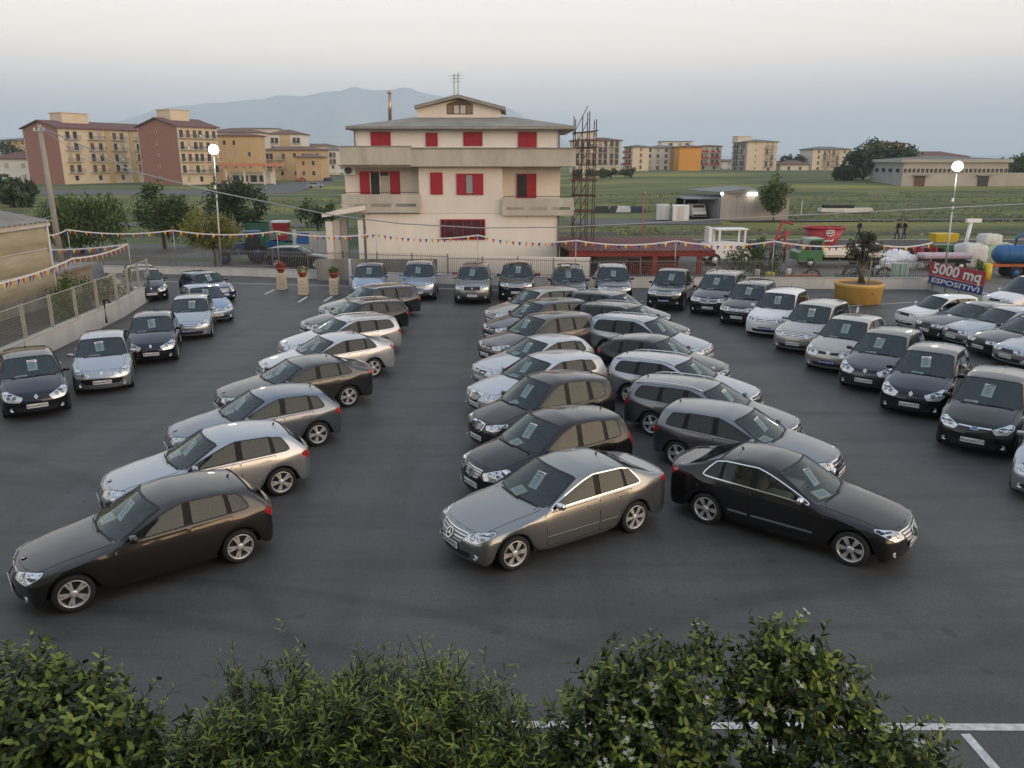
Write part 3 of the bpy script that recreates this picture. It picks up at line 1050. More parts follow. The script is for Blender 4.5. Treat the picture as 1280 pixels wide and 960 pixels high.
    gi = car.part('grille', g)
    if st.get('emblem'):
        emblem(car, st['emblem'], zf + st.get('ez', -.1), gi, st.get('es', 1.0), extra=st.get('ee', .0))
    for sg in (1, -1):
        mb = MB()
        h, n = car.hit((car.x0 + 1, sg * w * .70, lo + .03), (-1, 0, 0))
        M = Matrix.Translation(h - Vector((.01, 0, 0))) @ Matrix.Rotation(pi / 2, 4, 'Y') @ Matrix.Rotation(0, 4, 'Z')
        mb.lathe([(.055, -.01), (.055, .022), (.046, .026), (.04, .016), (0, .012)], LAMPG, n=14, M=M)
        car.part('fog_lamp', mb)

def details(car, st):
    p = car.p
    L, w, H = p['L'], car.w, p['H']
    lift = p.get('lift', 0)
    V, F, G_ = car.V, car.F, car.G
    nrm = [Vector() for _ in V]
    for f in F:
        n = (V[f[1]] - V[f[0]]).cross(V[f[2]] - V[f[0]])
        for a in f: nrm[a] += n
    for n in nrm: n.normalize()
    bym = {}
    for i, g in enumerate(G_):
        bym.setdefault(g, []).append(i)
    paintm = GLOSSBLK   # replaced on each car
    def sub(name, keep, m):
        vs, fs, _ = submesh(V, F, keep)
        mb = MB()
        mb.add(vs, fs, m, smooth=True)
        return car.part(name, mb)
    sub('body', bym[0], 'PAINT')
    if 7 in bym:
        sub('lower_cladding', bym[7], BLK)
    sub('windscreen', bym[1], GLW_)
    if 2 in bym: sub('rear_window', bym[2], GLD if st.get('tint') else GL)
    cy = lambda i: sum(V[a].y for a in F[i]) / 4
    for sg in (1, -1):
        for g in (3, 4, 5):
            k = [i for i in bym.get(g, []) if cy(i) * sg > 0]
            if k: sub('side_window', k, GLD if (st.get('tint') and g > 3) else GLC if st.get('interior') is BEIGEIN else GL)
        for g in (6, 8):
            k = [i for i in bym.get(g, []) if cy(i) * sg > 0]
            if k: sub('door_pillar', k, PILM)
    # seals round the glass
    def ribbon(mb, keep, m, wd, lift_=.004):
        for lp in loops_of(F, keep):
            n = len(lp)
            if n < 4: continue
            c = sum((V[a] for a in lp), Vector()) / n
            vs, fs = [], []
            for j, a in enumerate(lp):
                t = (V[lp[(j + 1) % n]] - V[lp[j - 1]]).normalized()
                o = t.cross(nrm[a])
                vs.append(V[a] + nrm[a] * lift_ - o * wd * .3)
                vs.append(V[a] + nrm[a] * lift_ + o * wd * .7)
            for j in range(n):
                j2 = (j + 1) % n
                fs.append([2 * j, 2 * j + 1, 2 * j2 + 1, 2 * j2])
            mb.add(vs, fs, m, smooth=True)
    mb = MB()
    ribbon(mb, bym[1], BLK, .045)
    car.part('windscreen_seal', mb)
    if 2 in bym:
        mb = MB()
        ribbon(mb, bym[2], BLK, .04)
        car.part('rear_window_seal', mb)
    for sg in (1, -1):
        mb = MB()
        k = [i for g in (3, 4, 5, 6, 8) for i in bym.get(g, []) if cy(i) * sg > 0]
        ribbon(mb, k, CHROME if st.get('chrome_dlo') else BLK, .020 if st.get('chrome_dlo') else .026)
        for g in (6, 8):
            k = [i for i in bym.get(g, []) if cy(i) * sg > 0]
            if k: ribbon(mb, k, PILM, .018, .003)
        car.part('window_trim', mb)
    # doors
    dF, dR, Ra, wr = p['fo'], p['fo'] + p['wb'], p['wr'] + .07, p['wr']
    dcs, dB, dC = p['dcs'], p['dB'], p['dC']
    bz = lambda d: lerp(p['b1'], p['b2'], (d - dcs) / (p['q'][1] - dcs)) - .045
    f0 = max(dcs - .16, dF + Ra + .07)
    lowz = .29 + lift
    fd = roundpoly([(f0, bz(f0)), (f0 + .02, .6), (f0 + .04, lowz), (dB + .01, lowz), (dB + .02, .6), (dB + .015, bz(dB))], .05, 2)
    re = dR - Ra * 1.02
    rd = roundpoly([(dB + .032, bz(dB)), (dB + .036, .6), (dB + .03, lowz), (re - .06, lowz), (re - .02, wr + .12), (dR - Ra * .50, wr + Ra * 1.02), (max(dC + .05, dR - Ra * .35), bz(dC) - .02), (max(dC + .06, dR - Ra * .32), bz(dC))], .05, 2)
    for sg in (1, -1):
        fr = car.side_frame(sg)
        for poly, hd in ((fd, dB - .16), (rd, max(dC + .05, dR - Ra * .35) - .19)):
            mb = MB()
            car.patch(mb, grow(poly, .011), fr, .0015, UNDER, .12, skirt=.004)
            car.patch(mb, poly, fr, .0045, 'PAINT', .10, skirt=.004)
            i = car.part('door', mb)
            hm = MB()
            hz = bz(hd) - .085
            car.patch(hm, roundpoly([(hd - .10, hz - .018), (hd + .10, hz - .016), (hd + .10, hz + .018), (hd - .10, hz + .016)], .016, 2), fr, .028, CHROME if st.get('chrome_handles') else 'PAINT', .05, skirt=.02)
            car.part('handle', hm, i)
            if st.get('side_strip'):
                sm = MB()
                a, b = min(q[0] for q in poly) + .03, max(q[0] for q in poly) - .03
                car.patch(sm, [(a, .44 + lift), (a, .475 + lift), (min(b, dR - Ra - .08), .475 + lift), (min(b, dR - Ra - .08), .44 + lift)], fr, .016, CHROME if st['side_strip'] == 2 else 'PAINT', .12, skirt=.012)
                car.part('side_strip', sm, i)
    # bonnet
    tf = (Vector((car.x0, 0, 3)), Vector((-1, 0, 0)), Vector((0, 1, 0)), Vector((0, 0, -1)))
    bon = roundpoly([(.20, -.40 * w), (.34, -.72 * w), (p['dcs'] - .14, -.80 * w), (p['dc'] + .02, -.45 * w), (p['dc'] - .05, 0), (p['dc'] + .02, .45 * w), (p['dcs'] - .14, .80 * w), (.34, .72 * w), (.20, .40 * w), (.165, 0)], .05, 2)
    mb = MB()
    car.patch(mb, grow(bon, .007), tf, .0015, UNDER, .14, skirt=.004)
    car.patch(mb, bon, tf, .0045, 'PAINT', .11, skirt=.004)
    car.part('bonnet', mb)
    # wipers
    for a, b in (((p['dc'] + .03, .05), (p['dc'] + .10, .62)), ((p['dc'] + .05, -.52), (p['dc'] + .0, .10))):
        pts = []
        for j in range(5):
            t = j / 4
            d, y = lerp(a[0], b[0], t), lerp(a[1], b[1], t)
            h, n = car.hit((car.X(d), y * w / .88, 3), (0, 0, -1))
            pts.append(h + Vector((0, 0, .018)))
        mb = MB()
        mb.tube(pts, .011, BLK, n=5)
        car.part('wiper', mb)
    # tail lights
    tl = st.get('tail', 'corner')
    for sg in (1, -1):
        fr = car.corner_frame(sg, 56, False)
        zt = p['zt']
        if tl == 'corner':
            poly = [(-.08, zt - .20), (.26, zt - .17), (.40, zt - .05), (.32, zt + .0), (-.05, zt + .0)]
        elif tl == 'tall':
            poly = [(.0, zt - .26), (.20, zt - .22), (.30, zt + .02), (.24, zt + .16), (.12, zt + .12), (.04, zt + .02)]
        else:
            poly = [(-.16, zt - .18), (.20, zt - .16), (.30, zt - .06), (.22, zt - .02), (-.16, zt - .03)]
        mb = MB()
        car.patch(mb, grow(roundpoly(poly, .03, 2), .006), fr, .002, UNDER, .07)
        car.patch(mb, roundpoly(poly, .03, 2), fr, .007, REDL, .06)
        car.part('tail_light', mb)
    # number plate with the dealer's name
    h, n = car.hit((car.x0 + 1, 0, st.get('plate_z', .42 + lift)), (-1, 0, 0))
    pb = MB()
    pb.box((0, 0, 0), (.014, .52, .115), BLUEP if st.get('plate') == 'blue' else WHITEP, bev=.005)
    i = car.part('number_plate', pb, None, (h.x + .012 + (.02 if st['grille'] == 'frame' else 0), 0, h.z), 0)
    car.part('lettering', PLATE_TEXT['blue' if st.get('plate') == 'blue' else 'white'], i)
    # wing mirrors
    for sg in (1, -1):
        mb = MB()
        c = Vector((car.X(p['dcs'] + .12), sg * (w * .93 + .10), p['b1'] + .075))
        bm = bmesh.new()
        bmesh.ops.create_cube(bm, size=2)
        bmesh.ops.subdivide_edges(bm, edges=bm.edges[:], cuts=3, use_grid_fill=True)
        vs = []
        for v in bm.verts:
            q = v.co.normalized() * lerp(1, v.co.length, .35)
            q = Vector((q.x * .055 + .012 * q.y * sg * -1, q.y * .098, q.z * .062))
            if q.x < -.045: q.x = -.045
            vs.append(c + q)
        mb.add(vs, [[v.index for v in f.verts] for f in bm.faces], st.get('mirror', 'PAINT'), smooth=True)
        bm.free()
        mb.tube([c + Vector((.0, -sg * .06, -.03)), c + Vector((-.01, -sg * .16, -.055))], .022, BLK, n=6)
        mb.box(c + Vector((-.0455, 0, 0)), (.006, .15, .085), CHROME)
        car.part('wing_mirror', mb)
    # aerial
    if st.get('aerial', 1):
        d = p['dr'] - .18
        h, n = car.hit((car.X(d), 0, 3), (0, 0, -1))
        mb = MB()
        mb.tube([h, h + Vector((-.03, 0, .03))], .018, BLK, n=6)
        mb.tube([h + Vector((-.02, 0, .02)), h + Vector((-.16, 0, .24))], .005, BLK, n=5, r2=.003)
        car.part('aerial', mb)
    # roof rails
    if p.get('rails') and st.get('rails', 1):
        for sg in (1, -1):
            pts = []
            y = None
            for j in range(9):
                d = lerp(p['dh'] + .18, p['dr'] - .12, j / 8)
                yy = w * .93 - p['tum'] * (H - .1 - p['b1']) - .075
                h, n = car.hit((car.X(d), sg * yy, 3), (0, 0, -1))
                pts.append(h + Vector((0, 0, .012 if j in (0, 8) else .045)))
            mb = MB()
            mb.tube(pts, .017, st.get('railm', ALLOY), n=6)
            for j in (2, 6):
                mb.tube([pts[j], pts[j] - Vector((0, 0, .05))], .016, st.get('railm', ALLOY), n=5)
            car.part('roof_rail', mb)
    # pickup bed
    if p.get('bed'):
        mb = MB()
        car.patch(mb, roundpoly([(3.66, -.62), (4.98, -.62), (4.98, .62), (3.66, .62)], .04, 2), tf, .006, UNDER, .14)
        car.part('load_bed', mb)
        for sg in (1, -1):
            mb = MB()
            mb.box((car.X(4.33), sg * .76, p['zg'] + .03), (1.5, .10, .07), BLK, bev=.02)
            car.part('bed_rail', mb)
    # underbody, cabin
    mb = MB()
    mb.box((car.X(L / 2), 0, .36 + lift), (L - .5, 1.22 * w, .34), UNDER)
    mb.box((car.X((dF + dR) / 2), 0, .30 + lift), (p['wb'] - 2 * Ra - .04, 1.84 * w, .16), UNDER)
    car.part('underbody', mb)
    im = st.get('interior', GREYIN)
    mb = MB()
    fz = .52 + lift
    mb.box((car.X(lerp(dcs, p['dr'], .5)), 0, fz), (p['dr'] - p['dc'] - .3, 1.72 * w, .05), GREYIN)
    dd = p['dcs'] + .02
    mb.prism([(car.X(p['dc'] + .10), p['zc'] - .10), (car.X(dd + .12), p['b1'] - .02), (car.X(dd + .30), p['b1'] - .07), (car.X(dd + .30), p['b1'] - .32), (car.X(p['dc'] + .12), fz)], -.80 * w, .80 * w, GREYIN, axis='y')
    st_y = .36
    mb.lathe([(.175, -.012), (.19, 0), (.175, .012), (.16, 0), (.175, -.012)], BLK, n=18, M=Matrix.Translation((car.X(dd + .42), st_y, p['b1'] - .06)) @ Matrix.Rotation(radians(-62), 4, 'Y'))
    for sg in (1, -1):
        for sd, full in ((dB - .12, 1), (dC - .10, 0)):
            sx = car.X(sd)
            hgt = H - .34
            mb.box((sx + .18, sg * st_y, fz + .18), (.52, .50, .24), im, bev=.06)
            mb.box((0, 0, 0), (.15, .48, hgt - fz - .2), im, M=Matrix.Translation((sx - .16, sg * st_y, lerp(fz + .25, hgt, .5))) @ Matrix.Rotation(radians(-14), 4, 'Y'), bev=.06)
            mb.box((sx - .26, sg * st_y, hgt + .05), (.09, .26, .17), im, bev=.04)
    car.part('interior', mb)

STYLES = {}
def style(name, **k):
    base = STYLES[k.pop('like')].copy() if 'like' in k else dict(wheel='five')
    base.update(k)
    STYLES[name] = base
style('kidney', light='almond', grille='kidney', emblem='roundel', ez=.035, wheel='twin', tail='corner', ldz=.005)
style('kidney_tint', like='kidney', tint=1)
style('star', light='swept', grille='star', emblem='star', ez=-.14, es=1.0, ee=.02, wheel='six', tail='corner', chrome_dlo=1, side_strip=1, plate_z=.44, mirror=CHROME)
style('star_black', like='star', side_strip=2, interior=BEIGEIN)
style('star_small', like='star', gw=.62, chrome_dlo=0, side_strip=0, mirror='PAINT', tail='tall', es=.9, light='big')
style('frame', light='almond', grille='frame', emblem='rings', ez=-.10, wheel='five', tail='corner', chrome_dlo=0)
style('split', light='big', grille='split', emblem='diamond', ez=-.085, wheel='seven', tail='tall', lk=1.1)
style('split_blue', like='split', plate='blue')
style('clio', like='split', light='big', lk=1.05)
style('smile', light='big', grille='smile', emblem='lion', ez=-.07, es=.8, wheel='seven', lk=1.1, tail='tall')
style('bolt', light='big', grille='bar', emblem='bolt', ez=-.10, ee=.015, wheel='cap', tail='tall', lk=.95)
style('bolt_blue', like='bolt', plate='blue')
style('thin', light='big', grille='thin', emblem='oval', ez=-.085, wheel='five', lk=.9, tail='tall')
style('ford', light='swept', grille='bar', emblem='oval', ez=-.10, ee=.015, wheel='seven')
style('shield', light='swept', grille='shield', emblem='shield', ez=-.03, ee=.02, wheel='ten', tail='tall')
style('fiat', light='swept', grille='bar', emblem='round_red', ez=-.10, ee=.02, wheel='seven', tail='tall', gw=.62, chrome=0, railm=BLK)
style('van_shield', light='rect', grille='wide_shield', emblem='wings', ez=.0, wheel='five', tail='tall')
style('vw', light='rect', grille='bar', emblem='round', ez=-.105, ee=.015, wheel='five', tail='tall', gw=.86)
style('vw_blue', like='vw', plate='blue')
style('suv_slots', light='rect', grille='slots', emblem='oval', ez=-.12, es=.6, ee=.02, wheel='five', tail='tall')
style('suv_dark', like='suv_slots', chrome=0, emblem='round', es=.9)
style('suv_bolt', light='rect', grille='bar', emblem='bolt', ez=-.10, ee=.02, wheel='five', tail='tall', gw=.80, plate='blue')
style('pickup', light='rect', grille='slots', emblem='oval', ez=-.12, ee=.02, es=.7, wheel='six', tail='tall', plate='blue', interior=GREYIN)
style('mini', light='round', grille='slots', emblem='wings', ez=.02, wheel='seven', gw=.7, lk=1.1, ldz=-.01, tail='tall')
style('plain', light='slim', grille='plain', emblem=None, wheel='cap', aerial=0)
style('plain_small', light='rect', grille='plain', emblem=None, wheel='cap', lk=.85, aerial=0)

PLATE_TEXT = {}
def plate_text():
    for k, m in (('white', INK), ('blue', WHITEP)):
        me = text_mesh('BʀuscoAUTO' if False else 'BruscoAUTO', .088, m, extrude=.001, bold=.0012)
        T = Matrix(((0, 0, 1, .0085), (1, 0, 0, 0), (0, 1, 0, 0), (0, 0, 0, 1)))
        me.transform(T)
        PLATE_TEXT[k] = me
plate_text()

CARS = {}
def car_kind(typ, sty):
    key = (typ, sty)
    if key in CARS:
        return CARS[key]
    c = Car(CT[typ])
    st = STYLES[sty]
    details(c, st)
    nose(c, st)
    wheel_parts(c, st['wheel'])
    # where the price sheets hang and lie
    p = c.p
    spots = {}
    for nm, f in (('a', .42), ('b', .0)):
        d = lerp(p['dc'], p['dh'], lerp(.35, .75, f))
    t = .62
    d = lerp(p['dc'], p['dh'], t)
    h, n = c.hit((c.X(d), .02, 3), (0, 0, -1))
    if n.z < 0: n = -n
    spots['n'] = n
    spots['hang'] = h - n * .035
    spots['dash'] = Vector((c.X(p['dcs'] - .02), -.30, p['b1'] + .012))
    c.spots = spots
    CARS[key] = c
    return c

def place_car(typ, sty, pm, px, ref, heading, label, group=None, cards=1, name='car', card_label=None, cat='car', dash=1, H0=None):
    """px: where a point of the car shows in the photograph; ref: that point on the car"""
    c = car_kind(typ, sty)
    p = c.p
    h = radians(heading)
    if isinstance(ref, str):
        r = {'lr': (-p['wb'] / 2, c.w - .02, 0), 'rr': (-p['wb'] / 2, -c.w + .02, 0), 'lf': (p['wb'] / 2, c.w - .02, 0), 'rf': (p['wb'] / 2, -c.w + .02, 0),
             'plate': (c.x0 + .01, 0, STYLES[sty].get('plate_z', .42 + p.get('lift', 0))), 'nose': (c.x0, 0, .45)}[ref]
    else:
        r = ref
    g = G(px[0], px[1], r[2])
    off = Matrix.Rotation(h, 3, 'Z') @ Vector((r[0], r[1], 0))
    loc = Vector((g.x - off.x, g.y - off.y, 0.004))
    e = empty(name, loc, h)
    tag(e, label, cat, group or 'cars parked for sale on the lot')
    objs = []
    for (nm, me, par, l, rz) in c.parts:
        o = link(nm, me, objs[par] if par is not None else e, l, rz)
        objs.append(o)
        for i, sl in enumerate(o.material_slots):
            if me.materials[i] is PAINTSLOT:
                sl.link = 'OBJECT'
                sl.material = pm
    if cards:
        short = card_label or SHORT.pop(0)
        T = Matrix.Translation(loc) @ Matrix.Rotation(h, 4, 'Z')
        n = c.spots['n']
        # the sheet hangs upright behind the glass, leaning with it a little
        lean = Vector((n.x, 0, n.z)).normalized()
        ang = atan2(lean.z, lean.x) * .75
        q = c.spots['hang']
        o = link('price_sheet', CARD_HANG, None)
        o.matrix_world = T @ Matrix.Translation(q + Vector((0, R.uniform(-.08, .06), R.uniform(-.02, .0)))) @ Matrix.Rotation(-ang, 4, 'Y') @ Matrix.Rotation(R.uniform(-.14, .14), 4, 'X')
        tag(o, 'white price sheet hung behind the windscreen of the ' + short, 'price sheet', 'price sheets hung behind windscreens')
        if dash:
            o = link('price_card', CARD_DASH_Y if dash == 2 else CARD_DASH, None)
            s = c.spots['dash']
            o.matrix_world = T @ Matrix.Translation(s + Vector((0, R.uniform(-.1, .15), 0))) @ Matrix.Rotation(R.uniform(-.5, .5), 4, 'Z')
            tag(o, ('yellow edged' if dash == 2 else 'white') + ' card on the dashboard of the ' + short, 'price card', 'price cards lying on dashboards')
    return e

class PAINTSLOTCLS: pass
PAINTSLOT = bpy.data.materials.new('body_paint')
_mi = MB.mi
def mi2(s, m):
    return _mi(s, PAINTSLOT if isinstance(m, str) else m)
MB.mi = mi2

def card_mesh(yel=False):
    mb = MB()
    mb.box((0, 0, -.0), (.004, .25, .37), PAPER)
    mb.box((.0035, 0, .15), (.003, .17, .026), PAPERRED)
    for k in range(5):
        mb.box((.003, -.02 + .02 * (k % 2), .08 - .045 * k), (.002, .13, .012), INK)
    return mb.mesh('price_sheet')
def dash_mesh(yel):
    mb = MB()
    if yel: mb.box((0, 0, 0), (.25, .36, .003), PAPERYEL)
    mb.box((0, 0, .003), (.21, .31, .003), PAPER)
    for k in range(3):
        mb.box((.05 - .05 * k, 0, .006), (.012, .2, .002), INK)
    me = mb.mesh('price_card')
    me.transform(Matrix.Rotation(radians(14), 4, 'Y'))
    return me
CARD_HANG = card_mesh()
CARD_DASH = dash_mesh(False)
CARD_DASH_Y = dash_mesh(True)
# ------------------------------------------------------------------ the cars
P_ = dict(
    brown=paint('paint_brown_grey', (0.034, 0.0325, 0.032), .5, .32, .08),
    silver=paint('paint_silver', (0.42, 0.44, 0.475), .55, .36, .05),
    silverw=paint('paint_silver_white', (0.55, 0.56, 0.58), .35, .38, .05),
    grey=paint('paint_steel_grey', (0.19, 0.20, 0.215), .6, .34, .08),
    greyb=paint('paint_blue_grey', (0.16, 0.19, 0.235), .6, .34, .08),
    dgrey=paint('paint_dark_grey', (0.055, 0.056, 0.058), .5, .32, .12),
    cgrey=paint('paint_warm_grey', (0.25, 0.26, 0.26), .6, .34, .06),
    black=paint('paint_black', (0.006, 0.006, 0.007), .1, .20, .012),
    blackd=paint('paint_dusty_black', (0.012, 0.012, 0.013), .2, .28, .08),
    navy=paint('paint_navy', (0.007, 0.010, 0.024), .3, .26, .012),
    blue=paint('paint_deep_blue', (0.012, 0.028, 0.11), .4, .28, .012),
    lblue=paint('paint_ice_blue', (0.26, 0.34, 0.46), .5, .34, .06),
    white=paint('paint_white', (0.74, 0.74, 0.73), .0, .34, .03),
    beige=paint('paint_champagne', (0.42, 0.40, 0.36), .5, .36, .05),
    bgrey=paint('paint_taupe', (0.13, 0.115, 0.105), .5, .34, .10),
    green=paint('paint_bottle_grey', (0.045, 0.058, 0.058), .4, .32, .10),
    slate=paint('paint_slate', (0.060, 0.064, 0.076), .6, .30, .05),
)
RA, RB, RC = 'cars of the left display row', 'cars of the middle display row', 'cars of the right display row'
RD, RE, RF, RG = 'cars lined up along the back wall', 'cars along the wall at the left', 'cars in the curved row at the right', 'old cars in the far right corner'
SHORT = ['dark brown grey hatchback', 'silver hatchback of the left row', 'blue grey hatchback', 'dark grey saloon', 'silver white saloon', 'silver white estate', 'black estate of the left row', 'farthest grey estate of the left row',
         'grey saloon with star grille', 'black one box car', 'dark high roofed car with shield grille', 'silver white hatchback with shield grille', 'white silver hatchback of the middle row', 'dark taupe tall estate', 'slate grey tall estate', 'champagne tall estate',
         'nearest black saloon', 'half hidden steel grey hatchback', 'steel grey estate with bright rails', 'silver estate with roof rails', 'black sloping hatchback', 'silver long estate', 'black estate of the right row', 'dark slate estate',
         'ice blue people carrier', 'ice silver off roader', 'mid grey off roader', 'navy off roader', 'black off roader', 'dark navy off roader', 'black pickup',
         'dark blue minivan', 'black people carrier beside the minivan', 'white people carrier', 'silver people carrier', 'champagne people carrier', 'slate people carrier', 'navy people carrier', 'black people carrier with chrome strip',
         'navy small hatchback', 'silver small hatchback with wide mouth', 'dark small hatchback with lion badge', 'silver small hatchback with blue plate', 'ice blue small hatchback', 'deep blue retro hatchback', 'black small hatchback by the mesh fence']
# left display row, nearest first
place_car('hatch', 'kidney', P_['brown'], (303, 704), 'lr', -142.5, 'dark brown grey hatchback with alloy wheels, nearest car of the left display row', RA, dash=2)
place_car('hatch', 'kidney', P_['silver'], (354, 620), 'lr', -147, 'silver hatchback parked directly behind the dark brown grey hatchback', RA, dash=2)
place_car('hatch', 'kidney', P_['greyb'], (399, 558), 'lr', -147, 'blue grey hatchback between the silver hatchback and a dark grey saloon', RA)
place_car('sedan_sport', 'kidney', P_['dgrey'], (437, 509), 'lr', -146, 'dark grey saloon with ten spoke wheels in front of a silver white saloon', RA)
place_car('sedan_sport', 'kidney', P_['silverw'], (468, 472), 'lr', -145, 'silver white saloon behind the dark grey saloon', RA)
place_car('estate', 'kidney_tint', P_['silverw'], (479, 444), 'lr', -144, 'silver white estate with black rear windows in the left display row', RA)
place_car('estate', 'kidney', P_['blackd'], (491, 418), 'lr', -143, 'black estate behind the silver white estate', RA)
place_car('estate_long', 'kidney', P_['slate'], (505, 398), 'lr', -143, 'grey estate with chrome handle, farthest of the left display row', RA)
# middle display row
place_car('sedan', 'star', P_['cgrey'], (794, 666), 'lr', -147.3, 'grey saloon with star grille and chrome window line, nearest of the middle row', RB, dash=2)
place_car('mpv_short', 'star_small', P_['black'], (588, 603), 'plate', -147, 'black compact one box car with star grille behind the grey saloon', RB, dash=2)
place_car('small_mpv', 'shield', P_['blackd'], (597, 549), (2.02, 0, .33), -146, 'dark high roofed car with chrome shield grille behind the black star grille car', RB)
place_car('wedge_hatch', 'shield', P_['silverw'], (594, 503), (2.2, 0, .45), -146, 'silver white hatchback with black ribbed shield grille', RB)
place_car('hatch', 'fiat', P_['silverw'], (598, 471), (2.1, 0, .45), -146, 'white silver hatchback with slatted lower grille behind the shield grille hatchback', RB)
place_car('tall_estate', 'fiat', P_['bgrey'], (604, 442), (2.35, 0, .45), -145, 'dark taupe tall estate, nearest of the three alike tall estates', RB)
place_car('tall_estate', 'fiat', P_['slate'], (609, 419), (2.35, 0, .45), -145, 'slate grey tall estate between the taupe and the champagne one', RB)
place_car('tall_estate', 'fiat', P_['beige'], (611, 400), (2.35, 0, .45), -145, 'champagne silver tall estate with roof rails at the far end of the middle row', RB)
# right display row
place_car('sedan', 'star_black', P_['black'], (880, 655), 'rr', -38.6, 'black saloon with chrome sill strip and beige seats, nearest of the right display row', RC, dash=2)
place_car('sport_hatch', 'frame', P_['grey'], (845, 584), 'rr', -36, 'steel grey hatchback half hidden behind the black saloon', RC, dash=2)
place_car('estate', 'frame', P_['grey'], (813, 545), 'rr', -35, 'steel grey estate with bright roof rails behind the steel grey hatchback', RC)
place_car('estate', 'frame', P_['silver'], (786, 507), 'rr', -35, 'silver estate with roof rails beside the steel grey estate', RC)
place_car('fastback', 'ford', P_['black'], (766, 476), 'rr', -35, 'black sloping hatchback between the two silver estates', RC)
place_car('estate_long', 'bolt', P_['silver'], (757, 447), 'rr', -36, 'silver long estate with pale window pillar behind the black sloping hatchback', RC)
place_car('estate_long', 'vw', P_['blackd'], (741, 427), 'rr', -37, 'black estate with pale wheels near the far end of the right display row', RC)
place_car('estate_long', 'ford', P_['slate'], (727, 408), 'rr', -38, 'dark slate estate at the far end of the right display row', RC)
# back row
place_car('mpv', 'thin', P_['lblue'], (460, 366), 'plate', -84, 'ice blue people carrier at the left end of the back row', RD)
place_car('suv', 'suv_slots', P_['lblue'], (522, 366), 'plate', -87, 'ice silver off roader with barred grille in the back row', RD)
place_car('suv', 'suv_dark', P_['cgrey'], (590, 370), 'plate', -90, 'mid grey off roader with dark grille in the back row', RD)
place_car('suv', 'suv_slots', P_['navy'], (645, 366), 'plate', -92, 'deep navy off roader with ribbed roof bars in the back row', RD)
place_car('suv', 'suv_bolt', P_['black'], (711, 373), 'plate', -93, 'black off roader with white headlights and blue plate', RD)
place_car('suv', 'suv_slots', P_['navy'], (768, 371), 'plate', -94, 'dark navy off roader between a black off roader and the pickup', RD)
place_car('pickup', 'pickup', P_['black'], (829, 376), 'plate', -110, 'black double cab pickup with blue plate near the back wall', RD, name='pickup_truck', cat='pickup')
# curved row at the right
place_car('minivan', 'van_shield', P_['navy'], (884, 385), 'plate', -117, 'dark blue minivan with wide ribbed grille and roof rails', RF)
place_car('mpv_square', 'vw', P_['black'], (920, 397), 'plate', -120, 'black people carrier between the dark blue minivan and the white one', RF)
place_car('mpv_square', 'vw_blue', P_['white'], (955, 411), 'plate', -122, 'white people carrier with blue plate in the curved row', RF)
place_car('mpv_square', 'bolt', P_['beige'], (990, 430), 'plate', -129, 'silver people carrier with chrome bar grille beside the white one', RF)
place_car('mpv', 'split_blue', P_['beige'], (1033, 453), 'plate', -129, 'champagne people carrier with diamond badge and blue plate', RF)
place_car('mpv', 'split', P_['slate'], (1079, 476), 'plate', -129, 'slate people carrier with diamond badge and white plate', RF)
place_car('mpv', 'split', P_['navy'], (1136, 506), 'plate', -128, 'navy people carrier with diamond badge next to the black one', RF)
place_car('mpv', 'thin', P_['black'], (1215, 551), 'plate', -129, 'black people carrier with thin chrome bonnet strip and oval badge', RF)
place_car('estate', 'frame', P_['silver'], (1268, 597), (2.0, -.75, .45), -130, 'silver car cut off by the right edge of the picture', RF, cards=0)
# old cars in the corner
place_car('boxy_small', 'plain_small', P_['white'], (1128, 400), 'nose', -166, 'old boxy white hatchback with black bumper under the banner', RG, cards=0)
place_car('sport_hatch', 'plain', P_['green'], (1155, 411), 'nose', -166, 'dark grey green hatchback beside the old white hatchback', RG, cards=0)
place_car('estate', 'plain', P_['silver'], (1188, 419), 'nose', -166, 'silver old estate with black roof rails in the corner row', RG, cards=0)
place_car('old_sedan', 'plain', P_['black'], (1222, 432), 'nose', -165, 'black old saloon between two silver cars in the corner', RG, cards=0)
place_car('old_sedan', 'plain', P_['silver'], (1256, 444), 'nose', -165, 'silver old saloon at the near end of the corner row', RG, cards=0)
place_car('van', 'plain', P_['white'], (1240, 384), 'nose', -162, 'white high roofed van behind the silver old estate', RG, cards=0, cat='van')
# along the wall at the left
place_car('small', 'clio', P_['navy'], (47, 507), 'plate', -57, 'navy small hatchback with diamond badge, nearest car by the left wall', RE)
place_car('small', 'smile', P_['silver'], (128, 478), 'plate', -66, 'silver small hatchback with wide black mouth by the left wall', RE)
place_car('small', 'smile', P_['navy'], (189, 443), 'plate', -70, 'dark small hatchback with lion badge by the left wall', RE)
place_car('small', 'bolt_blue', P_['silver'], (236, 414), 'plate', -73, 'silver small hatchback with blue plate by the left wall', RE)
place_car('small', 'bolt', P_['lblue'], (272, 394), 'plate', -56, 'ice blue small hatchback at the end of the left wall', RE)
place_car('small_round', 'mini', P_['blue'], (278, 368), (1.8, .0, .45), -46, 'deep blue retro hatchback near the pale planter posts', RE)
place_car('small', 'smile', P_['black'], (195, 367), (2.0, .2, .42), -60, 'black small hatchback behind the end of the mesh fence', RE)
place_car('small', 'plain', P_['slate'], (170, 362), (1.9, -.5, .42), -60, 'dark hatchback seen through the mesh fence', RE, cards=0)
# on the road behind the fence
place_car('estate', 'frame', P_['black'], (396, 336), (1.33, -.85, 0), -4, 'black estate parked on the street behind the fence', 'cars beyond the fence', cards=0)
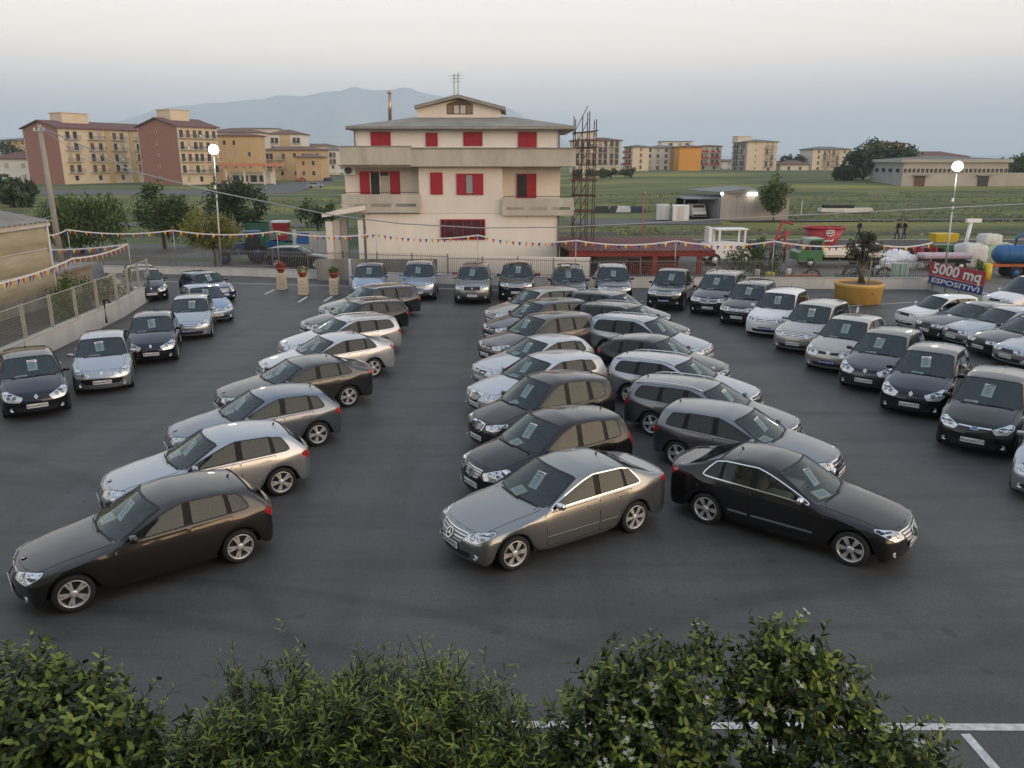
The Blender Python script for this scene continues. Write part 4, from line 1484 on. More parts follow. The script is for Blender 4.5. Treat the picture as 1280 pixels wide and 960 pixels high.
# ------------------------------------------------------------------ ground, roads, fields
def ground_mat(name, c1, c2, scale, c3=None, s3=.5, sh=.18, rough=.95, bump=.3, bscale=8, stretch=None, dist=.05):
    m = bpy.data.materials.new(name)
    m.use_nodes = True
    t = m.node_tree
    b = t.nodes['Principled BSDF']
    b.inputs['Roughness'].default_value = rough
    g = t.nodes.new('ShaderNodeNewGeometry')
    src = g.outputs['Position']
    if stretch:
        mp = t.nodes.new('ShaderNodeMapping')
        mp.inputs['Scale'].default_value = stretch
        t.links.new(src, mp.inputs[0])
        src2 = mp.outputs[0]
    else:
        src2 = src
    n = t.nodes.new('ShaderNodeTexNoise')
    n.inputs['Scale'].default_value = scale
    n.inputs['Detail'].default_value = 8
    n.inputs['Roughness'].default_value = .7
    t.links.new(src2, n.inputs['Vector'])
    r = t.nodes.new('ShaderNodeValToRGB')
    r.color_ramp.elements[0].position = .5 - sh
    r.color_ramp.elements[1].position = .5 + sh
    r.color_ramp.elements[0].color = c1 + (1,)
    r.color_ramp.elements[1].color = c2 + (1,)
    t.links.new(n.outputs[0], r.inputs[0])
    out = r.outputs[0]
    if c3:
        n3 = t.nodes.new('ShaderNodeTexNoise')
        n3.inputs['Scale'].default_value = s3
        n3.inputs['Detail'].default_value = 6
        t.links.new(src2, n3.inputs['Vector'])
        r3 = t.nodes.new('ShaderNodeValToRGB')
        r3.color_ramp.elements[0].position = .50
        r3.color_ramp.elements[1].position = .66
        t.links.new(n3.outputs[0], r3.inputs[0])
        mx = t.nodes.new('ShaderNodeMix')
        mx.data_type = 'RGBA'
        t.links.new(r3.outputs[0], mx.inputs[0])
        t.links.new(out, mx.inputs[6])
        mx.inputs[7].default_value = c3 + (1,)
        out = mx.outputs[2]
    t.links.new(out, b.inputs['Base Color'])
    nb = t.nodes.new('ShaderNodeTexNoise')
    nb.inputs['Scale'].default_value = bscale
    nb.inputs['Detail'].default_value = 5
    t.links.new(src, nb.inputs['Vector'])
    bp = t.nodes.new('ShaderNodeBump')
    bp.inputs['Strength'].default_value = bump
    bp.inputs['Distance'].default_value = dist
    t.links.new(nb.outputs[0], bp.inputs['Height'])
    t.links.new(bp.outputs[0], b.inputs['Normal'])
    return m

def asphalt_mat():
    """worn lot asphalt: fine chips, wide paler worn areas, dark curved tyre sweeps and a few oil spots"""
    m = bpy.data.materials.new('lot_asphalt')
    m.use_nodes = True
    t = m.node_tree
    b = t.nodes['Principled BSDF']
    b.inputs['Roughness'].default_value = .60
    b.inputs['Specular IOR Level'].default_value = .5
    g = t.nodes.new('ShaderNodeNewGeometry')
    pos = g.outputs['Position']
    def noise(scale, detail=4, rough=.6, mapping=None, rot=0):
        n = t.nodes.new('ShaderNodeTexNoise')
        n.inputs['Scale'].default_value = scale
        n.inputs['Detail'].default_value = detail
        n.inputs['Roughness'].default_value = rough
        v = pos
        if mapping:
            mp = t.nodes.new('ShaderNodeMapping')
            mp.inputs['Scale'].default_value = mapping
            mp.inputs['Rotation'].default_value = (0, 0, rot)
            t.links.new(pos, mp.inputs[0])
            v = mp.outputs[0]
        t.links.new(v, n.inputs['Vector'])
        return n.outputs[0]
    def ramp(src, a, bb, ca, cb):
        r = t.nodes.new('ShaderNodeValToRGB')
        r.color_ramp.elements[0].position = a
        r.color_ramp.elements[1].position = bb
        r.color_ramp.elements[0].color = (ca,) * 3 + (1,) if not isinstance(ca, tuple) else ca + (1,)
        r.color_ramp.elements[1].color = (cb,) * 3 + (1,) if not isinstance(cb, tuple) else cb + (1,)
        t.links.new(src, r.inputs[0])
        return r.outputs[0]
    def mul(a, c):
        mx = t.nodes.new('ShaderNodeMix')
        mx.data_type = 'RGBA'
        mx.blend_type = 'MULTIPLY'
        mx.inputs[0].default_value = 1
        t.links.new(a, mx.inputs[6])
        t.links.new(c, mx.inputs[7])
        return mx.outputs[2]
    base = ramp(noise(.35, 6, .65), .3, .72, (.056, .0545, .052), (.088, .085, .081))
    base = mul(base, ramp(noise(60, 3, .7), .3, .7, .60, 1.42))
    base = mul(base, ramp(noise(17, 3, .7), .32, .68, .86, 1.14))
    base = mul(base, ramp(noise(1.0, 5, .6, (.10, 1.3, 1), .12), .36, .54, .80, 1.05))      # sweeps of tyre rubber across the near lane
    base = mul(base, ramp(noise(1.0, 4, .6, (1.0, .07, 1), .05), .34, .52, .84, 1.05))      # and along the aisles
    base = mul(base, ramp(noise(2.2, 2, .5), .26, .34, .72, 1.0))
    # thin dark rubber arcs
    for c, rad, wd in (((-9, -6), 17.5, .16), ((-7.5, -5.5), 17.9, .12), ((14, -14), 25.4, .2), ((13, -14), 27.2, .2), ((-22, -2), 22.5, .15)):
        vm = t.nodes.new('ShaderNodeVectorMath')
        vm.operation = 'DISTANCE'
        vm.inputs[1].default_value = (c[0], c[1], 0)
        t.links.new(pos, vm.inputs[0])
        a = t.nodes.new('ShaderNodeMath'); a.operation = 'SUBTRACT'; a.inputs[1].default_value = rad
        t.links.new(vm.outputs['Value'], a.inputs[0])
        a2 = t.nodes.new('ShaderNodeMath'); a2.operation = 'ABSOLUTE'
        t.links.new(a.outputs[0], a2.inputs[0])
        base = mul(base, ramp(a2.outputs[0], wd * .4, wd * 1.6, .80, 1.0))
    t.links.new(base, b.inputs['Base Color'])
    bp = t.nodes.new('ShaderNodeBump')
    bp.inputs['Strength'].default_value = .35
    bp.inputs['Distance'].default_value = .006
    t.links.new(noise(120, 3, .7), bp.inputs['Height'])
    t.links.new(bp.outputs[0], b.inputs['Normal'])
    return m

def sheet(name, poly, z, m, sub=None):
    mb = MB()
    n = len(poly)
    mb.add([(a, b, z) for a, b in poly], [list(range(n))], m)
    o = mb.obj(name)
    tag(o, kind='structure')
    return o

GRASS = ground_mat('field_grass', (.040, .066, .018), (.140, .152, .052), .075, (.25, .235, .05), .030, sh=.09, bump=1.0, bscale=.9, dist=.8, stretch=(.30, 1, 1))
VERGE = ground_mat('verge_grass', (.060, .082, .030), (.125, .138, .060), .8, (.12, .11, .06), .25, bump=.8, bscale=5, dist=.1)
SOIL = ground_mat('ploughed_soil', (.052, .046, .040), (.085, .074, .062), .9, None, bump=.9, bscale=3, dist=.15, stretch=(.15, 1.6, 1))
GRAVEL = ground_mat('yard_gravel', (.120, .114, .105), (.185, .176, .160), .6, (.09, .085, .078), .2, bump=.4, bscale=12)
PATHM = ground_mat('path_paving', (.28, .26, .23), (.36, .34, .30), 1.2, None, bump=.2)
ROADM = ground_mat('far_road', (.085, .085, .086), (.115, .114, .113), .4, None, bump=.1)
def terrain(x, y):
    t = smooth01((y - 105) / 190) * smooth01((x + 20) / 60)
    return 3.2 * t + (.35 * noise.noise(Vector((x * .012, y * .012, 0))) if y > 85 else 0) * smooth01((y - 85) / 40) - .02
mb = MB()
xs = [-5500, -3000, -1000, -600, -400] + [-300 + 15 * k for k in range(49)] + [520, 700, 1200, 3000, 5500]
ys = [-190, -40, 0, 30, 60, 80] + [95 + 13 * k for k in range(30)] + [520, 650, 900, 1500, 3000, 6700]
vs = [(x, y, terrain(x, y)) for y in ys for x in xs]
nx = len(xs)
fs = [(j * nx + i, j * nx + i + 1, (j + 1) * nx + i + 1, (j + 1) * nx + i) for j in range(len(ys) - 1) for i in range(nx - 1)]
mb.add(vs, fs, GRASS, smooth=True)
tag(mb.obj('ground'), kind='structure')

ASPH = asphalt_mat()
BW = [G(60, 340).xy, G(130, 341).xy, G(300, 345).xy, G(430, 350).xy, G(560, 355).xy, G(737, 360.5).xy, G(800, 360).xy, G(990, 361).xy, G(1160, 362).xy]   # foot of the back wall
EW = [Vector((-16.6, 3)), Vector((-17.0, 24)), Vector((-17.9, 36.2)), Vector((-18.9, 41.8))]                                                             # foot of the left wall
RW = [BW[-1], Vector((23.75, 40)), Vector((24.1, 33)), Vector((24.8, 20)), Vector((25.5, 4))]                                                            # foot of the right wall
lot = [(-16.6, 2.2)] + [tuple(a) for a in EW] + [tuple(BW[0])] + [tuple(a) for a in BW] + [tuple(a) for a in RW[1:]] + [(25.5, 2.2)]
lot = [lot[0]] + [a for i, a in enumerate(lot[1:]) if (Vector(a) - Vector(lot[i])).length > .01]
sheet('lot_asphalt', lot, .004, ASPH)
sheet('yard_gravel', [(-70, 43), (-24, 43), (-24.0, 70), (-70, 70)], .002, GRAVEL)
sheet('street', [(-70, 52.2)] + [tuple(a + Vector((0, .5))) for a in BW[:4]][1:] + [(-9.8, 66), (-70, 66)], .006, GRAVEL)
sheet('trodden_ground', [(-24, 20), (-17.2, 20), (-18.2, 36), (-19.2, 43.5), (-24, 43.5)], .003, SOIL)
sheet('back_yard', [tuple(BW[5] + Vector((0, .4))), tuple(BW[8] + Vector((.3, .4))), (60, 44), (75, 65.5), (7, 65.5)], .005, GRAVEL)
sheet('right_yard', [(23.9, 45.2), (24.3, 33), (26, 4), (80, 4), (80, 44.5)], .003, GRAVEL)
sheet('verge', [(-70, 60.5), (-22, 57.5), (-12.5, 57.2), (-12.5, 59), (-22, 60), (-70, 64.5)], .010, VERGE)
sheet('ploughed_field', [(3, 66), (180, 64), (220, 74), (3, 73.2)], .012, SOIL)
sheet('path', [(0, 73.6), (240, 74.6), (240, 75.3), (0, 74.4)], .03, PATHM)
sheet('soil_strip', [(3, 79.5), (240, 82), (240, 85.5), (3, 83)], .012, SOIL)
sheet('farm_yard', [(8, 92), (24, 93), (27, 108), (4, 110)], .05, ROADM)
sheet('track', [(26, 95.5), (60, 98), (150, 108), (150, 110), (60, 100.5), (26, 98)], .16, ROADM)
sheet('far_road', [(-150, 186), (-62, 172), (-50, 185), (-58, 250), (-70, 340), (-82, 340), (-74, 250), (-72, 205), (-150, 204)], .06, ROADM)
sheet('left_road', [(-58, 92), (-20, 88), (-8, 86), (-8, 90.5), (-20, 93), (-58, 97)], .05, ROADM)

# painted bays
LINEM = mat('road_paint', (.54, .54, .53), .8, var=.28, scale=9, world_co=True)
def line_mark(a, b, wd=.12, z=.009):
    a, b = Vector(a), Vector(b)
    t = (b - a).normalized()
    n = Vector((-t.y, t.x)) * wd / 2
    mb = MB()
    mb.add([(*(a - n), z), (*(b - n), z), (*(b + n), z), (*(a + n), z)], [(0, 1, 2, 3)], LINEM)
    o = mb.obj('painted_line')
    tag(o, kind='structure')
line_mark((-.5, 8.68), (14, 8.56), .13)
for k in range(-3, 4):
    a = Vector((5.69 + 2.55 * k, 8.50))
    line_mark(a, a + Vector((.25, -4.6)), .12)
line_mark(G(70, 347).xy + Vector((0, -.4)), G(1000, 368).xy * 0 + G(745, 366).xy, .12)
for px, py, qx, qy in ((343, 362, 331, 368), (384, 371, 373, 378), (416, 370, 405, 377)):
    a, b = G(px, py).xy, G(qx, qy).xy
    line_mark(a, b, .14)
for px, py, qx, qy in ((1047, 385, 1047, 392), (1073, 384, 1071, 392)):
    line_mark(G(px, py).xy, G(qx, qy).xy, .10)
line_mark(G(1040, 384).xy, G(1140, 378).xy, .10)

# ------------------------------------------------------------------ walls and fences
CONC = mat('pale_concrete', (.50, .485, .45), .85, var=.12, scale=1.5, bump=.2, bscale=20)
CONCD = mat('weathered_concrete', (.25, .235, .21), .9, var=.3, scale=1.6, bump=.4, bscale=12, streak=(1, 1, .25))
WALLW = mat('white_wash', (.60, .585, .55), .85, var=.14, scale=1.2, bump=.15, bscale=14, streak=(1, 1, .3))
PICK = mat('fence_grey', (.19, .187, .18), .6, .3, var=.15)
MESHM = mat('panel_cream', (.40, .385, .33), .6, .2, var=.12)
WHITEM = mat('white_enamel', (.74, .74, .73), .45, var=.06)
def polywall(name, pts, h, th, m, label, cat='wall', cope=None, side=1):
    """a wall along a line of ground points; the points mark its foot, th thick to one side"""
    pts = [Vector(p) for p in pts]
    mb = MB()
    offs = []
    for i, p in enumerate(pts):
        t = ((pts[min(i + 1, len(pts) - 1)] - p) + (p - pts[max(i - 1, 0)])).normalized()
        offs.append(Vector((-t.y, t.x)) * th * side)
    hs = h if isinstance(h, (list, tuple)) else [h] * len(pts)
    vs = []
    for p, o, hh in zip(pts, offs, hs):
        vs += [(*p, -.05), (*p, hh), (*(p + o), hh), (*(p + o), -.05)]
    fs = [[3, 2, 1, 0], [4 * (len(pts) - 1) + k for k in range(4)]]
    for i in range(len(pts) - 1):
        for k in range(4):
            k2 = (k + 1) % 4
            f = [4 * i + k, 4 * i + k2, 4 * i + 4 + k2, 4 * i + 4 + k]
            fs.append(f)
    mb.add(vs, fs, m)
    me = mb.mesh(name)
    bm = bmesh.new(); bm.from_mesh(me); bmesh.ops.recalc_face_normals(bm, faces=bm.faces); bm.to_mesh(me); bm.free()
    o = link(name, me)
    tag(o, label, cat)
    if cope:
        cm = MB()
        for i in range(len(pts) - 1):
            a, b = pts[i] + offs[i] * .5, pts[i + 1] + offs[i + 1] * .5
            d = b - a
            z0, z1 = hs[i], hs[i + 1]
            n = max(1, int(d.length / 1.2))
            for k in range(n):
                q = a + d * (k + .5) / n
                cm = MB()
                cm.box((q.x, q.y, lerp(z0, z1, (k + .5) / n) + .022), (d.length / n - .012, th + .05, .04), cope, rz=atan2(d.y, d.x))
                cm.obj('coping_stone', o)
    return o
polywall('boundary_wall', [tuple(a) for a in BW[1:6]], [.42, .46, .5, .52, .55], .2, WALLW, 'low white wall under the picket fence behind the back row of cars', cope=CONC)
polywall('boundary_wall', [tuple(a) for a in BW[5:]], [.55, .58, .6, .62], .2, WALLW, 'low white wall at the back right, behind the big yellow planter', cope=CONC)
polywall('boundary_wall', [tuple(a) for a in EW], [.78, .78, .76, .74], .25, WALLW, 'white wall under the wire mesh fence at the left', cope=CONC)
polywall('boundary_wall', [tuple(a) for a in RW], [.60, .55, .5, .45, .45], .2, CONC, 'concrete wall under the big red and blue banner')

def picket_fence(pts, z0, h, label, gap=.115, post_every=2.0, m=PICK):
    pts = [Vector(p) for p in pts]
    e = empty('picket_fence', (*pts[0], 0))
    tag(e, label, 'fence', 'picket fences on the back wall')
    base = Vector((*pts[0], 0))
    pk, rl = MB(), MB()
    dist = 0
    for i in range(len(pts) - 1):
        a, b = pts[i], pts[i + 1]
        d = b - a
        L = d.length
        n = int(L / gap)
        rz = atan2(d.y, d.x)
        za, zb = z0[i], z0[i + 1]
        for k in range(n):
            t = (k + .5) / n
            q = a + d * t
            z = lerp(za, zb, t)
            pk.box(Vector((q.x, q.y, z + h / 2 + .04)) - base, (.018, .018, h), m, rz=rz)
        for zz in (.10, h - .12):
            c = (a + b) / 2
            r = MB()
            r.tube([Vector((*a, za + zz + .04)) - base, Vector((*b, zb + zz + .04)) - base], .018, m, n=5)
            r.obj('rail', e)
        np_ = max(1, int(L / post_every))
        for k in range(np_ + 1):
            t = k / np_
            q = a + d * t
            p = MB()
            p.box(Vector((q.x, q.y, lerp(za, zb, t) + h / 2 + .05)) - base, (.05, .05, h + .08), m, rz=rz)
            p.obj('post', e)
    o = pk.obj('pickets', e)
    o['kind'] = 'stuff'
    return e
up = Vector((0, .1))
picket_fence([a + up for a in BW[1:5]], [.42, .46, .5, .52], 1.15, 'grey picket fence on the low wall beside the street at the left')
picket_fence([BW[4] + up, BW[5] + up], [.52, .55], 1.05, 'grey picket fence in front of the cream wall of the house')
picket_fence([a + up for a in BW[5:]], [.55, .58, .6, .62], 1.0, 'grey picket fence in front of the machinery yard')

# wire mesh panels on the left wall
def mesh_panels():
    a0, a1, a2 = EW[1] + Vector((-.12, 0)), EW[2] + Vector((-.12, 0)), EW[3] + Vector((-.12, 0))
    e = empty('mesh_fence', (a0.x, a0.y, 0))
    tag(e, 'cream wire mesh fence panels with posts on the left wall', 'fence')
    base = Vector((a0.x, a0.y, 0))
    pts = []
    for s, f in ((a0, a1), (a1, a2)):
        n = 6 if s is a0 else 3
        for k in range(n):
            pts.append(s + (f - s) * k / n)
    pts.append(a2)
    z0, h = .80, 1.22
    for i in range(len(pts)):
        p = MB()
        p.box(Vector((pts[i].x, pts[i].y, z0 + h / 2)) - base, (.09, .09, h + .1), MESHM)
        p.obj('post', e)
    wi = MB()
    for i in range(len(pts) - 1):
        a, b = pts[i] + (pts[i + 1] - pts[i]) * .05, pts[i + 1] - (pts[i + 1] - pts[i]) * .05
        d = b - a
        fr = MB()
        q = [Vector((*a, z0 + .06)), Vector((*b, z0 + .06)), Vector((*b, z0 + h)), Vector((*a, z0 + h))]
        for k in range(4):
            fr.tube([q[k] - base, q[(k + 1) % 4] - base], .02, MESHM, n=5)
        fr.obj('panel_frame', e)
        n = 26
        for k in range(1, n):
            c = a + d * k / n
            wi.box(Vector((c.x, c.y, z0 + h / 2 + .03)) - base, (.0035, .0035, h - .06), MESHM, rz=atan2(d.y, d.x))
        for k in range(1, 12):
            c = (a + b) / 2
            wi.box(Vector((c.x, c.y, z0 + .06 + (h - .06) * k / 12)) - base, (d.length, .0035, .0035), MESHM, rz=atan2(d.y, d.x))
    o = wi.obj('wires', e)
    o['kind'] = 'stuff'
mesh_panels()

# the house's own walls behind the fence
CREAM = mat('house_render', (.73, .665, .59), .9, var=.07, scale=.8, bump=.12, bscale=18, streak=(1, 1, .4))
CREAMW = mat('house_render_pale', (.78, .72, .65), .9, var=.06, scale=.8, bump=.1, bscale=18, streak=(1, 1, .35))
PARA = mat('parapet_concrete', (.46, .43, .365), .9, var=.18, scale=1.1, bump=.25, bscale=14, streak=(1, 1, .3))
REDS = mat('red_shutter', (.36, .012, .028), .5, var=.14, scale=6)
ROOFG = mat('roof_slab', (.26, .25, .22), .9, var=.18, scale=.9, bump=.2)
y1 = BW[4].y + 1.1
wl, wr_ = atY(547, 330, y1), atY(737, 330, y1)
zt = atY(640, 321, y1).z
polywall('garden_wall', [(wl.x, y1), (wr_.x, y1 - .6)], [zt, zt + .02], .2, CREAMW, 'cream garden wall of the house seen through the pickets')
y2 = y1 + .3
g1, g2 = atY(395, 330, y2), atY(546, 330, y2)
zb = atY(470, 337, y2).z
o = polywall('balustrade_wall', [(g1.x, y2), (g2.x, y2)], [atY(470, 324, y2).z] * 2, .18, CONCD, 'stained concrete garden wall left of the cream one')
for nm, px0, px1, py0, py1 in (('notice_board', 565, 572, 340, 344), ('notice_board', 664, 675, 341, 351)):
    a, b = atY(px0, py1, y1 - 1.0), atY(px1, py0, y1 - 1.0)
    mb = MB()
    mb.box(((a.x + b.x) / 2, y1 - 1.06, (a.z + b.z) / 2), (b.x - a.x, .03, b.z - a.z), REDS)
    o = mb.obj(nm)
    tag(o, 'larger dark red board behind the fence' if px1 > 600 else 'small dark red board behind the fence', 'board')

# ------------------------------------------------------------------ the house
def house():
    YH = 54.0
    A = lambda px, py, y=YH: atY(px, py, y)
    ox = A(575, 300).x
    e = empty('house', (ox, YH, 0))
    tag(e, 'cream three storey house with red shutters, terrace parapet and a gabled attic', 'house')
    base = Vector((ox, YH, 0))
    def bx(name, px0, px1, py0, py1, y0, depth, m, ym=None, parent=e, bev=0):
        """front face between two pixel columns and rows on the plane y0, going back by depth"""
        a, b = A(px0, py1, y0), A(px1, py0, y0)
        mb = MB()
        mb.box(Vector(((a.x + b.x) / 2, y0 + depth / 2, (a.z + b.z) / 2)) - base, (b.x - a.x, depth, b.z - a.z), m, bev=bev)
        o = mb.obj(name, parent)
        return o
    def zz(py, y=YH): return A(640, py, y).z
    def xx(px, y=YH): return A(px, 240, y).x
    # masses
    zg = zz(267)
    mb = MB()
    x0, x1 = xx(455), xx(698)
    D = 11.5
    mb.box(Vector(((x0 + x1) / 2, YH + D / 2, zg / 2)) - base, (x1 - x0, D, zg), CREAMW)
    mb.obj('ground_floor_wall', e)
    zf1 = zz(207)
    yl = YH + 1.35
    mb = MB()
    mb.box(Vector(((xx(432, yl) + xx(700, yl)) / 2, yl + 5.1, (zg + zf1) / 2)) - base, (xx(700, yl) - xx(432, yl), 10.2, zf1 - zg - .01), CREAM)
    mb.obj('first_floor_wall', e)
    mb = MB()
    mb.box(Vector(((xx(524) + xx(628)) / 2, YH + .66, (zg + zf1) / 2)) - base, (xx(628) - xx(524), 1.38, zf1 - zg - .02), CREAM)
    mb.obj('bay_wall', e)
    ya = YH + 1.6
    z2 = zz(162, ya)
    mb = MB()
    mb.box(Vector(((xx(448, ya) + xx(698, ya)) / 2, ya + 4.9, (zf1 + z2) / 2 + .1)) - base, (xx(698, ya) - xx(448, ya), 9.8, z2 - zf1 + .2), mat('attic_white', (.80, .78, .74), .85, var=.05, scale=1))
    mb.obj('top_floor_wall', e)
    # terrace parapet
    yp = YH - .75
    bx('parapet', 425, 513, 183.5, 206, yp - .06, .25, PARA)
    bx('parapet', 513.2, 720, 185.5, 208, yp, .25, PARA)
    for px in (425.5, 718):
        mb = MB()
        c = A(px, 196, yp)
        mb.box(Vector((c.x, yp + 4.2, c.z)) - base, (.2, 7.8, A(px, 185, yp).z - A(px, 207, yp).z), PARA)
        mb.obj('parapet', e)
    mb = MB()
    mb.box(Vector(((xx(425) + xx(720)) / 2, YH + 4.2, zz(207.5, yp))) - base, (xx(719) - xx(426), 9.2, .16), PARA)
    mb.obj('terrace_slab', e)
    for px0, px1 in ((424, 514), (513.2, 721)):
        bx('coping', px0, px1, 182.2 if px0 < 500 else 184.4, 183.4 if px0 < 500 else 185.4, yp - .11, .36, ROOFG)
    # balconies
    def balcony(px0, px1, py0, py1, slots):
        y = YH - .35
        a, b = A(px0, py1, y), A(px1, py0, y)
        zs = [b.z, lerp(a.z, b.z, .50), lerp(a.z, b.z, .33), a.z]
        p = empty('balcony', Vector(((a.x + b.x) / 2, y, a.z)) - base)
        p.parent = e
        pb = Vector(((a.x + b.x) / 2, y, a.z))
        def add(name, xa, xb, za, zb, yy=0, dep=.14):
            mb = MB()
            mb.box(Vector(((xa + xb) / 2, y + dep / 2 + yy, (za + zb) / 2)) - pb, (xb - xa, dep, zb - za), PARA)
            mb.obj(name, p)
        add('upper_band', a.x, b.x, zs[1], zs[0])
        add('lower_band', a.x, b.x, zs[3], zs[2])
        n = slots
        for k in range(n + 1):
            c = lerp(a.x + .1, b.x - .1, k / n)
            add('pier', c - .16, c + .16, zs[2] + .002, zs[1] - .002, .004, .12)
        add('slab', a.x + .02, b.x - .02, a.z + .01, a.z + .15, .15, 1.5)
        for s in (a.x, b.x - .14):
            mb = MB()
            mb.box(Vector((s + .07, y + .95, (zs[0] + zs[1]) / 2)) - pb, (.14, 1.6, zs[0] - zs[1]), PARA)
            mb.obj('side_band', p)
        mb = MB()
        mb.tube([Vector((a.x + .1, y + .07, zs[0] + .12)) - pb, Vector((b.x - .1, y + .07, zs[0] + .12)) - pb], .02, BLK, n=5)
        mb.obj('handrail', p)
        for k in range(2):
            mb = MB()
            c = lerp(a.x, b.x, .35 + .35 * k)
            mb.tube([Vector((c, y - .02, a.z + .05)) - pb, Vector((c, y - .12, a.z - .12)) - pb], .035, CONCD, n=6)
            mb.obj('drain_spout', p)
    balcony(428, 525, 243, 266, 3)
    balcony(628, 717.5, 248, 269.5, 3)
    # windows
    FR = mat('red_frame', (.30, .012, .025), .5, var=.1)
    GLW = mat('house_pane', (.035, .04, .045), .08, var=.2, coat=.5)
    def window(px0, px1, py0, py1, y, kind, sp=None):
        a, b = A(px0, py1, y), A(px1, py0, y)
        w, h = b.x - a.x, b.z - a.z
        c = Vector(((a.x + b.x) / 2, y, (a.z + b.z) / 2))
        o = empty('window', c - base); o.parent = e
        t = .08
        mb = MB()
        for q, d in (((0, 0, h / 2 - t / 2), (w, .10, t)), ((0, 0, -h / 2 + t / 2), (w, .10, t)), ((-w / 2 + t / 2, 0, 0), (t, .098, h - 2 * t)), ((w / 2 - t / 2, 0, 0), (t, .098, h - 2 * t))):
            mb.box(Vector(q) + Vector((0, -.03, 0)), d, FR)
        mb.obj('frame', o)
        mb = MB()
        mb.box((0, -.012, 0), (w - 2 * t, .02, h - 2 * t), GLW)
        mb.obj('pane', o)
        def shutter(xa, xb, yy=-.06, rz=0):
            mb = MB()
            ww = xb - xa
            mb.box(((xa + xb) / 2, yy, 0), (ww, .035, h - .06), REDS, rz=rz)
            n = 14
            for k in range(n):
                mb.box(((xa + xb) / 2, yy - .022, -h / 2 + .1 + (h - .2) * (k + .5) / n), (ww - .12, .02, (h - .2) / n * .55), REDS, rz=rz)
            mb.obj('shutter', o)
        if kind == 'closed2':
            shutter(-w / 2 + .03, -.008); shutter(.008, w / 2 - .03)
        elif kind == 'closed1':
            shutter(-w / 2 + .05, w / 2 - .05)
        elif kind == 'door':
            mb = MB()
            for xk in (-w * .24, 0, w * .24):
                mb.box((xk, -.04, 0), (.05, .05, h - .16), WHITEM)
            mb.obj('sash', o)
            mb = MB()
            mb.box((w * .12, -.034, -.1), (w * .22, .012, h - .4), mat('net_curtain', (.45, .42, .36), .9, var=.1))
            mb.obj('curtain', o)
            shutter(-w / 2 + .02, -w * .24 - .03, -.10); shutter(w * .24 + .03, w / 2 - .02, -.10)
        elif kind == 'mid':
            shutter(-w / 2 + .02, -w * .17); shutter(w * .12, w / 2 - .02)
            mb = MB()
            mb.box((-w * .02, -.035, 0), (w * .24, .012, h - .2), mat('roller_blind', (.30, .31, .31), .8, var=.1))
            mb.obj('blind', o)
        elif kind == 'open':
            shutter(w * .02, w / 2 - .05)
        elif kind == 'bars':
            for k in range(5):
                mb = MB()
                mb.box((lerp(-w / 2, w / 2, (k + .5) / 5 + .0), -.05, 0), (.05, .05, h - .16), FR)
                mb.obj('mullion', o)
            mb = MB()
            for k in range(24):
                mb.box((lerp(-w / 2 + .1, w / 2 - .1, k / 23), -.10, 0), (.018, .018, h - .1), FR)
            q = mb.obj('bars', o); q['kind'] = 'stuff'
    for px0, px1 in ((464, 488), (579.5, 603), (647.5, 671)):
        window(px0, px1, 165, 182.5 + (px0 > 600) * 2, ya, 'closed2')
    window(532.5, 547, 166, 183, ya, 'closed1')
    window(451, 499.5, 214, 246, yl, 'door')
    window(538.5, 553, 215.5, 243, YH - .03, 'closed1')
    window(571, 604, 217, 243.5, YH - .03, 'mid')
    window(645.5, 670.5, 217, 248, yl, 'open')
    window(551, 606.5, 274, 299.5, YH, 'bars')
    # roofs
    ye = YH + .7
    def roof(x0, x1, ya_, yb_, z, rx0, rx1, ry, rz_, th, name):
        mb = MB()
        vs = [(x0, ya_, z), (x1, ya_, z), (x1, yb_, z), (x0, yb_, z), (x0, ya_, z + th), (x1, ya_, z + th), (x1, yb_, z + th), (x0, yb_, z + th),
              (rx0, ry[0], rz_), (rx1, ry[0], rz_), (rx1, ry[1], rz_), (rx0, ry[1], rz_)]
        fs = [(3, 2, 1, 0), (0, 1, 5, 4), (1, 2, 6, 5), (2, 3, 7, 6), (3, 0, 4, 7), (4, 5, 9, 8), (5, 6, 10, 9), (6, 7, 11, 10), (7, 4, 8, 11), (8, 9, 10, 11)]
        mb.add([Vector(v) - base for v in vs], fs, ROOFG)
        return mb.obj(name, e)
    a = A(432, 161, ye); b = A(720, 161, ye)
    r = roof(a.x, b.x, ye, ye + 11.5, zz(162, ye), xx(524, YH + 3), xx(640, YH + 3), (YH + 3.4, YH + 9), zz(146, YH + 3.4), zz(157.5, ye) - zz(162, ye), 'roof')
    mb = MB()
    mb.tube([Vector((a.x, ye - .06, zz(160.5, ye))) - base, Vector((b.x, ye - .06, zz(160.5, ye))) - base], .07, CONCD, n=8)
    mb.obj('gutter', r)
    for px in (447, 698):
        mb = MB()
        mb.tube([Vector((xx(px, ya), ya - .08, zz(162, ya))) - base, Vector((xx(px, ya), ya - .08, zz(186, ya))) - base], .05, CONCD, n=7)
        mb.obj('downpipe', e)
    for px in (453, 698.5):
        mb = MB()
        mb.tube([Vector((xx(px), YH - .07, zz(268))) - base, Vector((xx(px), YH - .07, .1)) - base], .05, mat('brown_pipe', (.16, .09, .06), .6, var=.1), n=7)
        mb.obj('downpipe', e)
    yg = YH + 3.2
    gx0, gx1, gz0 = xx(524, yg), xx(626, yg), zz(149, yg)
    ap = A(573, 124, yg)
    ze = zz(136, yg)
    mb = MB()
    mb.prism([(gx0 - base.x, gz0), (gx1 - base.x, gz0), (gx1 - base.x, ze), (ap.x - base.x, ap.z), (gx0 - base.x, ze)], yg - base.y, yg + 5 - base.y, CREAM, axis='y')
    mb.obj('gable_wall', e)
    mb = MB()
    q0, q1 = A(519, 136.5, yg), A(632, 138.5, yg)
    th = .22
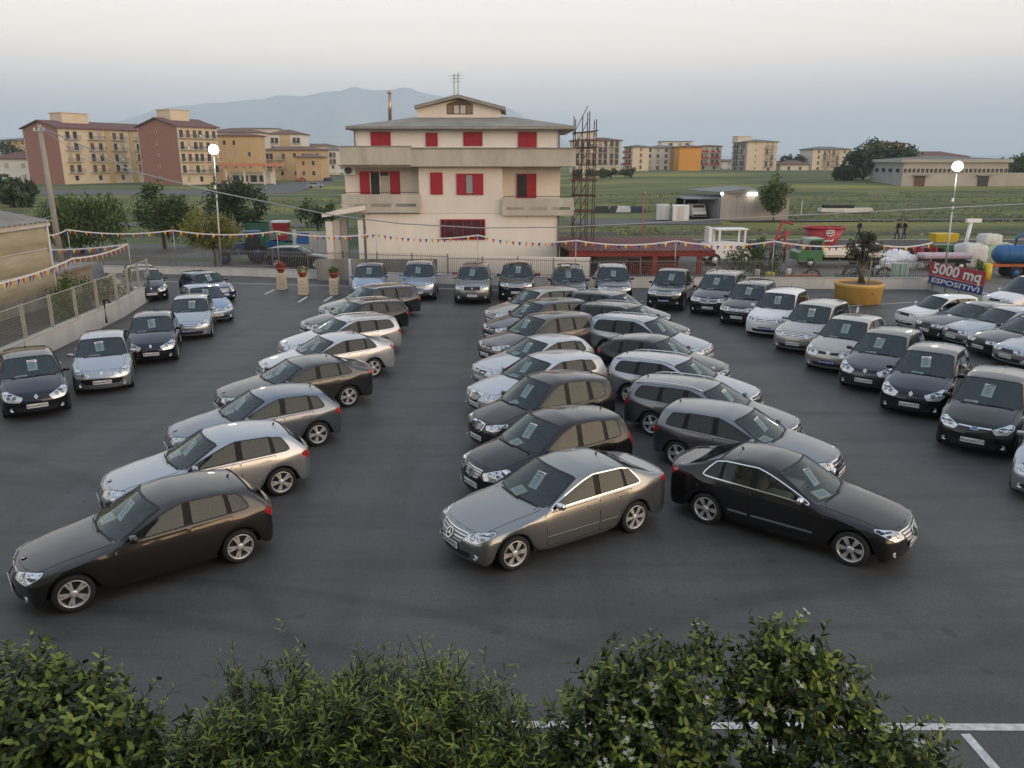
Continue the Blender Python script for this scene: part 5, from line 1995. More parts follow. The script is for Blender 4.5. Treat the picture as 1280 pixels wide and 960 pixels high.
    for (s, t) in ((q0, ap), (q1, ap)):
        s2 = Vector((s.x - base.x, s.z)); t2 = Vector((t.x - base.x, t.z + .06))
        poly = [tuple(s2), tuple(t2), (t2.x, t2.y + th), (s2.x, s2.y + th)]
        if s is q1: poly = poly[::-1]
        mb.prism(poly, yg - .5 - base.y, yg + 5.4 - base.y, ROOFG, axis='y')
    q = mb.obj('gable_roof', e); q['kind'] = 'stuff' if False else 'thing'
    del q['kind']
    BR = mat('brown_shutter', (.14, .085, .055), .6, var=.15)
    a, b = A(558.5, 143, yg), A(591, 130, yg)
    mb = MB()
    n = 5
    wn_ = empty('attic_window', Vector(((a.x + b.x) / 2, yg, (a.z + b.z) / 2)) - base); wn_.parent = e
    wb = Vector(((a.x + b.x) / 2, yg, (a.z + b.z) / 2))
    mb.prism([(a.x - wb.x, a.z - wb.z), (b.x - wb.x, a.z - wb.z), (b.x - wb.x, b.z - wb.z), (0, b.z - wb.z + .3), (a.x - wb.x, b.z - wb.z)], -.02, .05, BR, axis='y')
    mb.obj('frame', wn_)
    for k in range(4):
        s = MB()
        w = (b.x - a.x) / 4
        s.box((lerp(a.x, b.x, (k + .5) / 4) - wb.x, -.04, -.02), (w - .1, .03, b.z - a.z - .16), mat('brown_slat', (.22, .15, .10), .6, var=.2, scale=12) if k in (0, 3) else CONC)
        s.obj('shutter', wn_)
    # chimney flue, air conditioner, aerials
    mb = MB()
    c0, c1 = A(487.5, 151, YH + 4), A(487, 116, YH + 4)
    STEEL = mat('flue_steel', (.45, .33, .26), .35, .8, var=.2)
    mb.tube([c0 - base, c1 - base], .12, STEEL, n=10)
    mb.lathe([(.16, 0), (.17, .08), (.10, .16)], STEEL, n=10, M=Matrix.Translation(c1 - base))
    mb.obj('chimney_flue', e)
    for px, p0, p1 in ((567.6, 92, 121), (572.6, 91, 119)):
        mb = MB()
        a, b = A(px, p1, yg + 2), A(px, p0, yg + 2)
        mb.tube([a - base, b - base], .03, CONCD, n=5)
        for k in range(3):
            mb.tube([b - base + Vector((-.35 + .08 * k, 0, -.15 - .2 * k)), b - base + Vector((.35 - .08 * k, 0, -.15 - .2 * k))], .012, CONCD, n=4)
        mb.obj('aerial', e)
    ac = empty('air_conditioner', A(438, 213, yl) - base + Vector((0, -.2, 0))); ac.parent = e
    mb = MB(); mb.box((0, 0, 0), (.82, .3, .6), WHITEM, bev=.03); mb.obj('casing', ac)
    mb = MB(); mb.lathe([(.24, 0), (.24, .02), (.20, .03), (.19, .01), (0, .01)], mat('fan_grille', (.10, .10, .10), .6), n=18, M=Matrix.Translation((-.08, -.15, 0)) @ Matrix.Rotation(pi / 2, 4, 'X')); mb.obj('fan_grille', ac)
    # side porch on the left
    for px in (414, 424, 433):
        y = YH + (px - 414) * .16
        a = A(px, 320, y)
        mb = MB()
        mb.box(Vector((a.x, y, 1.55)) - base, (.42, .42, 3.1), CREAM)
        mb.obj('porch_pillar', e)
    a, b = A(402, 267, YH - .6), A(456, 262, YH - .6)
    mb = MB()
    mb.prism([(a.x - base.x, a.z - .25), (b.x - base.x, b.z - .05), (b.x - base.x, b.z + .28), (a.x - base.x, a.z - .03)], -.6, 7, CREAM, axis='y')
    mb.obj('porch_roof', e)
    mb = MB()
    mb.box(Vector((xx(449), YH + .1, 1.6)) - base, (.38, .38, 3.2), WHITEM)
    mb.obj('porch_pillar', e)
house()

# scaffold tower beside the house
def scaffold():
    y = 55.5
    RUST = mat('rusty_tube', (.085, .045, .038), .8, .2, var=.3, scale=6)
    a, b = atY(716, 330, y), atY(741, 330, y)
    top = atY(716, 149, y).z
    e = empty('scaffold_tower', ((a.x + b.x) / 2, y + .7, 0))
    tag(e, 'rusty scaffold tower standing beside the house', 'scaffold')
    base = e.location.copy()
    w = b.x - a.x
    P = [(-w / 2, -.7), (-w / 6, -.7), (w / 6, -.7), (w / 2, -.7), (-w / 2, .8), (w / 6, .8), (w / 2, .8)]
    for i, (x, yy) in enumerate(P):
        mb = MB()
        mb.tube([(x, yy, 0), (x, yy, top + .25 * (i % 3))], .035, RUST, n=5)
        mb.obj('standard', e)
    lv = [1.02 * k + .6 for k in range(10)]
    for z in lv:
        if z > top: continue
        for yy in (-.7, .8):
            mb = MB(); mb.tube([(-w / 2 - .15, yy, z), (w / 2 + .15, yy, z + (.15 if z > top - 2 else 0))], .03, RUST, n=5); mb.obj('ledger', e)
        for x in (-w / 2, w / 2):
            mb = MB(); mb.tube([(x, -.8, z - .06), (x, .9, z - .06)], .03, RUST, n=5); mb.obj('ledger', e)
        mb = MB(); mb.tube([(-w / 2, -.7, z - .9), (w / 2, -.7, z - .9)], .022, RUST, n=4); mb.obj('guard_rail', e)
    for z in lv[:-1]:
        mb = MB(); mb.tube([(-w / 2, .8, z), (w / 6, .8, z + 1.8)], .025, RUST, n=4); mb.obj('brace', e)
    for z in lv[1::2]:
        if z > top - .3: continue
        for k in range(3):
            mb = MB(); mb.box((0, -.5 + .45 * k, z + .05), (w + .2, .32, .04), mat('scaffold_board', (.22, .09, .06), .8, var=.3)); mb.obj('board', e)
scaffold()

# red roofed canopy in the yard
def canopy():
    RR = mat('red_sheet_roof', (.135, .030, .026), .6, .1, var=.2, scale=1.2)
    RP = mat('red_paint', (.20, .026, .020), .5, var=.2)
    y0, y1 = 49.0, 57.0
    a, b = atY(722, 312, y0), atY(884, 317, y0)
    c, d = atY(700, 293, y1), atY(845, 300, y1)
    e = empty('canopy', ((a.x + b.x) / 2, (y0 + y1) / 2, 0))
    tag(e, 'open canopy with a long red sheet roof beside the house', 'canopy')
    base = e.location.copy()
    zf = b.z + .1
    zr = zf + .12
    mb = MB()
    x0, x1 = a.x - .5, b.x + .5
    vs = [(x0, y0, zf), (x1, y0, zf), (x1, y1, zr), (x0 - 1, y1, zr), (x0, y0, zf + .09), (x1, y0, zf + .09), (x1, y1, zr + .09), (x0 - 1, y1, zr + .09)]
    mb.add([Vector(v) - base for v in vs], [(3, 2, 1, 0), (4, 5, 6, 7), (0, 1, 5, 4), (1, 2, 6, 5), (2, 3, 7, 6), (3, 0, 4, 7)], RR)
    r = mb.obj('roof', e)
    n = 26
    rb = MB()
    for k in range(n):
        t = (k + .5) / n
        rb.tube([Vector((lerp(x0, x1, t), y0, zf + .1)) - base, Vector((lerp(x0 - 1, x1, t), y1, zr + .1)) - base], .03, RR, n=4)
    q = rb.obj('roof_rib', r); q['kind'] = 'stuff'
    mb = MB(); mb.box(Vector(((x0 + x1) / 2, y0 + .1, zf - .15)) - base, (x1 - x0, .12, .26), RP); mb.obj('front_beam', e)
    for x, y, z in ((x0 + .4, y0 + .2, zf), ((x0 + x1) / 2 + .8, y0 + .2, zf), (x1 - .9, y0 + .2, zf), (x0 + .2, y1 - .3, zr), (x1 - .9, y1 - .3, zr)):
        mb = MB(); mb.box(Vector((x, y, z / 2)) - base, (.28, .28, z), RP); mb.obj('post', e)
    # things kept under it
    OR = mat('orange_red_steel', (.36, .07, .035), .5, var=.2)
    for i, (px, w, h, d) in enumerate(((825, 2.3, 1.15, 1.0), (797, 1.1, .9, 1.2))):
        c = atY(px, 335, 50.6)
        k = empty('farm_implement', (c.x, 50.6, 0))
        tag(k, ('long red' if i == 0 else 'shorter red') + ' slatted farm implement under the red canopy', 'implement', 'implements under the canopy')
        for j in range(6):
            mb = MB(); mb.box((0, 0, .18 + h * j / 6), (w, d * (.8 + .05 * j), .09), OR if i == 0 else RP, bev=.01); mb.obj('slat', k)
        for sx in (-1, 1):
            for sy in (-1, 1):
                mb = MB(); mb.box((sx * w * .46, sy * d * .38, h / 2), (.08, .08, h), RP); mb.obj('leg', k)
    c = atY(765, 335, 52)
    mb = MB()
    mb.box((c.x, 56.6, .9), (6.2, .12, 1.8), mat('grey_panel', (.32, .33, .34), .7, var=.15), rz=0)
    tag(mb.obj('panel_wall'), 'pale grey panel wall at the back of the canopy', 'wall')
    # red pole with a vent
    p0 = atY(801, 300, 60)
    p1 = atY(803, 243, 60)
    mb = MB(); mb.tube([(p0.x, 60, 0), (p0.x + .1, 60, p1.z)], .06, mat('red_white_pole', (.38, .12, .10), .6, var=.2), n=7)
    mb.lathe([(.0, .25), (.10, .2), (.12, 0), (.06, -.05)], CONCD, n=8, M=Matrix.Translation((p0.x + .1, 60, p1.z)))
    tag(mb.obj('red_pole'), 'tall thin red pole with a grey tip behind the canopy', 'pole')
canopy()
# ------------------------------------------------------------------ trees
LEAFM = {}
def leafmat(name, col, rough=.6):
    if name in LEAFM: return LEAFM[name]
    m = bpy.data.materials.new(name)
    m.use_nodes = True
    t = m.node_tree
    b = t.nodes['Principled BSDF']
    b.inputs['Roughness'].default_value = rough
    b.inputs['Specular IOR Level'].default_value = .35
    n = t.nodes.new('ShaderNodeTexNoise')
    n.inputs['Scale'].default_value = 2.4
    n.inputs['Detail'].default_value = 4
    g = t.nodes.new('ShaderNodeNewGeometry')
    t.links.new(g.outputs['Position'], n.inputs['Vector'])
    r = t.nodes.new('ShaderNodeValToRGB')
    r.color_ramp.elements[0].position = .3
    r.color_ramp.elements[1].position = .7
    r.color_ramp.elements[0].color = tuple(c * .65 for c in col) + (1,)
    r.color_ramp.elements[1].color = tuple(c * 1.3 for c in col) + (1,)
    t.links.new(n.outputs[0], r.inputs[0])
    t.links.new(r.outputs[0], b.inputs['Base Color'])
    tr = t.nodes.new('ShaderNodeBsdfTranslucent')
    t.links.new(r.outputs[0], tr.inputs[0])
    mx = t.nodes.new('ShaderNodeMixShader')
    mx.inputs[0].default_value = .25
    o = t.nodes['Material Output']
    t.links.new(b.outputs[0], mx.inputs[1])
    t.links.new(tr.outputs[0], mx.inputs[2])
    t.links.new(mx.outputs[0], o.inputs['Surface'])
    LEAFM[name] = m
    return m
BARK = mat('bark', (.10, .075, .055), .95, var=.35, scale=6, bump=.6, bscale=15)
BARKP = mat('bark_pale', (.30, .27, .23), .9, var=.3, scale=5, bump=.4)

def rvec(rnd):
    while True:
        v = Vector((rnd.uniform(-1, 1), rnd.uniform(-1, 1), rnd.uniform(-1, 1)))
        if .05 < v.length < 1: return v.normalized()

def tree(name, label, loc, h, blobs, n, leaf, mats, tr=.15, bark=BARK, droop=0.0, seed=1, group=None, cat='tree', trunk_top=.6, limbs=5):
    """blobs: (x, y, z, rx, ry, rz) of the crown's masses, from the tree's foot"""
    rnd = random.Random(seed)
    e = empty(name, loc)
    tag(e, label, cat, group)
    tb = MB()
    tz = h * trunk_top
    tb.tube([(0, 0, -.1), (tr * .4 * rnd.uniform(-1, 1), 0, tz * .5), (tr * rnd.uniform(-1, 1), tr * rnd.uniform(-1, 1), tz)], tr, bark, n=8, r2=tr * .55)
    for k in range(limbs):
        b = blobs[k % len(blobs)]
        z0 = tz * rnd.uniform(.45, .95)
        q = Vector((b[0] + rnd.uniform(-.6, .6) * b[3], b[1] + rnd.uniform(-.6, .6) * b[4], b[2] + rnd.uniform(-.3, .5) * b[5]))
        mid = Vector((0, 0, z0)).lerp(q, .5) + Vector((0, 0, .1 * h * rnd.uniform(-.3, .6)))
        tb.tube([(0, 0, z0), mid, q], tr * .42, bark, n=6, r2=tr * .1)
    o = tb.obj('trunk', e)
    vs, fs, fm = [], [], []
    tot = sum(b[3] * b[4] * b[5] for b in blobs)
    for b in blobs:
        k = int(n * b[3] * b[4] * b[5] / tot)
        # clumps inside every mass give light and dark lumps and gaps
        cl = []
        for _ in range(max(8, k // 55)):
            d = rvec(rnd)
            r = rnd.uniform(.55, 1.0)
            cl.append(Vector((b[0] + d.x * b[3] * r, b[1] + d.y * b[4] * r, b[2] + d.z * b[5] * r)))
        cr_ = .34 * min(b[3], b[4], b[5]) + leaf * .6
        for _ in range(k):
            c = rnd.choice(cl)
            d = rvec(rnd) * cr_ * rnd.uniform(.2, 1.0) ** .6
            p = c + d
            if droop: p.z -= droop * (d.x ** 2 + d.y ** 2) ** .5
            a = rvec(rnd)
            if droop: a = (a + Vector((0, 0, -1.5))).normalized()
            u = a.cross(rvec(rnd))
            if u.length < .1: continue
            u.normalize()
            s = leaf * rnd.uniform(.6, 1.3)
            i = len(vs)
            w = s * rnd.uniform(.30, .5)
            vs += [p - a * s * .5, p + u * w * .5 + a * s * .05, p + a * s * .5, p - u * w * .5 + a * s * .05]
            fs.append((i, i + 1, i + 2, i + 3))
            fm.append(rnd.choices(range(len(mats)), [3, 2, 1][:len(mats)])[0])
    me = mesh_from('crown', vs, fs, mats, fm)
    link('crown', me, e)
    return e
G_D = leafmat('leaf_dark_green', (.048, .080, .030))
G_M = leafmat('leaf_green', (.090, .132, .042))
G_L = leafmat('leaf_light_green', (.140, .185, .056))
G_Y = leafmat('leaf_yellow_green', (.27, .245, .045))
G_YD = leafmat('leaf_olive', (.165, .160, .040))
G_B = leafmat('leaf_blue_green', (.045, .062, .038))

def at(px, py, y):     # ground position of something seen at a column, at distance y
    p = atY(px, py, y)
    return Vector((p.x, y, 0))
def hgt(px, py, y): return atY(px, py, y).z

# big pepper tree behind the left pole, other trees beyond the street
p = at(100, 300, 63)
tree('pepper_tree', 'wide drooping green tree behind the leaning concrete pole', p, 5, [(-.9, 0, 2.6, 2.6, 2.2, 1.9), (1.4, .3, 2.7, 2.2, 2.2, 1.8), (.2, -.5, 3.3, 1.8, 1.8, 1.4)], 6500, .32, [G_M, G_D, G_L], .22, droop=.5, seed=3)
p = at(205, 300, 66)
tree('tree', 'loose mid green tree between the drooping tree and the dark round one', p, 5.6, [(-.6, 0, 3.2, 1.5, 1.5, 1.9), (.9, .2, 2.5, 1.8, 1.6, 1.6), (-.2, 0, 4.6, .9, .9, 1.0), (1.5, 0, 3.6, .9, .9, .9)], 4200, .32, [G_M, G_D, G_L], .16, seed=4)
p = at(298, 300, 70)
tree('tree', 'dark green tree with a pale bare trunk behind the yellowish tree', p, 5.4, [(-1.2, 0, 3.4, 1.8, 1.7, 1.8), (1.2, 0, 3.2, 1.7, 1.6, 1.9), (0, 0, 4.4, 1.5, 1.4, 1.1)], 4200, .33, [G_D, G_B, G_M], .2, bark=BARKP, seed=5)
p = at(270, 340, 53.5)
tree('tree', 'yellowish round tree on the pavement beside the left street lamp', p, 4.0, [(-.3, 0, 2.7, 1.55, 1.4, 1.15), (.6, .1, 2.35, 1.35, 1.3, 1.05), (-.7, .1, 2.2, 1.1, 1.1, .8)], 5200, .21, [G_YD, G_Y, G_M], .11, seed=6, trunk_top=.5)
p = at(398, 290, 78)
tree('tree', 'small dark tree left of the house porch', p, 3.6, [(-.5, 0, 2.2, 1.2, 1.1, 1.2), (.8, 0, 2.0, 1.0, 1.0, 1.0)], 1800, .3, [G_D, G_M], .1, seed=7)
p = at(967, 270, 97)
tree('tree', 'bushy mid green tree at the right end of the grey shed', p, 5.2, [(0, 0, 3.1, 1.6, 1.5, 1.6), (.2, 0, 4.2, 1.1, 1.1, 1.0), (-.2, 0, 2.0, 1.4, 1.3, .9)], 2200, .42, [G_M, G_D, G_L], .16, seed=8)
p = at(945, 345, 48.2)
tree('shrub', 'broad dark shrub behind the pickets beside the green truck', p, 2.6, [(-.9, 0, 1.2, 1.1, .9, .9), (.5, 0, 1.3, 1.2, .9, 1.0), (-.1, 0, 1.9, .9, .8, .6)], 3600, .17, [G_D, G_M, G_L], .08, seed=9, trunk_top=.4, cat='shrub')
for i, (px, base, y, hh, w) in enumerate(((1083, 185, 215, 0, 6.5), (1115, 190, 212, 0, 6.0))):
    pass
for (px, top, y, r, lb) in ((1078, 176, 222, 5.0, 'tall pale tree above the warehouse corner'), (1098, 179, 216, 4.5, 'middle dark tree of the clump left of the warehouse'), (1118, 179, 214, 4.8, 'rounded dark tree of the clump nearest the warehouse roof'), (1056, 208, 218, 3.0, 'low dark bush at the foot of the tree clump')):
    p = at(px, 230, y)
    z0 = terrain(p.x, y); p.z = z0
    hh = hgt(px, top, y) - z0
    tree('tree', lb, p, hh, [(0, 0, hh * .62, r, r * .8, hh * .36), (r * .4, 0, hh * .42, r * .8, r * .7, hh * .3), (-r * .4, 0, hh * .45, r * .8, r * .7, hh * .3)], 2400, 1.1, [G_D, G_B, G_M], .35, seed=int(px), group='trees beside the warehouse')
for (px, top, y, r, lb) in ((35, 163, 300, 6, 'dark tree left of the brick gable'), (18, 172, 310, 5, 'dark tree beside the pale far house'), (12, 222, 130, 3.4, 'dark bush at the edge of the meadow on the left'), (1265, 197, 240, 6, 'dark tree at the right end of the warehouse'), (1280, 193, 250, 6, 'dark tall tree at the right edge of the picture'), (1235, 205, 300, 5, 'far tree above the warehouse roof')):
    p = at(px, 230, y)
    z0 = terrain(p.x, y); p.z = z0
    hh = hgt(px, top, y) - z0
    tree('tree', lb, p, hh, [(0, 0, hh * .58, r, r * .8, hh * .4), (r * .5, 0, hh * .4, r * .8, r * .7, hh * .32)], 1500, 1.2, [G_D, G_B, G_M], .35, seed=int(px) + 11)
for k, px in enumerate((978, 984, 990, 997, 1001)):
    y = 400
    p = at(px, 215, y); z0 = terrain(p.x, y); p.z = z0
    hh = hgt(px, (196, 193, 198, 192, 195)[k], y) - z0
    tree('cypress', ('leftmost', 'second', 'third', 'fourth', 'rightmost')[k] + ' of the dark narrow cypresses between the two pale blocks', p, hh, [(0, 0, hh * .5, 1.2, 1.2, hh * .5)], 350, 1.3, [G_D, G_B], .25, seed=k + 50, group='far cypresses', limbs=2)
ORD = ['leftmost', 'second', 'third', 'fourth', 'fifth', 'rightmost']
for k, (px, py) in enumerate(((716, 216), (723, 217), (738, 219), (752, 218), (763, 219), (785, 215))):
    pass
for k, (px, py) in enumerate(((752, 218), (763, 219), (723, 216), (738, 219), (789, 217), (782, 214))):
    y = 236
    p = at(px, py + 6, y); z0 = terrain(p.x, y); p.z = z0
    hh = max(2.5, hgt(px, py, y) - z0)
    tree('small_tree', ('third', 'fourth', 'leftmost', 'second', 'rightmost', 'fifth')[k] + ' of the small round street trees before the pale apartment blocks', p, hh, [(0, 0, hh * .68, 1.7, 1.6, hh * .34)], 420, .8, [G_M, G_D], .16, seed=k + 70, group='small round street trees', limbs=3)
# rows of scrub in the meadow
rnd = random.Random(5)
vs, fs, fm = [], [], []
for _ in range(6500):
    y = 78 + 90 * rnd.random() ** 1.5
    x = rnd.uniform(-.72, .72) * y
    if -14 < x < 9 and y < 100: continue
    if 8 < x < 30 and 90 < y < 112: continue
    if noise.noise(Vector((x * .03, y * .06, 3))) < -.1: continue
    if 73 < y < 79.5 and x > 0: continue
    s = rnd.uniform(.09, .22) * (1 + y / 200)
    z = terrain(x, y)
    mi = 0 if rnd.random() < .65 else (1 if rnd.random() < .7 else 2)
    for _ in range(3):
        a = rnd.uniform(0, pi)
        dx, dy = cos(a) * s * .55, sin(a) * s * .55
        ox, oy = rnd.uniform(-.4, .4), rnd.uniform(-.4, .4)
        i = len(vs)
        hh = s * rnd.uniform(.5, 1.0)
        vs += [(x + ox - dx, y + oy - dy, z - .03), (x + ox + dx, y + oy + dy, z - .03), (x + ox + dx * .4 + rnd.uniform(-.2, .2), y + oy + dy * .4, z + hh), (x + ox - dx * .7, y + oy - dy * .7, z + hh * .8)]
        fs.append((i, i + 1, i + 2, i + 3)); fm.append(mi)
o = link('wild_grass', mesh_from('wild_grass', vs, fs, [leafmat('meadow_green', (.15, .185, .075)), leafmat('meadow_straw', (.24, .22, .12)), leafmat('meadow_yellow', (.33, .33, .07))], fm))
tag(o, 'tall uneven meadow grass with yellow flowering weeds', 'grass', kind='stuff')

# ------------------------------------------------------------------ poles, lamps, cable, bunting
GALV = mat('galvanised_steel', (.42, .43, .43), .45, .5, var=.15)
def lamp(px, py_globe, y, label):
    c = atY(px[1], py_globe, y)
    b = atY(px[0], 340, y)
    e = empty('street_lamp', (b.x, y, 0))
    tag(e, label, 'street lamp', 'lit globe street lamps')
    top = Vector((c.x - b.x, 0, c.z))
    mb = MB(); mb.tube([(0, 0, 0), top * .62], .065, GALV, n=8, r2=.05); mb.tube([top * .62, top - Vector((0, 0, .3))], .042, GALV, n=8, r2=.036); mb.obj('pole', e)
    mb = MB(); mb.tube([top * .60, top * .64], .075, GALV, n=8); mb.box(top * .70 + Vector((-.05, 0, 0)), (.12, .14, .22), WHITEM); mb.obj('junction_box', e)
    mb = MB(); mb.tube([top - Vector((0, 0, .36)), top - Vector((0, 0, .22))], .11, BLK, n=10); mb.obj('socket', e)
    mb = MB(); mb.ball(top, .31, mat('lit_globe', (.9, .9, .88), .4, var=0, emit=((1, .97, .88), 6.0)), 16, 10); mb.obj('globe', e)
    ld = bpy.data.lights.new('lamp_bulb', 'POINT'); ld.energy = 60; ld.color = (1, .93, .8); ld.shadow_soft_size = .32
    lo = bpy.data.objects.new('lamp_bulb', ld); COL.objects.link(lo); lo.parent = e; lo.location = top + Vector((0, -.5, -.5))
lamp((277, 267), 187, 52.2, 'street lamp with a lit white globe beside the yellowish tree')
lamp((1181, 1197), 208, 50.5, 'street lamp with a lit white globe behind the banner')
CPOLE = mat('concrete_pole', (.30, .285, .25), .9, var=.25, scale=1.5, bump=.4, bscale=10, streak=(1, 1, .2))
b, t = atY(76, 322, 55), atY(49, 156, 55)
mb = MB(); mb.tube([(b.x, 55, 0), (t.x, 55, t.z)], .22, CPOLE, n=10, r2=.14)
mb.box((t.x, 54.9, t.z - .35), (.8, .1, .1), GALV)
for k in (-.32, 0, .32): mb.lathe([(.03, 0), (.06, .05), (.03, .12), (0, .13)], WHITEM, n=8, M=Matrix.Translation((t.x + k, 54.9, t.z - .3)))
tag(mb.obj('utility_pole'), 'leaning concrete utility pole in front of the drooping tree', 'pole')
CAB = mat('cable_grey', (.30, .31, .32), .6, var=.1)
pts = [(49, 158, 55), (110, 185, 54), (165, 214, 53), (270, 240, 51.6), (340, 254, 50.8), (410, 268, 50), (500, 279.5, 49.6), (600, 285, 49.3), (700, 284, 49.2), (790, 280, 49.3), (880, 275, 49.6), (1000, 269, 50), (1130, 262.5, 50.6), (1280, 255, 51.5), (1400, 247, 52)]
mb = MB(); mb.tube([atY(*q) for q in pts], .038, CAB, n=6)
tag(mb.obj('overhead_cable'), 'thick grey overhead cable sagging across the picture in front of the house', 'cable')
mb = MB(); mb.tube([atY(49, 160, 55), atY(60, 166, 54), atY(95, 190, 52), atY(135, 205, 50)], .018, CAB, n=5)
tag(mb.obj('telephone_wire'), 'thin wire running down from the top of the concrete pole', 'cable')
mb = MB(); mb.tube([atY(70, 268, 54.5), atY(40, 278, 47), atY(0, 287, 40)], .018, CAB, n=5)
tag(mb.obj('telephone_wire'), 'thin wire from the concrete pole to the tarpaulin shed', 'cable')

TAPE = mat('white_tape', (.78, .77, .74), .6, var=.05)
PEN = [mat('pennant_' + n_, c, .6, var=.1) for n_, c in (('yellow', (.72, .48, .03)), ('red', (.50, .03, .04)), ('blue', (.025, .06, .30)))]
def pennant_mesh(m):
    mb = MB()
    mb.prism([(-.085, 0), (0, -.24), (.085, 0)], -.004, .004, m, axis='y')
    return mb.mesh('pennant')
PM = [pennant_mesh(m) for m in PEN]
BPL = ['left of the street tree', 'near the parked black estate', 'at the ice blue car', 'before the house window', 'at the right end of the cream wall', 'before the red canopy', 'before the dark shrub', 'behind the ochre planter', 'at the left end of the banner', 'at the end of the mesh fence', '']
def bunting(pts, sag, label, poles=(), gap=.36, foot=.5, tape=.035):
    pts = [Vector(p) for p in pts]
    e = empty('bunting', pts[0])
    tag(e, label, 'bunting', 'strings of coloured pennants')
    k = 0
    rnd = random.Random(len(label))
    line = []
    for i in range(len(pts) - 1):
        a, b = pts[i], pts[i + 1]
        n = 12
        for j in range(n + (i == len(pts) - 2)):
            t = j / n
            q = a.lerp(b, t); q.z -= sag * 4 * t * (1 - t)
            line.append(q - pts[0])
        L = (b - a).length
        m = int(L / gap)
        for j in range(m):
            t = (j + .5) / m
            q = a.lerp(b, t); q.z -= sag * 4 * t * (1 - t) + .03
            o = link('pennant', PM[k % 3], e, q - pts[0], atan2((b - a).y, (b - a).x))
            o.rotation_euler.x = rnd.uniform(-.35, .35)
            o.rotation_euler.y = rnd.uniform(-.15, .15)
            k += 1
    mb = MB()
    vs, fs = [], []
    for q in line:
        vs += [q + Vector((0, -.01, -tape)), q + Vector((0, -.01, tape)), q + Vector((0, .01, tape)), q + Vector((0, .01, -tape))]
    for i in range(len(line) - 1):
        for c in range(4):
            c2 = (c + 1) % 4
            fs.append((4 * i + c, 4 * i + c2, 4 * i + 4 + c2, 4 * i + 4 + c))
    mb.add(vs, fs, TAPE)
    mb.obj('tape', e)
    for i in poles:
        mb = MB()
        p = pts[i]
        mb.tube([(p.x, p.y, foot), (p.x, p.y, p.z + .04)], .024, GALV, n=6)
        o = mb.obj('bunting_pole')
        tag(o, 'thin pale bunting pole ' + BPL.pop(0), 'pole', 'thin bunting poles')
def wy(px):   # a point on the back wall's line at a column
    d = ray(px, 340)
    for i in range(len(BW) - 1):
        a, b = BW[i], BW[i + 1]
        s = b - a
        den = d.x * s.y - d.y * s.x
        if abs(den) < 1e-9: continue
        t = (a.x * s.y - a.y * s.x) / den
        u = (d.x * t - a.x) / s.x
        if -.02 <= u <= 1.02: return d.y * t + .12
    return 48
row = [(84, 287), (216, 288), (346, 289), (470, 292), (597, 294), (720, 300.5), (845, 301), (968, 301.5), (1092, 303.5), (1166, 303)]
bunting([atY(40, 292, wy(84))] + [atY(px, py, wy(px)) for px, py in row], .24, 'long string of coloured pennants along the whole back fence', poles=range(1, 10))
a, b, c = atY(160, 305, 43.5), atY(91, 323, 33.5), atY(-40, 362, 25)
bunting([a, b, c], .14, 'string of pennants along the left wall, sagging towards the camera', poles=(0,), foot=.7, gap=.30)
bunting([atY(52, 312, 44.5), a], .10, 'short string of pennants from the tarpaulin shed to the pole by the left wall', gap=.30)

# ------------------------------------------------------------------ banner, planter, posts with flower pots
def banner():
    a = Vector((23.62, 44.55)); b = Vector((23.80, 38.7))
    a = Vector((BW[-1].x - .12, BW[-1].y - .15)); b = Vector((23.78, 40.1))
    d = b - a
    L = d.length
    e = empty('banner', (a.x, a.y, 0), atan2(d.y, d.x))
    tag(e, 'red and blue banner reading 5000 mq ESPOSITIVI on the right wall', 'banner')
    RB_ = mat('banner_red', (.36, .040, .060), .6, var=.08)
    BB_ = mat('banner_blue', (.030, .045, .22), .6, var=.08)
    z0, z1, z2 = .42, .86, 1.60
    mb = MB(); mb.box((L / 2, -.03, (z0 + z1) / 2), (L * .97, .03, z1 - z0), BB_); mb.obj('blue_cloth', e)
    mb = MB(); mb.box((L / 2, -.03, (z1 + z2) / 2), (L, .03, z2 - z1 - .004), RB_); mb.obj('red_cloth', e)
    mb = MB(); mb.box((L / 2, -.048, z1 + .03), (L * .98, .01, .045), mat('banner_orange', (.62, .26, .14), .6, var=.05)); mb.obj('orange_stripe', e)
    for txt, size, z, sx in (('5000 mq', .78, 1.26, 5.3), ('ESPOSITIVI', .37, .625, 5.0)):
        me = text_mesh(txt, size, mat('banner_white', (.74, .72, .68), .6, var=.03), extrude=.004, shear=.12, bold=.02 if size > .5 else .006)
        xs = [v.co.x for v in me.vertices]
        k = (L * .88) / (max(xs) - min(xs))
        o = link('lettering', me, e, (L / 2, -.055, z))
        o.rotation_euler = (pi / 2, 0, 0)
        o.scale = (k, 1, 1)
    for k in range(4):
        mb = MB(); mb.tube([(L * (k + .3) / 4, .02, .1), (L * (k + .3) / 4, .02, 1.62)], .025, GALV, n=6); mb.obj('post', e)
banner()

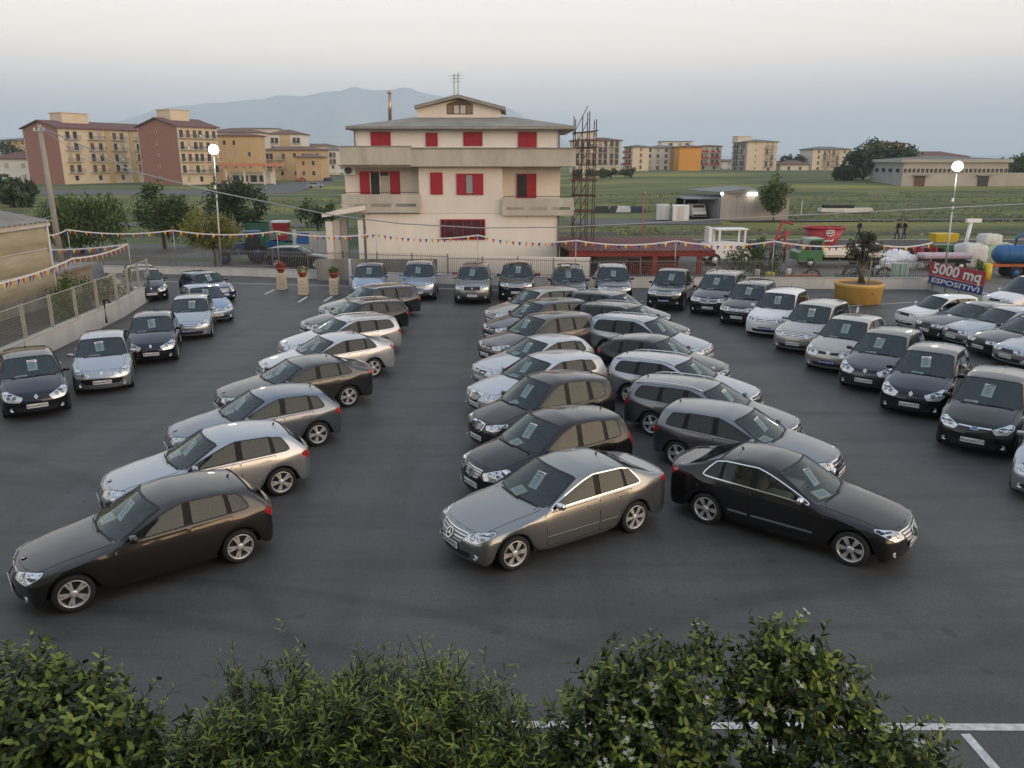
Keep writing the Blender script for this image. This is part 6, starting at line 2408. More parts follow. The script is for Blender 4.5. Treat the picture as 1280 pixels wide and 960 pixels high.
def planter():
    c = (G(1046, 378).xy + G(1100, 378).xy) / 2
    r = (G(1100, 378).xy - G(1046, 378).xy).length / 2
    loc = Vector((c.x, c.y + .15, 0))
    e = empty('planter', loc)
    tag(e, 'big round ochre planter tub on the asphalt near the back wall', 'planter')
    OC = mat('ochre_plastic', (.58, .35, .085), .55, var=.10, scale=1.5)
    mb = MB(); mb.lathe([(r * .96, .0), (r * 1.0, .03), (r * 1.05, .82), (r * 1.09, .86), (r * 1.09, 1.0), (r * 1.04, 1.03), (r * 1.01, 1.0), (r * 1.01, .88)], OC, n=36); mb.obj('tub', e)
    mb = MB(); mb.lathe([(r * 1.02, .90), (r * .5, .95), (0, .97)], mat('planter_soil', (.16, .10, .065), .95, var=.3, bump=.6), n=24); mb.obj('soil', e)
    mb = MB(); mb.tube([(.2, -r * 1.06, .62), (.2, -r * 1.11, .60)], .03, BLK, n=6); mb.obj('drain_plug', e)
    tree('olive_tree', 'old olive tree with a thick gnarled trunk growing in the ochre planter', loc + Vector((.1, 0, .95)), 2.3, [(-.35, 0, 1.75, .55, .5, .45), (.35, .1, 1.9, .5, .5, .45), (0, 0, 2.25, .5, .45, .35), (-.6, 0, 1.35, .3, .3, .25), (.1, 0, 1.3, .32, .3, .3)], 2600, .13, [leafmat('leaf_olive_grey', (.075, .082, .052)), leafmat('leaf_olive_dark', (.045, .050, .030))], .24, bark=mat('olive_bark', (.10, .085, .065), .95, var=.4, scale=8, bump=.8), seed=21, trunk_top=.55, limbs=9)
    mb = MB(); mb.tube([loc + Vector((.42, -.1, .9)), loc + Vector((.46, -.1, 2.6))], .025, mat('stake_wood', (.40, .32, .18), .8, var=.2), n=6)
    tag(mb.obj('stake'), 'pale wooden stake beside the olive trunk', 'stake')
planter()

def stone_posts():
    ST = mat('cream_stone', (.58, .49, .37), .85, var=.12, scale=7, bump=.3, bscale=25)
    TERRA = mat('terracotta', (.36, .085, .035), .7, var=.12)
    for i, (px, top, bot, fl, lb) in enumerate(((352, 341.5, 362.5, 'red', 'red flowers'), (379, 347, 369, 'white', 'white flowers'), (418, 348, 369, 'green', 'green leaves'))):
        g = G(px, bot)
        e = empty('stone_post', (g.x, g.y + .15, .004))
        tag(e, 'square cream stone block post ' + ('nearest the parked black estate' if i == 0 else 'in the middle of the three' if i == 1 else 'next to the ice blue car'), 'post', 'cream stone posts')
        h = atY(px, top, g.y).z
        n = 5
        for r in range(n):
            for s in (0, 1):
                w = .48
                mb = MB()
                if r % 2:
                    mb.box(((s - .5) * w / 2, 0, h * (r + .5) / n), (w / 2 - .010, w, h / n - .010), ST, bev=.012)
                else:
                    mb.box((0, (s - .5) * w / 2, h * (r + .5) / n), (w, w / 2 - .010, h / n - .010), ST, bev=.012)
                mb.obj('stone', e)
        p = empty('flower_pot', (g.x, g.y + .15, h + .008))
        tag(p, 'terracotta pot with ' + fl.replace('green', 'trailing green') + (' leaves' if fl == 'green' else ' flowers') + ' on a cream stone post', 'flower pot', 'terracotta pots on the stone posts')
        mb = MB(); mb.lathe([(.0, 0), (.14, 0), (.24, .22), (.27, .22), (.27, .29), (.23, .29), (.22, .24), (0, .24)], TERRA, n=16); mb.obj('pot', p)
        rnd = random.Random(i + 3)
        vs, fs, fm = [], [], []
        ms = [G_L, G_M, mat('petal_' + fl, {'red': (.45, .02, .03), 'white': (.7, .7, .62), 'green': (.10, .16, .04)}[fl], .7, var=.1)]
        for _ in range(420):
            d = rvec(rnd)
            q = Vector((d.x * .26, d.y * .26, .32 + abs(d.z) * .26)) * rnd.uniform(.8, 1.05)
            u, v = rvec(rnd) * .045, rvec(rnd) * .035
            k = len(vs)
            vs += [q - u, q + v, q + u, q - v]; fs.append((k, k + 1, k + 2, k + 3))
            fm.append(2 if rnd.random() < (.65 if fl == 'red' else .25) else rnd.choice((0, 1)))
        o = link('flowers', mesh_from('flowers', vs, fs, ms, fm), p)
stone_posts()
# blue and white post left of the ice blue car
a = G(439, 356)
mb = MB(); mb.box((a.x, a.y, .75), (.16, .16, 1.5), WALLW, bev=.01); mb.box((a.x + .10, a.y, .75), (.04, .15, 1.45), EMBLUE)
tag(mb.obj('sign_post'), 'white post with a blue strip left of the ice blue car', 'post')

# ------------------------------------------------------------------ tarpaulin shed at the left edge
def shed():
    TARP = mat('tarpaulin', (.38, .335, .235), .6, var=.2, scale=1.2, bump=.5, bscale=2.5, streak=(1, .4, 2.5))
    x, y0, y1 = -23.0, 24.0, 40.0
    ze = atY(48, 280, 40).z
    e = empty('tarpaulin_shed', (x - 4, (y0 + y1) / 2, 0))
    tag(e, 'shed with weathered tarpaulin sides and grey sheet roof at the left edge', 'shed')
    base = e.location.copy()
    # tarpaulin in three bands, slack between the rails
    for b in range(3):
        za, zb = lerp(.7, ze - .15, b / 3), lerp(.7, ze - .15, (b + 1) / 3)
        mb = MB()
        vs, fs = [], []
        ny, nz = 40, 6
        for j in range(nz + 1):
            for i in range(ny + 1):
                v = j / nz
                yy = lerp(y0, y1, i / ny)
                bulge = .10 * sin(pi * v) + .05 * noise.noise(Vector((yy * .9, v * 2 + b * 5, 1)))
                vs.append(Vector((x + bulge, yy, lerp(za, zb, v))) - base)
        for j in range(nz):
            for i in range(ny):
                k = j * (ny + 1) + i
                fs.append((k, k + 1, k + ny + 2, k + ny + 1))
        mb.add(vs, fs, TARP, smooth=True)
        mb.obj('tarpaulin_band', e)
        mb = MB(); mb.tube([Vector((x + .03, y0, zb)) - base, Vector((x + .03, y1, zb)) - base], .03, CONC, n=5); mb.obj('rail', e)
    mb = MB(); mb.box(Vector((x - 4, (y0 + y1) / 2, ze / 2)) - base, (7.8, y1 - y0 - .1, ze - .1), TARP); mb.obj('tarpaulin_end', e)
    for y in (y1, y1 - 5.3, y1 - 10.6):
        mb = MB(); mb.tube([Vector((x + .1, y, 0)) - base, Vector((x + .1, y, ze)) - base], .07, WALLW, n=7); mb.obj('post', e)
    mb = MB(); mb.box(Vector((x - 4, (y0 + y1) / 2, .36)) - base, (8.05, y1 - y0, .72), CONCD); mb.obj('plinth_wall', e)
    mb = MB(); mb.box(Vector((x + .1, (y0 + y1) / 2, ze + .02)) - base, (.14, y1 - y0 + .4, .24), WALLW); mb.obj('fascia', e)
    FIB = mat('fibre_cement', (.23, .225, .21), .9, var=.25, scale=.8)
    mb = MB()
    vs, fs = [], []
    n = 160
    for i in range(n + 1):
        y = lerp(y0 - .2, y1 + .2, i / n)
        dz = .035 * sin(i * pi / 2)
        vs += [Vector((x + .35, y, ze + .15 + dz)) - base, Vector((x - 4, y, ze + 1.0 + dz)) - base, Vector((x - 8.3, y, ze + .15 + dz)) - base]
    for i in range(n):
        for k in range(2):
            fs.append((3 * i + k, 3 * i + k + 1, 3 * i + k + 4, 3 * i + k + 3))
    mb.add(vs, fs, FIB, smooth=False)
    mb.obj('roof', e)
    # low annex behind
    a = empty('low_store', (-25.2, 42.2, 0))
    tag(a, 'low stained concrete store with a flat roof beyond the tarpaulin shed', 'store')
    mb = MB(); mb.box((0, 0, .72), (4.3, 3.6, 1.45), mat('store_render', (.33, .29, .22), .9, var=.22, scale=1.2, bump=.3)); mb.obj('wall', a)
    mb = MB(); mb.box((0, 0, 1.52), (4.7, 4.0, .14), CONCD); mb.obj('roof', a)
    mb = MB(); mb.box((2.18, -1.1, .85), (.06, .8, .6), UNDER); mb.obj('window', a)
shed()
# small hose stand on the left wall
a = G(158, 398)
mb = MB(); mb.tube([(-17.3, 33.6, .3), (-17.3, 33.6, 1.25), (-17.05, 33.45, 1.32), (-16.95, 33.4, 1.2)], .05, BLK, n=7)
tag(mb.obj('hose_stand'), 'short black bent pipe against the white left wall', 'pipe')
# heap of pale rubble / cone behind the mesh
mb = MB(); mb.lathe([(1.0, 0), (.75, .5), (.4, 1.15), (.1, 1.5), (0, 1.52)], mat('rubble_cone', (.40, .34, .29), .95, var=.3, scale=5, bump=.7), n=14, M=Matrix.Translation((-20.2, 40.2, 0)))
tag(mb.obj('gravel_heap'), 'pale pointed heap behind the mesh fence', 'heap')
tree('shrub', 'overgrown green bush behind the mesh fence', (-20.6, 37.5, 0), 2.0, [(0, 0, .9, 1.0, 1.4, .8), (.2, -1.6, .7, .8, 1.0, .6), (.3, 2.2, .8, .8, 1.2, .7)], 3000, .17, [G_M, G_L, G_D], .05, seed=33, cat='shrub', trunk_top=.3)
# ------------------------------------------------------------------ far buildings
STUCY = mat('stucco_yellow', (.52, .37, .19), .9, var=.08, scale=.3)
STUCC = mat('stucco_cream', (.62, .53, .40), .9, var=.08, scale=.3)
STUCP = mat('stucco_pale', (.62, .57, .49), .9, var=.08, scale=.3)
STUCW = mat('stucco_white', (.68, .66, .61), .9, var=.08, scale=.3)
STUCO = mat('stucco_orange', (.66, .31, .06), .9, var=.06, scale=.3)
STUCG = mat('stucco_grey', (.40, .39, .37), .9, var=.10, scale=.3)
BRICKM = mat('brick_red', (.31, .15, .115), .9, var=.14, scale=1.2)
TILE = mat('roof_tile_red', (.155, .075, .065), .9, var=.2, scale=1)
TILED = mat('roof_tile_brown', (.16, .095, .075), .9, var=.2, scale=1)
SLATE = mat('roof_grey', (.15, .15, .145), .9, var=.2, scale=1)
WOPEN = mat('window_dark', (.035, .038, .042), .15, var=.3)
SHUT = mat('brown_blind', (.13, .065, .045), .7, var=.25)
BLINDP = mat('pale_blind', (.42, .36, .27), .8, var=.2)
BALC = mat('balcony_slab', (.55, .51, .44), .9, var=.1)
RAILM = mat('balcony_rail', (.10, .095, .09), .6, var=.3)
CLOTH = [mat('laundry_' + str(i), c, .9, var=.1) for i, c in enumerate(((.6, .6, .58), (.10, .12, .3), (.05, .16, .10)))]
WMESH = {}
def win_mesh(w, h, m):
    k = (round(w, 2), round(h, 2), m.name)
    if k not in WMESH:
        mb = MB()
        mb.box((0, -.02, 0), (w, .06, h), m)
        f = MB()
        for q, d in (((0, 0, h / 2 + .05), (w + .2, .14, .1)), ((0, 0, -h / 2 - .05), (w + .3, .18, .1)), ((-w / 2 - .05, 0, 0), (.1, .14, h)), ((w / 2 + .05, 0, 0), (.1, .14, h))):
            f.box(Vector(q) + Vector((0, -.04, 0)), d, BALC)
        WMESH[k] = (mb.mesh('pane'), f.mesh('window'))
    return WMESH[k]
BMESH = {}
def balc_mesh(w, kind):
    k = (round(w, 2), kind)
    if k not in BMESH:
        mb = MB()
        mb.box((0, -.65, -.08), (w, 1.3, .18), BALC)
        r = MB()
        if kind == 'solid':
            r.box((0, -1.27, .48), (w, .08, .92), BALC)
            for s in (-1, 1): r.box((s * (w / 2 - .04), -.64, .48), (.08, 1.2, .92), BALC)
        elif kind == 'red':
            r.box((0, -1.27, .48), (w, .08, .92), REDS)
        else:
            r.box((0, -1.27, .95), (w, .06, .07), RAILM)
            n = int(w / .35)
            for j in range(n + 1):
                r.box((lerp(-w / 2 + .03, w / 2 - .03, j / n), -1.27, .47), (.05, .05, .9), RAILM)
            for s in (-1, 1): r.box((s * (w / 2 - .03), -.64, .95), (.06, 1.2, .07), RAILM)
        BMESH[k] = (mb.mesh('balcony'), r.mesh('railing'))
    return BMESH[k]
brnd = random.Random(77)

def facade(e, o, ang, length, cols, floors, fh, z0, winm=(WOPEN, SHUT), blk='rail', step=0):
    """windows and balconies on a wall that starts at o (local) and runs along ang. cols: list of (position 0..1, kind, width)"""
    M = Matrix.Translation(o) @ Matrix.Rotation(ang, 4, 'Z')
    for f in range(floors):
        z = z0 + f * fh
        for t, kind, w in cols:
            x = t * length
            if kind == 'b' and f > 0:
                bm_, rm = balc_mesh(w, blk)
                b = link('balcony', bm_, e, M @ Vector((x, 0, z + .05)), ang)
                link('railing', rm, b)
                for s in (-.25, .25):
                    p, fr = win_mesh(1.35, 2.2, brnd.choice(winm))
                    q = link('window', fr, e, M @ Vector((x + s * w, 0, z + 1.15)), ang)
                    link('pane', p, q)
                if brnd.random() < .22:
                    mb = MB(); mb.box((0, -1.36, .55), (.9, .03, .7), brnd.choice(CLOTH)); mb.obj('laundry', b)
            elif kind == 's':
                p, fr = win_mesh(w, .7, WOPEN)
                q = link('window', fr, e, M @ Vector((x, 0, z + 1.9)), ang)
                link('pane', p, q)
            elif kind == 'b' or kind == 'w':
                p, fr = win_mesh(1.2 if kind == 'b' else w, 1.5, brnd.choice(winm))
                q = link('window', fr, e, M @ Vector((x, 0, z + 1.6)), ang)
                link('pane', p, q)

def hip(mb, x0, x1, y0, y1, z, rise, m, over=.7, th=.3, inset=None):
    x0 -= over; x1 += over; y0 -= over; y1 += over
    ins = inset if inset is not None else min(x1 - x0, y1 - y0) * .5
    if x1 - x0 >= y1 - y0:
        a, b = (x0 + ins, (y0 + y1) / 2), (x1 - ins, (y0 + y1) / 2)
        top = [(a[0], a[1], z + rise), (b[0], b[1], z + rise)]
        fs = [(4, 5, 9, 8), (5, 6, 9), (6, 7, 8, 9), (7, 4, 8)]
    else:
        top = [((x0 + x1) / 2, y0 + ins, z + rise), ((x0 + x1) / 2, y1 - ins, z + rise)]
        fs = [(4, 5, 8), (5, 6, 9, 8), (6, 7, 9), (7, 4, 8, 9)]
    vs = [(x0, y0, z), (x1, y0, z), (x1, y1, z), (x0, y1, z), (x0, y0, z + th), (x1, y0, z + th), (x1, y1, z + th), (x0, y1, z + th)] + top
    mb.add(vs, [(3, 2, 1, 0), (0, 1, 5, 4), (1, 2, 6, 5), (2, 3, 7, 6), (3, 0, 4, 7)] + fs, m)

def block(label, px, base_py, top_py, y, theta, Lr, Ll, wall_r, wall_l, floors, cols_r, cols_l, roofm=TILE, rise=1.6, blk='rail', name='apartment_block', group='apartment blocks beyond the fields', gable=False, winm=(WOPEN, SHUT, WOPEN, BLINDP), pent=None, split=None, corner_left=False):
    """px: column of the corner nearest the camera; Lr the length of the wall running right from it, Ll of the one running left"""
    p = atY(px, base_py, y)
    z0 = p.z
    e = empty(name, (p.x, y, z0), theta)
    tag(e, label, 'building', group)
    h = atY(px, top_py, y).z - z0
    fh = h / floors
    mb = MB()
    x0, x1 = (0, Lr)
    # walls as four slabs, so that each side has its own colour
    t = .3
    for nm, c, d, m in (('front_wall', (Lr / 2, t / 2, h / 2 - .6), (Lr, t, h + 1.2), wall_r), ('end_wall', (t / 2, Ll / 2 + t / 2, h / 2 - .6), (t, Ll - t, h + 1.2), wall_l),
                        ('end_wall', (Lr - t / 2, Ll / 2 + t / 2, h / 2 - .6), (t, Ll - t, h + 1.2), wall_l), ('rear_wall', (Lr / 2, Ll + t / 2, h / 2 - .6), (Lr, t, h + 1.2), wall_r)):
        w = MB(); w.box(c, d, m); w.obj(nm, e)
    if split:
        for a, b, m in split:
            w = MB(); w.box(((a + b) / 2 * Lr, -.10, h / 2 - .6), ((b - a) * Lr, .3, h + 1.2), m); w.obj('front_wall', e)
    rb = MB()
    if gable:
        ov = .8
        z = h
        vs = [(-ov, -ov, z), (Lr + ov, -ov, z), (Lr + ov, Ll + ov, z), (-ov, Ll + ov, z), (-ov, Ll / 2, z + rise), (Lr + ov, Ll / 2, z + rise)]
        vs += [(a, b, c - .35) for a, b, c in vs]
        rb.add(vs, [(0, 1, 5, 4), (2, 3, 4, 5), (0, 6, 7, 1), (2, 8, 9, 3), (0, 4, 10, 6), (4, 3, 9, 10), (1, 7, 11, 5), (5, 11, 8, 2)], roofm)
        gb = MB(); gb.add([(0, 0, h), (0, Ll, h), (0, Ll / 2, h + rise - .35)], [(0, 2, 1)], wall_l); gb.obj('gable_end', e)
    else:
        hip(rb, 0, Lr, 0, Ll, h, rise, roofm)
    r = rb.obj('roof', e)
    if pent:
        for (u, v, w_, d_, ph, m) in pent:
            k = MB(); k.box((u * Lr, v * Ll, h + ph / 2), (w_, d_, ph), m); k.box((u * Lr, v * Ll, h + ph + .12), (w_ + .5, d_ + .5, .24), BALC); k.obj('stair_head', r)
    facade(e, Vector((0, 0, 0)), 0, Lr, cols_r, floors, fh, 0, winm, blk)
    if cols_l: facade(e, Vector((0, Ll, 0)), -pi / 2, Ll, cols_l, floors, fh, 0, winm, blk)
    return e
th = radians(62)
# the brick and ochre block at the left, two stepped wings
block('brick gabled apartment block with cream balconies, nearer the left edge', 82, 229.5, 159, 256, th, 34, 17.5, STUCC, BRICKM, 5,
      [(.12, 'b', 5.0), (.36, 'b', 6.0), (.60, 'b', 5.4), (.86, 'b', 6.2)], [(.55, 's', .7)], TILE, 2.4, gable=True, split=[(.46, .52, STUCY), (.72, .77, STUCY)],
      pent=[(.30, .5, 9, 6, 4.6, STUCC)])
block('brick gabled apartment block right of its twin, behind the left street lamp', 229, 231, 157, 250, th, 15, 17.5, STUCC, BRICKM, 5,
      [(.16, 'b', 5.0), (.48, 'b', 4.2), (.82, 'b', 5.2)], [(.45, 's', .7)], TILE, 2.6, gable=True, pent=[(.42, .5, 7, 6, 4.8, STUCC)])
block('orange yellow four storey house with small square windows and red eaves', 274, 227, 170, 285, radians(8), 14.5, 12, STUCY, STUCY, 4, [(.2, 'w', .9), (.42, 'w', .9), (.75, 'w', .9)], None, TILE, 1.2)
block('long brown roofed block with balconies behind the orange yellow house', 262, 222, 166, 330, radians(4), 22, 12, STUCP, STUCP, 5, [(.1, 'b', 3), (.35, 'b', 4), (.62, 'b', 4), (.88, 'b', 3)], None, TILED, 1.8)
block('pale block with a brown pyramid roof and ochre middle bay', 338, 222, 168, 360, radians(2), 15, 13, STUCW, STUCW, 5, [(.2, 'b', 3.5), (.5, 'w', 1.2), (.82, 'b', 3.5)], None, TILED, 2.2, split=[(.36, .64, STUCY)])
block('low ochre terrace with brown tiled roof along the far road', 331, 222, 188, 320, radians(3), 23, 11, STUCY, STUCY, 3, [(.1, 'b', 3), (.3, 'b', 3), (.52, 'w', 1.2), (.7, 'b', 3), (.9, 'w', 1.2)], None, TILED, 1.6)
block('small ochre house with a gable roof beside the far road', 371, 222, 197, 300, radians(0), 9, 9, STUCY, STUCY, 2, [(.3, 'w', 1.1), (.7, 'w', 1.1)], None, TILED, 1.5, name='house', group=None)
block('white house with dark roof left of the cream house', 398, 213, 188, 420, radians(2), 15, 11, STUCW, STUCW, 3, [(.2, 'w', 1.3), (.5, 'b', 3.5), (.8, 'w', 1.3)], None, SLATE, 1.6)
block('white low far house with small dark windows at the left edge', -6, 227, 199, 290, radians(3), 19, 12, STUCW, STUCW, 2, [(.25, 'w', 1.2), (.55, 'w', 1.2), (.85, 's', .8)], None, TILE, 2.6, name='house', group=None)
block('small yellow house with pale roof behind dark trees at the left edge', 10, 226, 176, 340, radians(5), 11, 10, STUCY, STUCY, 4, [(.3, 'w', 1.2), (.7, 'w', 1.2)], None, SLATE, 1.2, name='house', group=None)
block('far pale block with a flat grey roof rising over the orange yellow house', 292, 219, 161, 430, radians(3), 24, 11, STUCP, STUCP, 5, [(.15, 'b', 4), (.4, 'b', 4), (.65, 'b', 4), (.88, 'w', 1.2)], None, SLATE, .8)
block('far cream block with a brown roof between the pyramid roof and the white house', 374, 216, 183, 450, radians(2), 20, 11, STUCC, STUCC, 3, [(.2, 'b', 4), (.5, 'b', 4), (.8, 'w', 1.2)], None, TILED, 1.6)
block('low cream house with a red roof at the far right horizon behind the warehouse', 1222, 214, 203, 420, 0, 20, 10, STUCC, STUCC, 2, [(.2, 'w', 1.3), (.5, 'w', 1.3), (.8, 'w', 1.3)], None, TILE, 1.6, name='house', group=None)
block('low white row of houses left of the tall pale block', 884, 215, 202, 430, 0, 17, 9, STUCW, STUCW, 2, [(.15, 'w', 1.2), (.4, 'w', 1.2), (.65, 'w', 1.2), (.88, 'w', 1.2)], None, TILED, 1.2, name='house', group=None)
block('low grey house between the white row and the cypresses', 958, 214, 204, 470, 0, 12, 9, STUCG, STUCG, 2, [(.3, 'w', 1.2), (.7, 'w', 1.2)], None, TILED, 1.4, name='house', group=None)
# filling station roof by the far road
def station():
    a = atY(282, 224, 262)
    b = atY(352, 224, 262)
    e = empty('filling_station', ((a.x + b.x) / 2, 262, 0))
    tag(e, 'low canopy with a terracotta roof beside the far road', 'filling station')
    w = b.x - a.x
    z = atY(300, 206, 262).z
    mb = MB(); mb.box((0, 0, z), (w, 10, 1.0), mat('terracotta_band', (.50, .20, .12), .8, var=.1)); mb.obj('roof', e)
    for x in (-.42, -.1, .25, .42):
        mb = MB(); mb.box((x * w, -3, z / 2 - .3), (.6, .6, z - .4), STUCP); mb.obj('pillar', e)
    mb = MB(); mb.box((-.1 * w, 4, 1.9), (w * .75, 4, 3.6), STUCW); mb.obj('kiosk', e)
    for k in range(4):
        mb = MB(); mb.box((-.35 * w + k * w * .16, 1.96, 1.7), (2.0, .1, 2.0), WOPEN); mb.obj('window', e)
station()
for k, (px, py, y, c) in enumerate(((383, 216, 235, (.72, .72, .70)), (390, 213, 250, (.3, .32, .35)), (396, 219, 215, (.06, .06, .07)), (376, 221, 228, (.5, .1, .08)), (407, 214, 246, (.6, .62, .66)), (395, 229, 205, (.25, .3, .36)), (410, 221, 222, (.02, .02, .03)))):
    g = G(px, py + 6)
    mb = MB()
    pm = mat('far_car_paint_%d' % k, c, .3, .3, var=.05)
    L_, W_ = 4.2, 1.75
    mb.prism([(-2.1, .3), (2.1, .3), (2.1, .75), (1.9, .85), (1.0, .95), (.4, 1.4), (-1.3, 1.42), (-2.0, .95), (-2.1, .8)], -W_ / 2, W_ / 2, pm, axis='y')
    body = mb
    e = empty('far_car', (g.x, g.y, .06), radians((70, 72, 250, 68, 75, 10, 80)[k]))
    tag(e, ('white', 'grey', 'black', 'red', 'silver', 'blue grey', 'black')[k] + ' small far car on the road left of the house, ' + ('with lit headlights', 'second in the queue', 'coming towards the camera', 'nearest the verge', 'beyond the others', 'crosswise on the verge', 'close to the house corner')[k], 'car', 'far cars on the road')
    body.obj('body', e)
    for s in (-1, 1):
        mb = MB(); mb.prism([(.85, .97), (.38, 1.33), (-1.25, 1.34), (-1.75, .97)], s * W_ / 2 - .004 * s, s * (W_ / 2 + .012), WOPEN, axis='y'); mb.obj('side_window', e)
        for x in (-1.3, 1.3):
            mb = MB(); mb.lathe([(0, -.1), (.31, -.1), (.31, .1), (0, .1)], RUB, n=14, M=Matrix.Translation((x, s * .8, .31)) @ Matrix.Rotation(pi / 2, 4, 'X')); mb.obj('wheel', e)
        if k == 0:
            mb = MB(); mb.ball((-2.12, s * .6, .65), .16, MATS['lit_globe'], 8, 6); mb.obj('headlight', e)
# blocks on the right
block('pale apartment block with balconies behind the scaffold tower', 716, 214, 176, 330, radians(2), 19, 12, STUCP, STUCP, 5, [(.14, 'b', 4), (.38, 'b', 4), (.62, 'b', 4), (.86, 'b', 4)], None, TILE, 1.4, pent=[(.3, .4, 7, 5, 3, STUCP)])
block('cream gabled block with red balconies next to the pale one', 790, 214, 184, 345, radians(24), 8, 6.5, STUCC, STUCC, 4, [(.5, 'w', 1.0)], [(.5, 'b', 5.0)], SLATE, 1.0, blk='red')
block('long cream and ochre block with balconies left of the orange gable', 806, 214.5, 185, 365, radians(-3), 16, 11, STUCP, STUCP, 4, [(.12, 'w', 1.2), (.34, 'w', 1.2), (.56, 'w', 1.2), (.82, 'b', 5)], None, SLATE, 1.2, split=[(.66, 1.0, STUCY)])
block('bright orange windowless gable block with graffiti at its foot', 848, 216.5, 184, 352, radians(1), 9.3, 14, STUCO, STUCO, 4, [], None, TILED, 1.0)
block('block with white and red balconies right of the orange gable', 873, 214, 183, 392, radians(2), 10.5, 11, STUCP, STUCP, 4, [(.2, 'b', 4), (.7, 'b', 4.5)], None, TILED, .8, blk='red')
block('white walled flat roofed block far behind the orange gable', 826, 206, 177, 470, radians(1), 17, 10, STUCW, STUCW, 4, [(.3, 'w', 2), (.6, 'w', 2), (.85, 'w', 2)], None, SLATE, .4)
block('tall pale block with grey left wing and brown shutters', 932, 216, 177.5, 372, radians(14), 15, 13, STUCC, STUCG, 5, [(.28, 's', .5), (.74, 'b', 5.2)], [(.25, 'b', 4), (.7, 'b', 4)], SLATE, 1.3, pent=[(.05, .5, 7, 5, 2.4, STUCP)])  # end walls in grey stucco, front wall in cream
block('four storey pale block with balconies standing alone on the hill', 1014, 215, 187, 395, radians(10), 19, 12, STUCC, STUCP, 4, [(.16, 'w', 1.1), (.38, 'b', 4.2), (.62, 'b', 4.2), (.86, 'w', 1.1)], None, SLATE, 1.5)
block('low pale house with brown roof between the cypresses', 975, 215, 206, 380, 0, 13, 9, STUCP, STUCP, 1, [(.3, 'w', 1.2), (.7, 'w', 1.2)], None, TILED, 2.0, name='house', group=None)
block('red roofed villa rising behind the long warehouse', 1134, 224, 196.5, 270, 0, 18.5, 12, STUCP, STUCP, 2, [(.2, 'w', 1.3), (.5, 'w', 1.3), (.8, 'w', 1.3)], None, TILE, 1.9, name='villa', group=None)
block('yellow house showing between the dark trees left of the warehouse', 1090, 215, 180, 300, 0, 11, 9, STUCY, STUCY, 3, [(.5, 'w', 1.2)], None, TILED, 1.0, name='house', group=None)
# pale arcade in front of the blocks beside the scaffold
def arcade():
    y = 262
    a, b = atY(718, 226, y), atY(777, 226, y)
    z0, z1 = a.z, atY(740, 209, y).z
    e = empty('arcade_building', ((a.x + b.x) / 2, y, z0))
    tag(e, 'low pale building with arches beside the scaffold tower', 'building')
    w, h = b.x - a.x, z1 - z0
    mb = MB(); mb.box((0, 4, h / 2), (w, 8, h), STUCP); mb.obj('wall', e)
    mb = MB(); mb.box((0, 3.9, h + .15), (w + .6, 8.6, .35), BALC); mb.obj('cornice', e)
    for k in range(5):
        x = lerp(-w / 2, w / 2, (k + .5) / 5)
        poly = [(-1.0, -h / 2 + .1), (1.0, -h / 2 + .1)] + [(1.0 * cos(t), .3 + 1.0 * sin(t)) for t in [pi * j / 8 for j in range(9)]]
        mb = MB(); mb.prism(poly, -.06, .02, WOPEN, M=Matrix.Translation((x, -.02, h / 2 - .1)), axis='y'); mb.obj('arch', e)
arcade()
# long warehouse
def warehouse():
    y = 190
    a, b = atY(1126, 237, y), atY(1253, 237, y)
    z0 = terrain(a.x, y)
    z1 = atY(1190, 203, y).z
    th = radians(-2)
    e = empty('warehouse', (a.x, y, z0), th)
    tag(e, 'long pale concrete warehouse with a row of high windows on the hill', 'warehouse')
    L, h, D = (b.x - a.x), z1 - z0, 26
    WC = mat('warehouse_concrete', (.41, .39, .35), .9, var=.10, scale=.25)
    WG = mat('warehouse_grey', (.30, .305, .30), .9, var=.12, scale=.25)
    lx = atY(1082, 237, y + D).x - a.x
    mb = MB(); mb.prism([(0, 0), (L, 0), (L, D), (lx, D)], -.5, h, WC); mb.obj('wall', e)
    d = Vector((lx, D)); n = Vector((-D, lx)).normalized() * .12
    if n.x > 0: n = -n
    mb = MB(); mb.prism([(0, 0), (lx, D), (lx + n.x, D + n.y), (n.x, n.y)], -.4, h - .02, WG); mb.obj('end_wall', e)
    mb = MB(); mb.prism([(-.8, -.7), (L + .7, -.7), (L + .7, D), (lx - .8, D)], h, h + .7, WC); mb.obj('fascia', e)
    mb = MB()
    mb.add([(-.5, -.4, h + .71), (L + .4, -.4, h + .71), (L + .4, D, h + .71), (lx - .5, D, h + .71), (L * .5 + lx * .3, D * .5, h + 1.6)], [(0, 1, 4), (1, 2, 4), (2, 3, 4), (3, 0, 4)], SLATE)
    mb.obj('roof', e)
    for k in range(8):
        for j in range(3):
            p, fr = win_mesh(.75, .9, WOPEN)
            x = lerp(.06, .94, k / 7) * L + (j - 1) * 1.0
            q = link('window', fr, e, (x, 0, h * .66)); link('pane', p, q)
    for x in (.17, .78):
        mb = MB(); mb.box((x * L, -.1, h * .20), (2.3, .25, h * .46), WOPEN if x > .5 else SHUT); mb.obj('door', e)
        mb = MB(); mb.box((x * L, -.6, h * .46), (3.4, 1.3, .2), CONCD); mb.obj('porch_slab', e)
    for k in range(4):
        u = (k + .5) / 4.6
        mb = MB(); mb.box((lx * u + n.x * 1.1, D * u + n.y * 1.1, h * .66), (1.0, 1.0, .8), WOPEN, rz=atan2(D, lx)); mb.obj('window', e)
    c = atY(1300, 237, y)
    mb = MB(); mb.box((L + 11, 1.0, 1.5), (22, .3, 3.0), WC)
    w = mb.obj('yard_wall'); w.location = (a.x, y + .2, z0); tag(w, 'pale yard wall running right from the warehouse', 'wall')
warehouse()
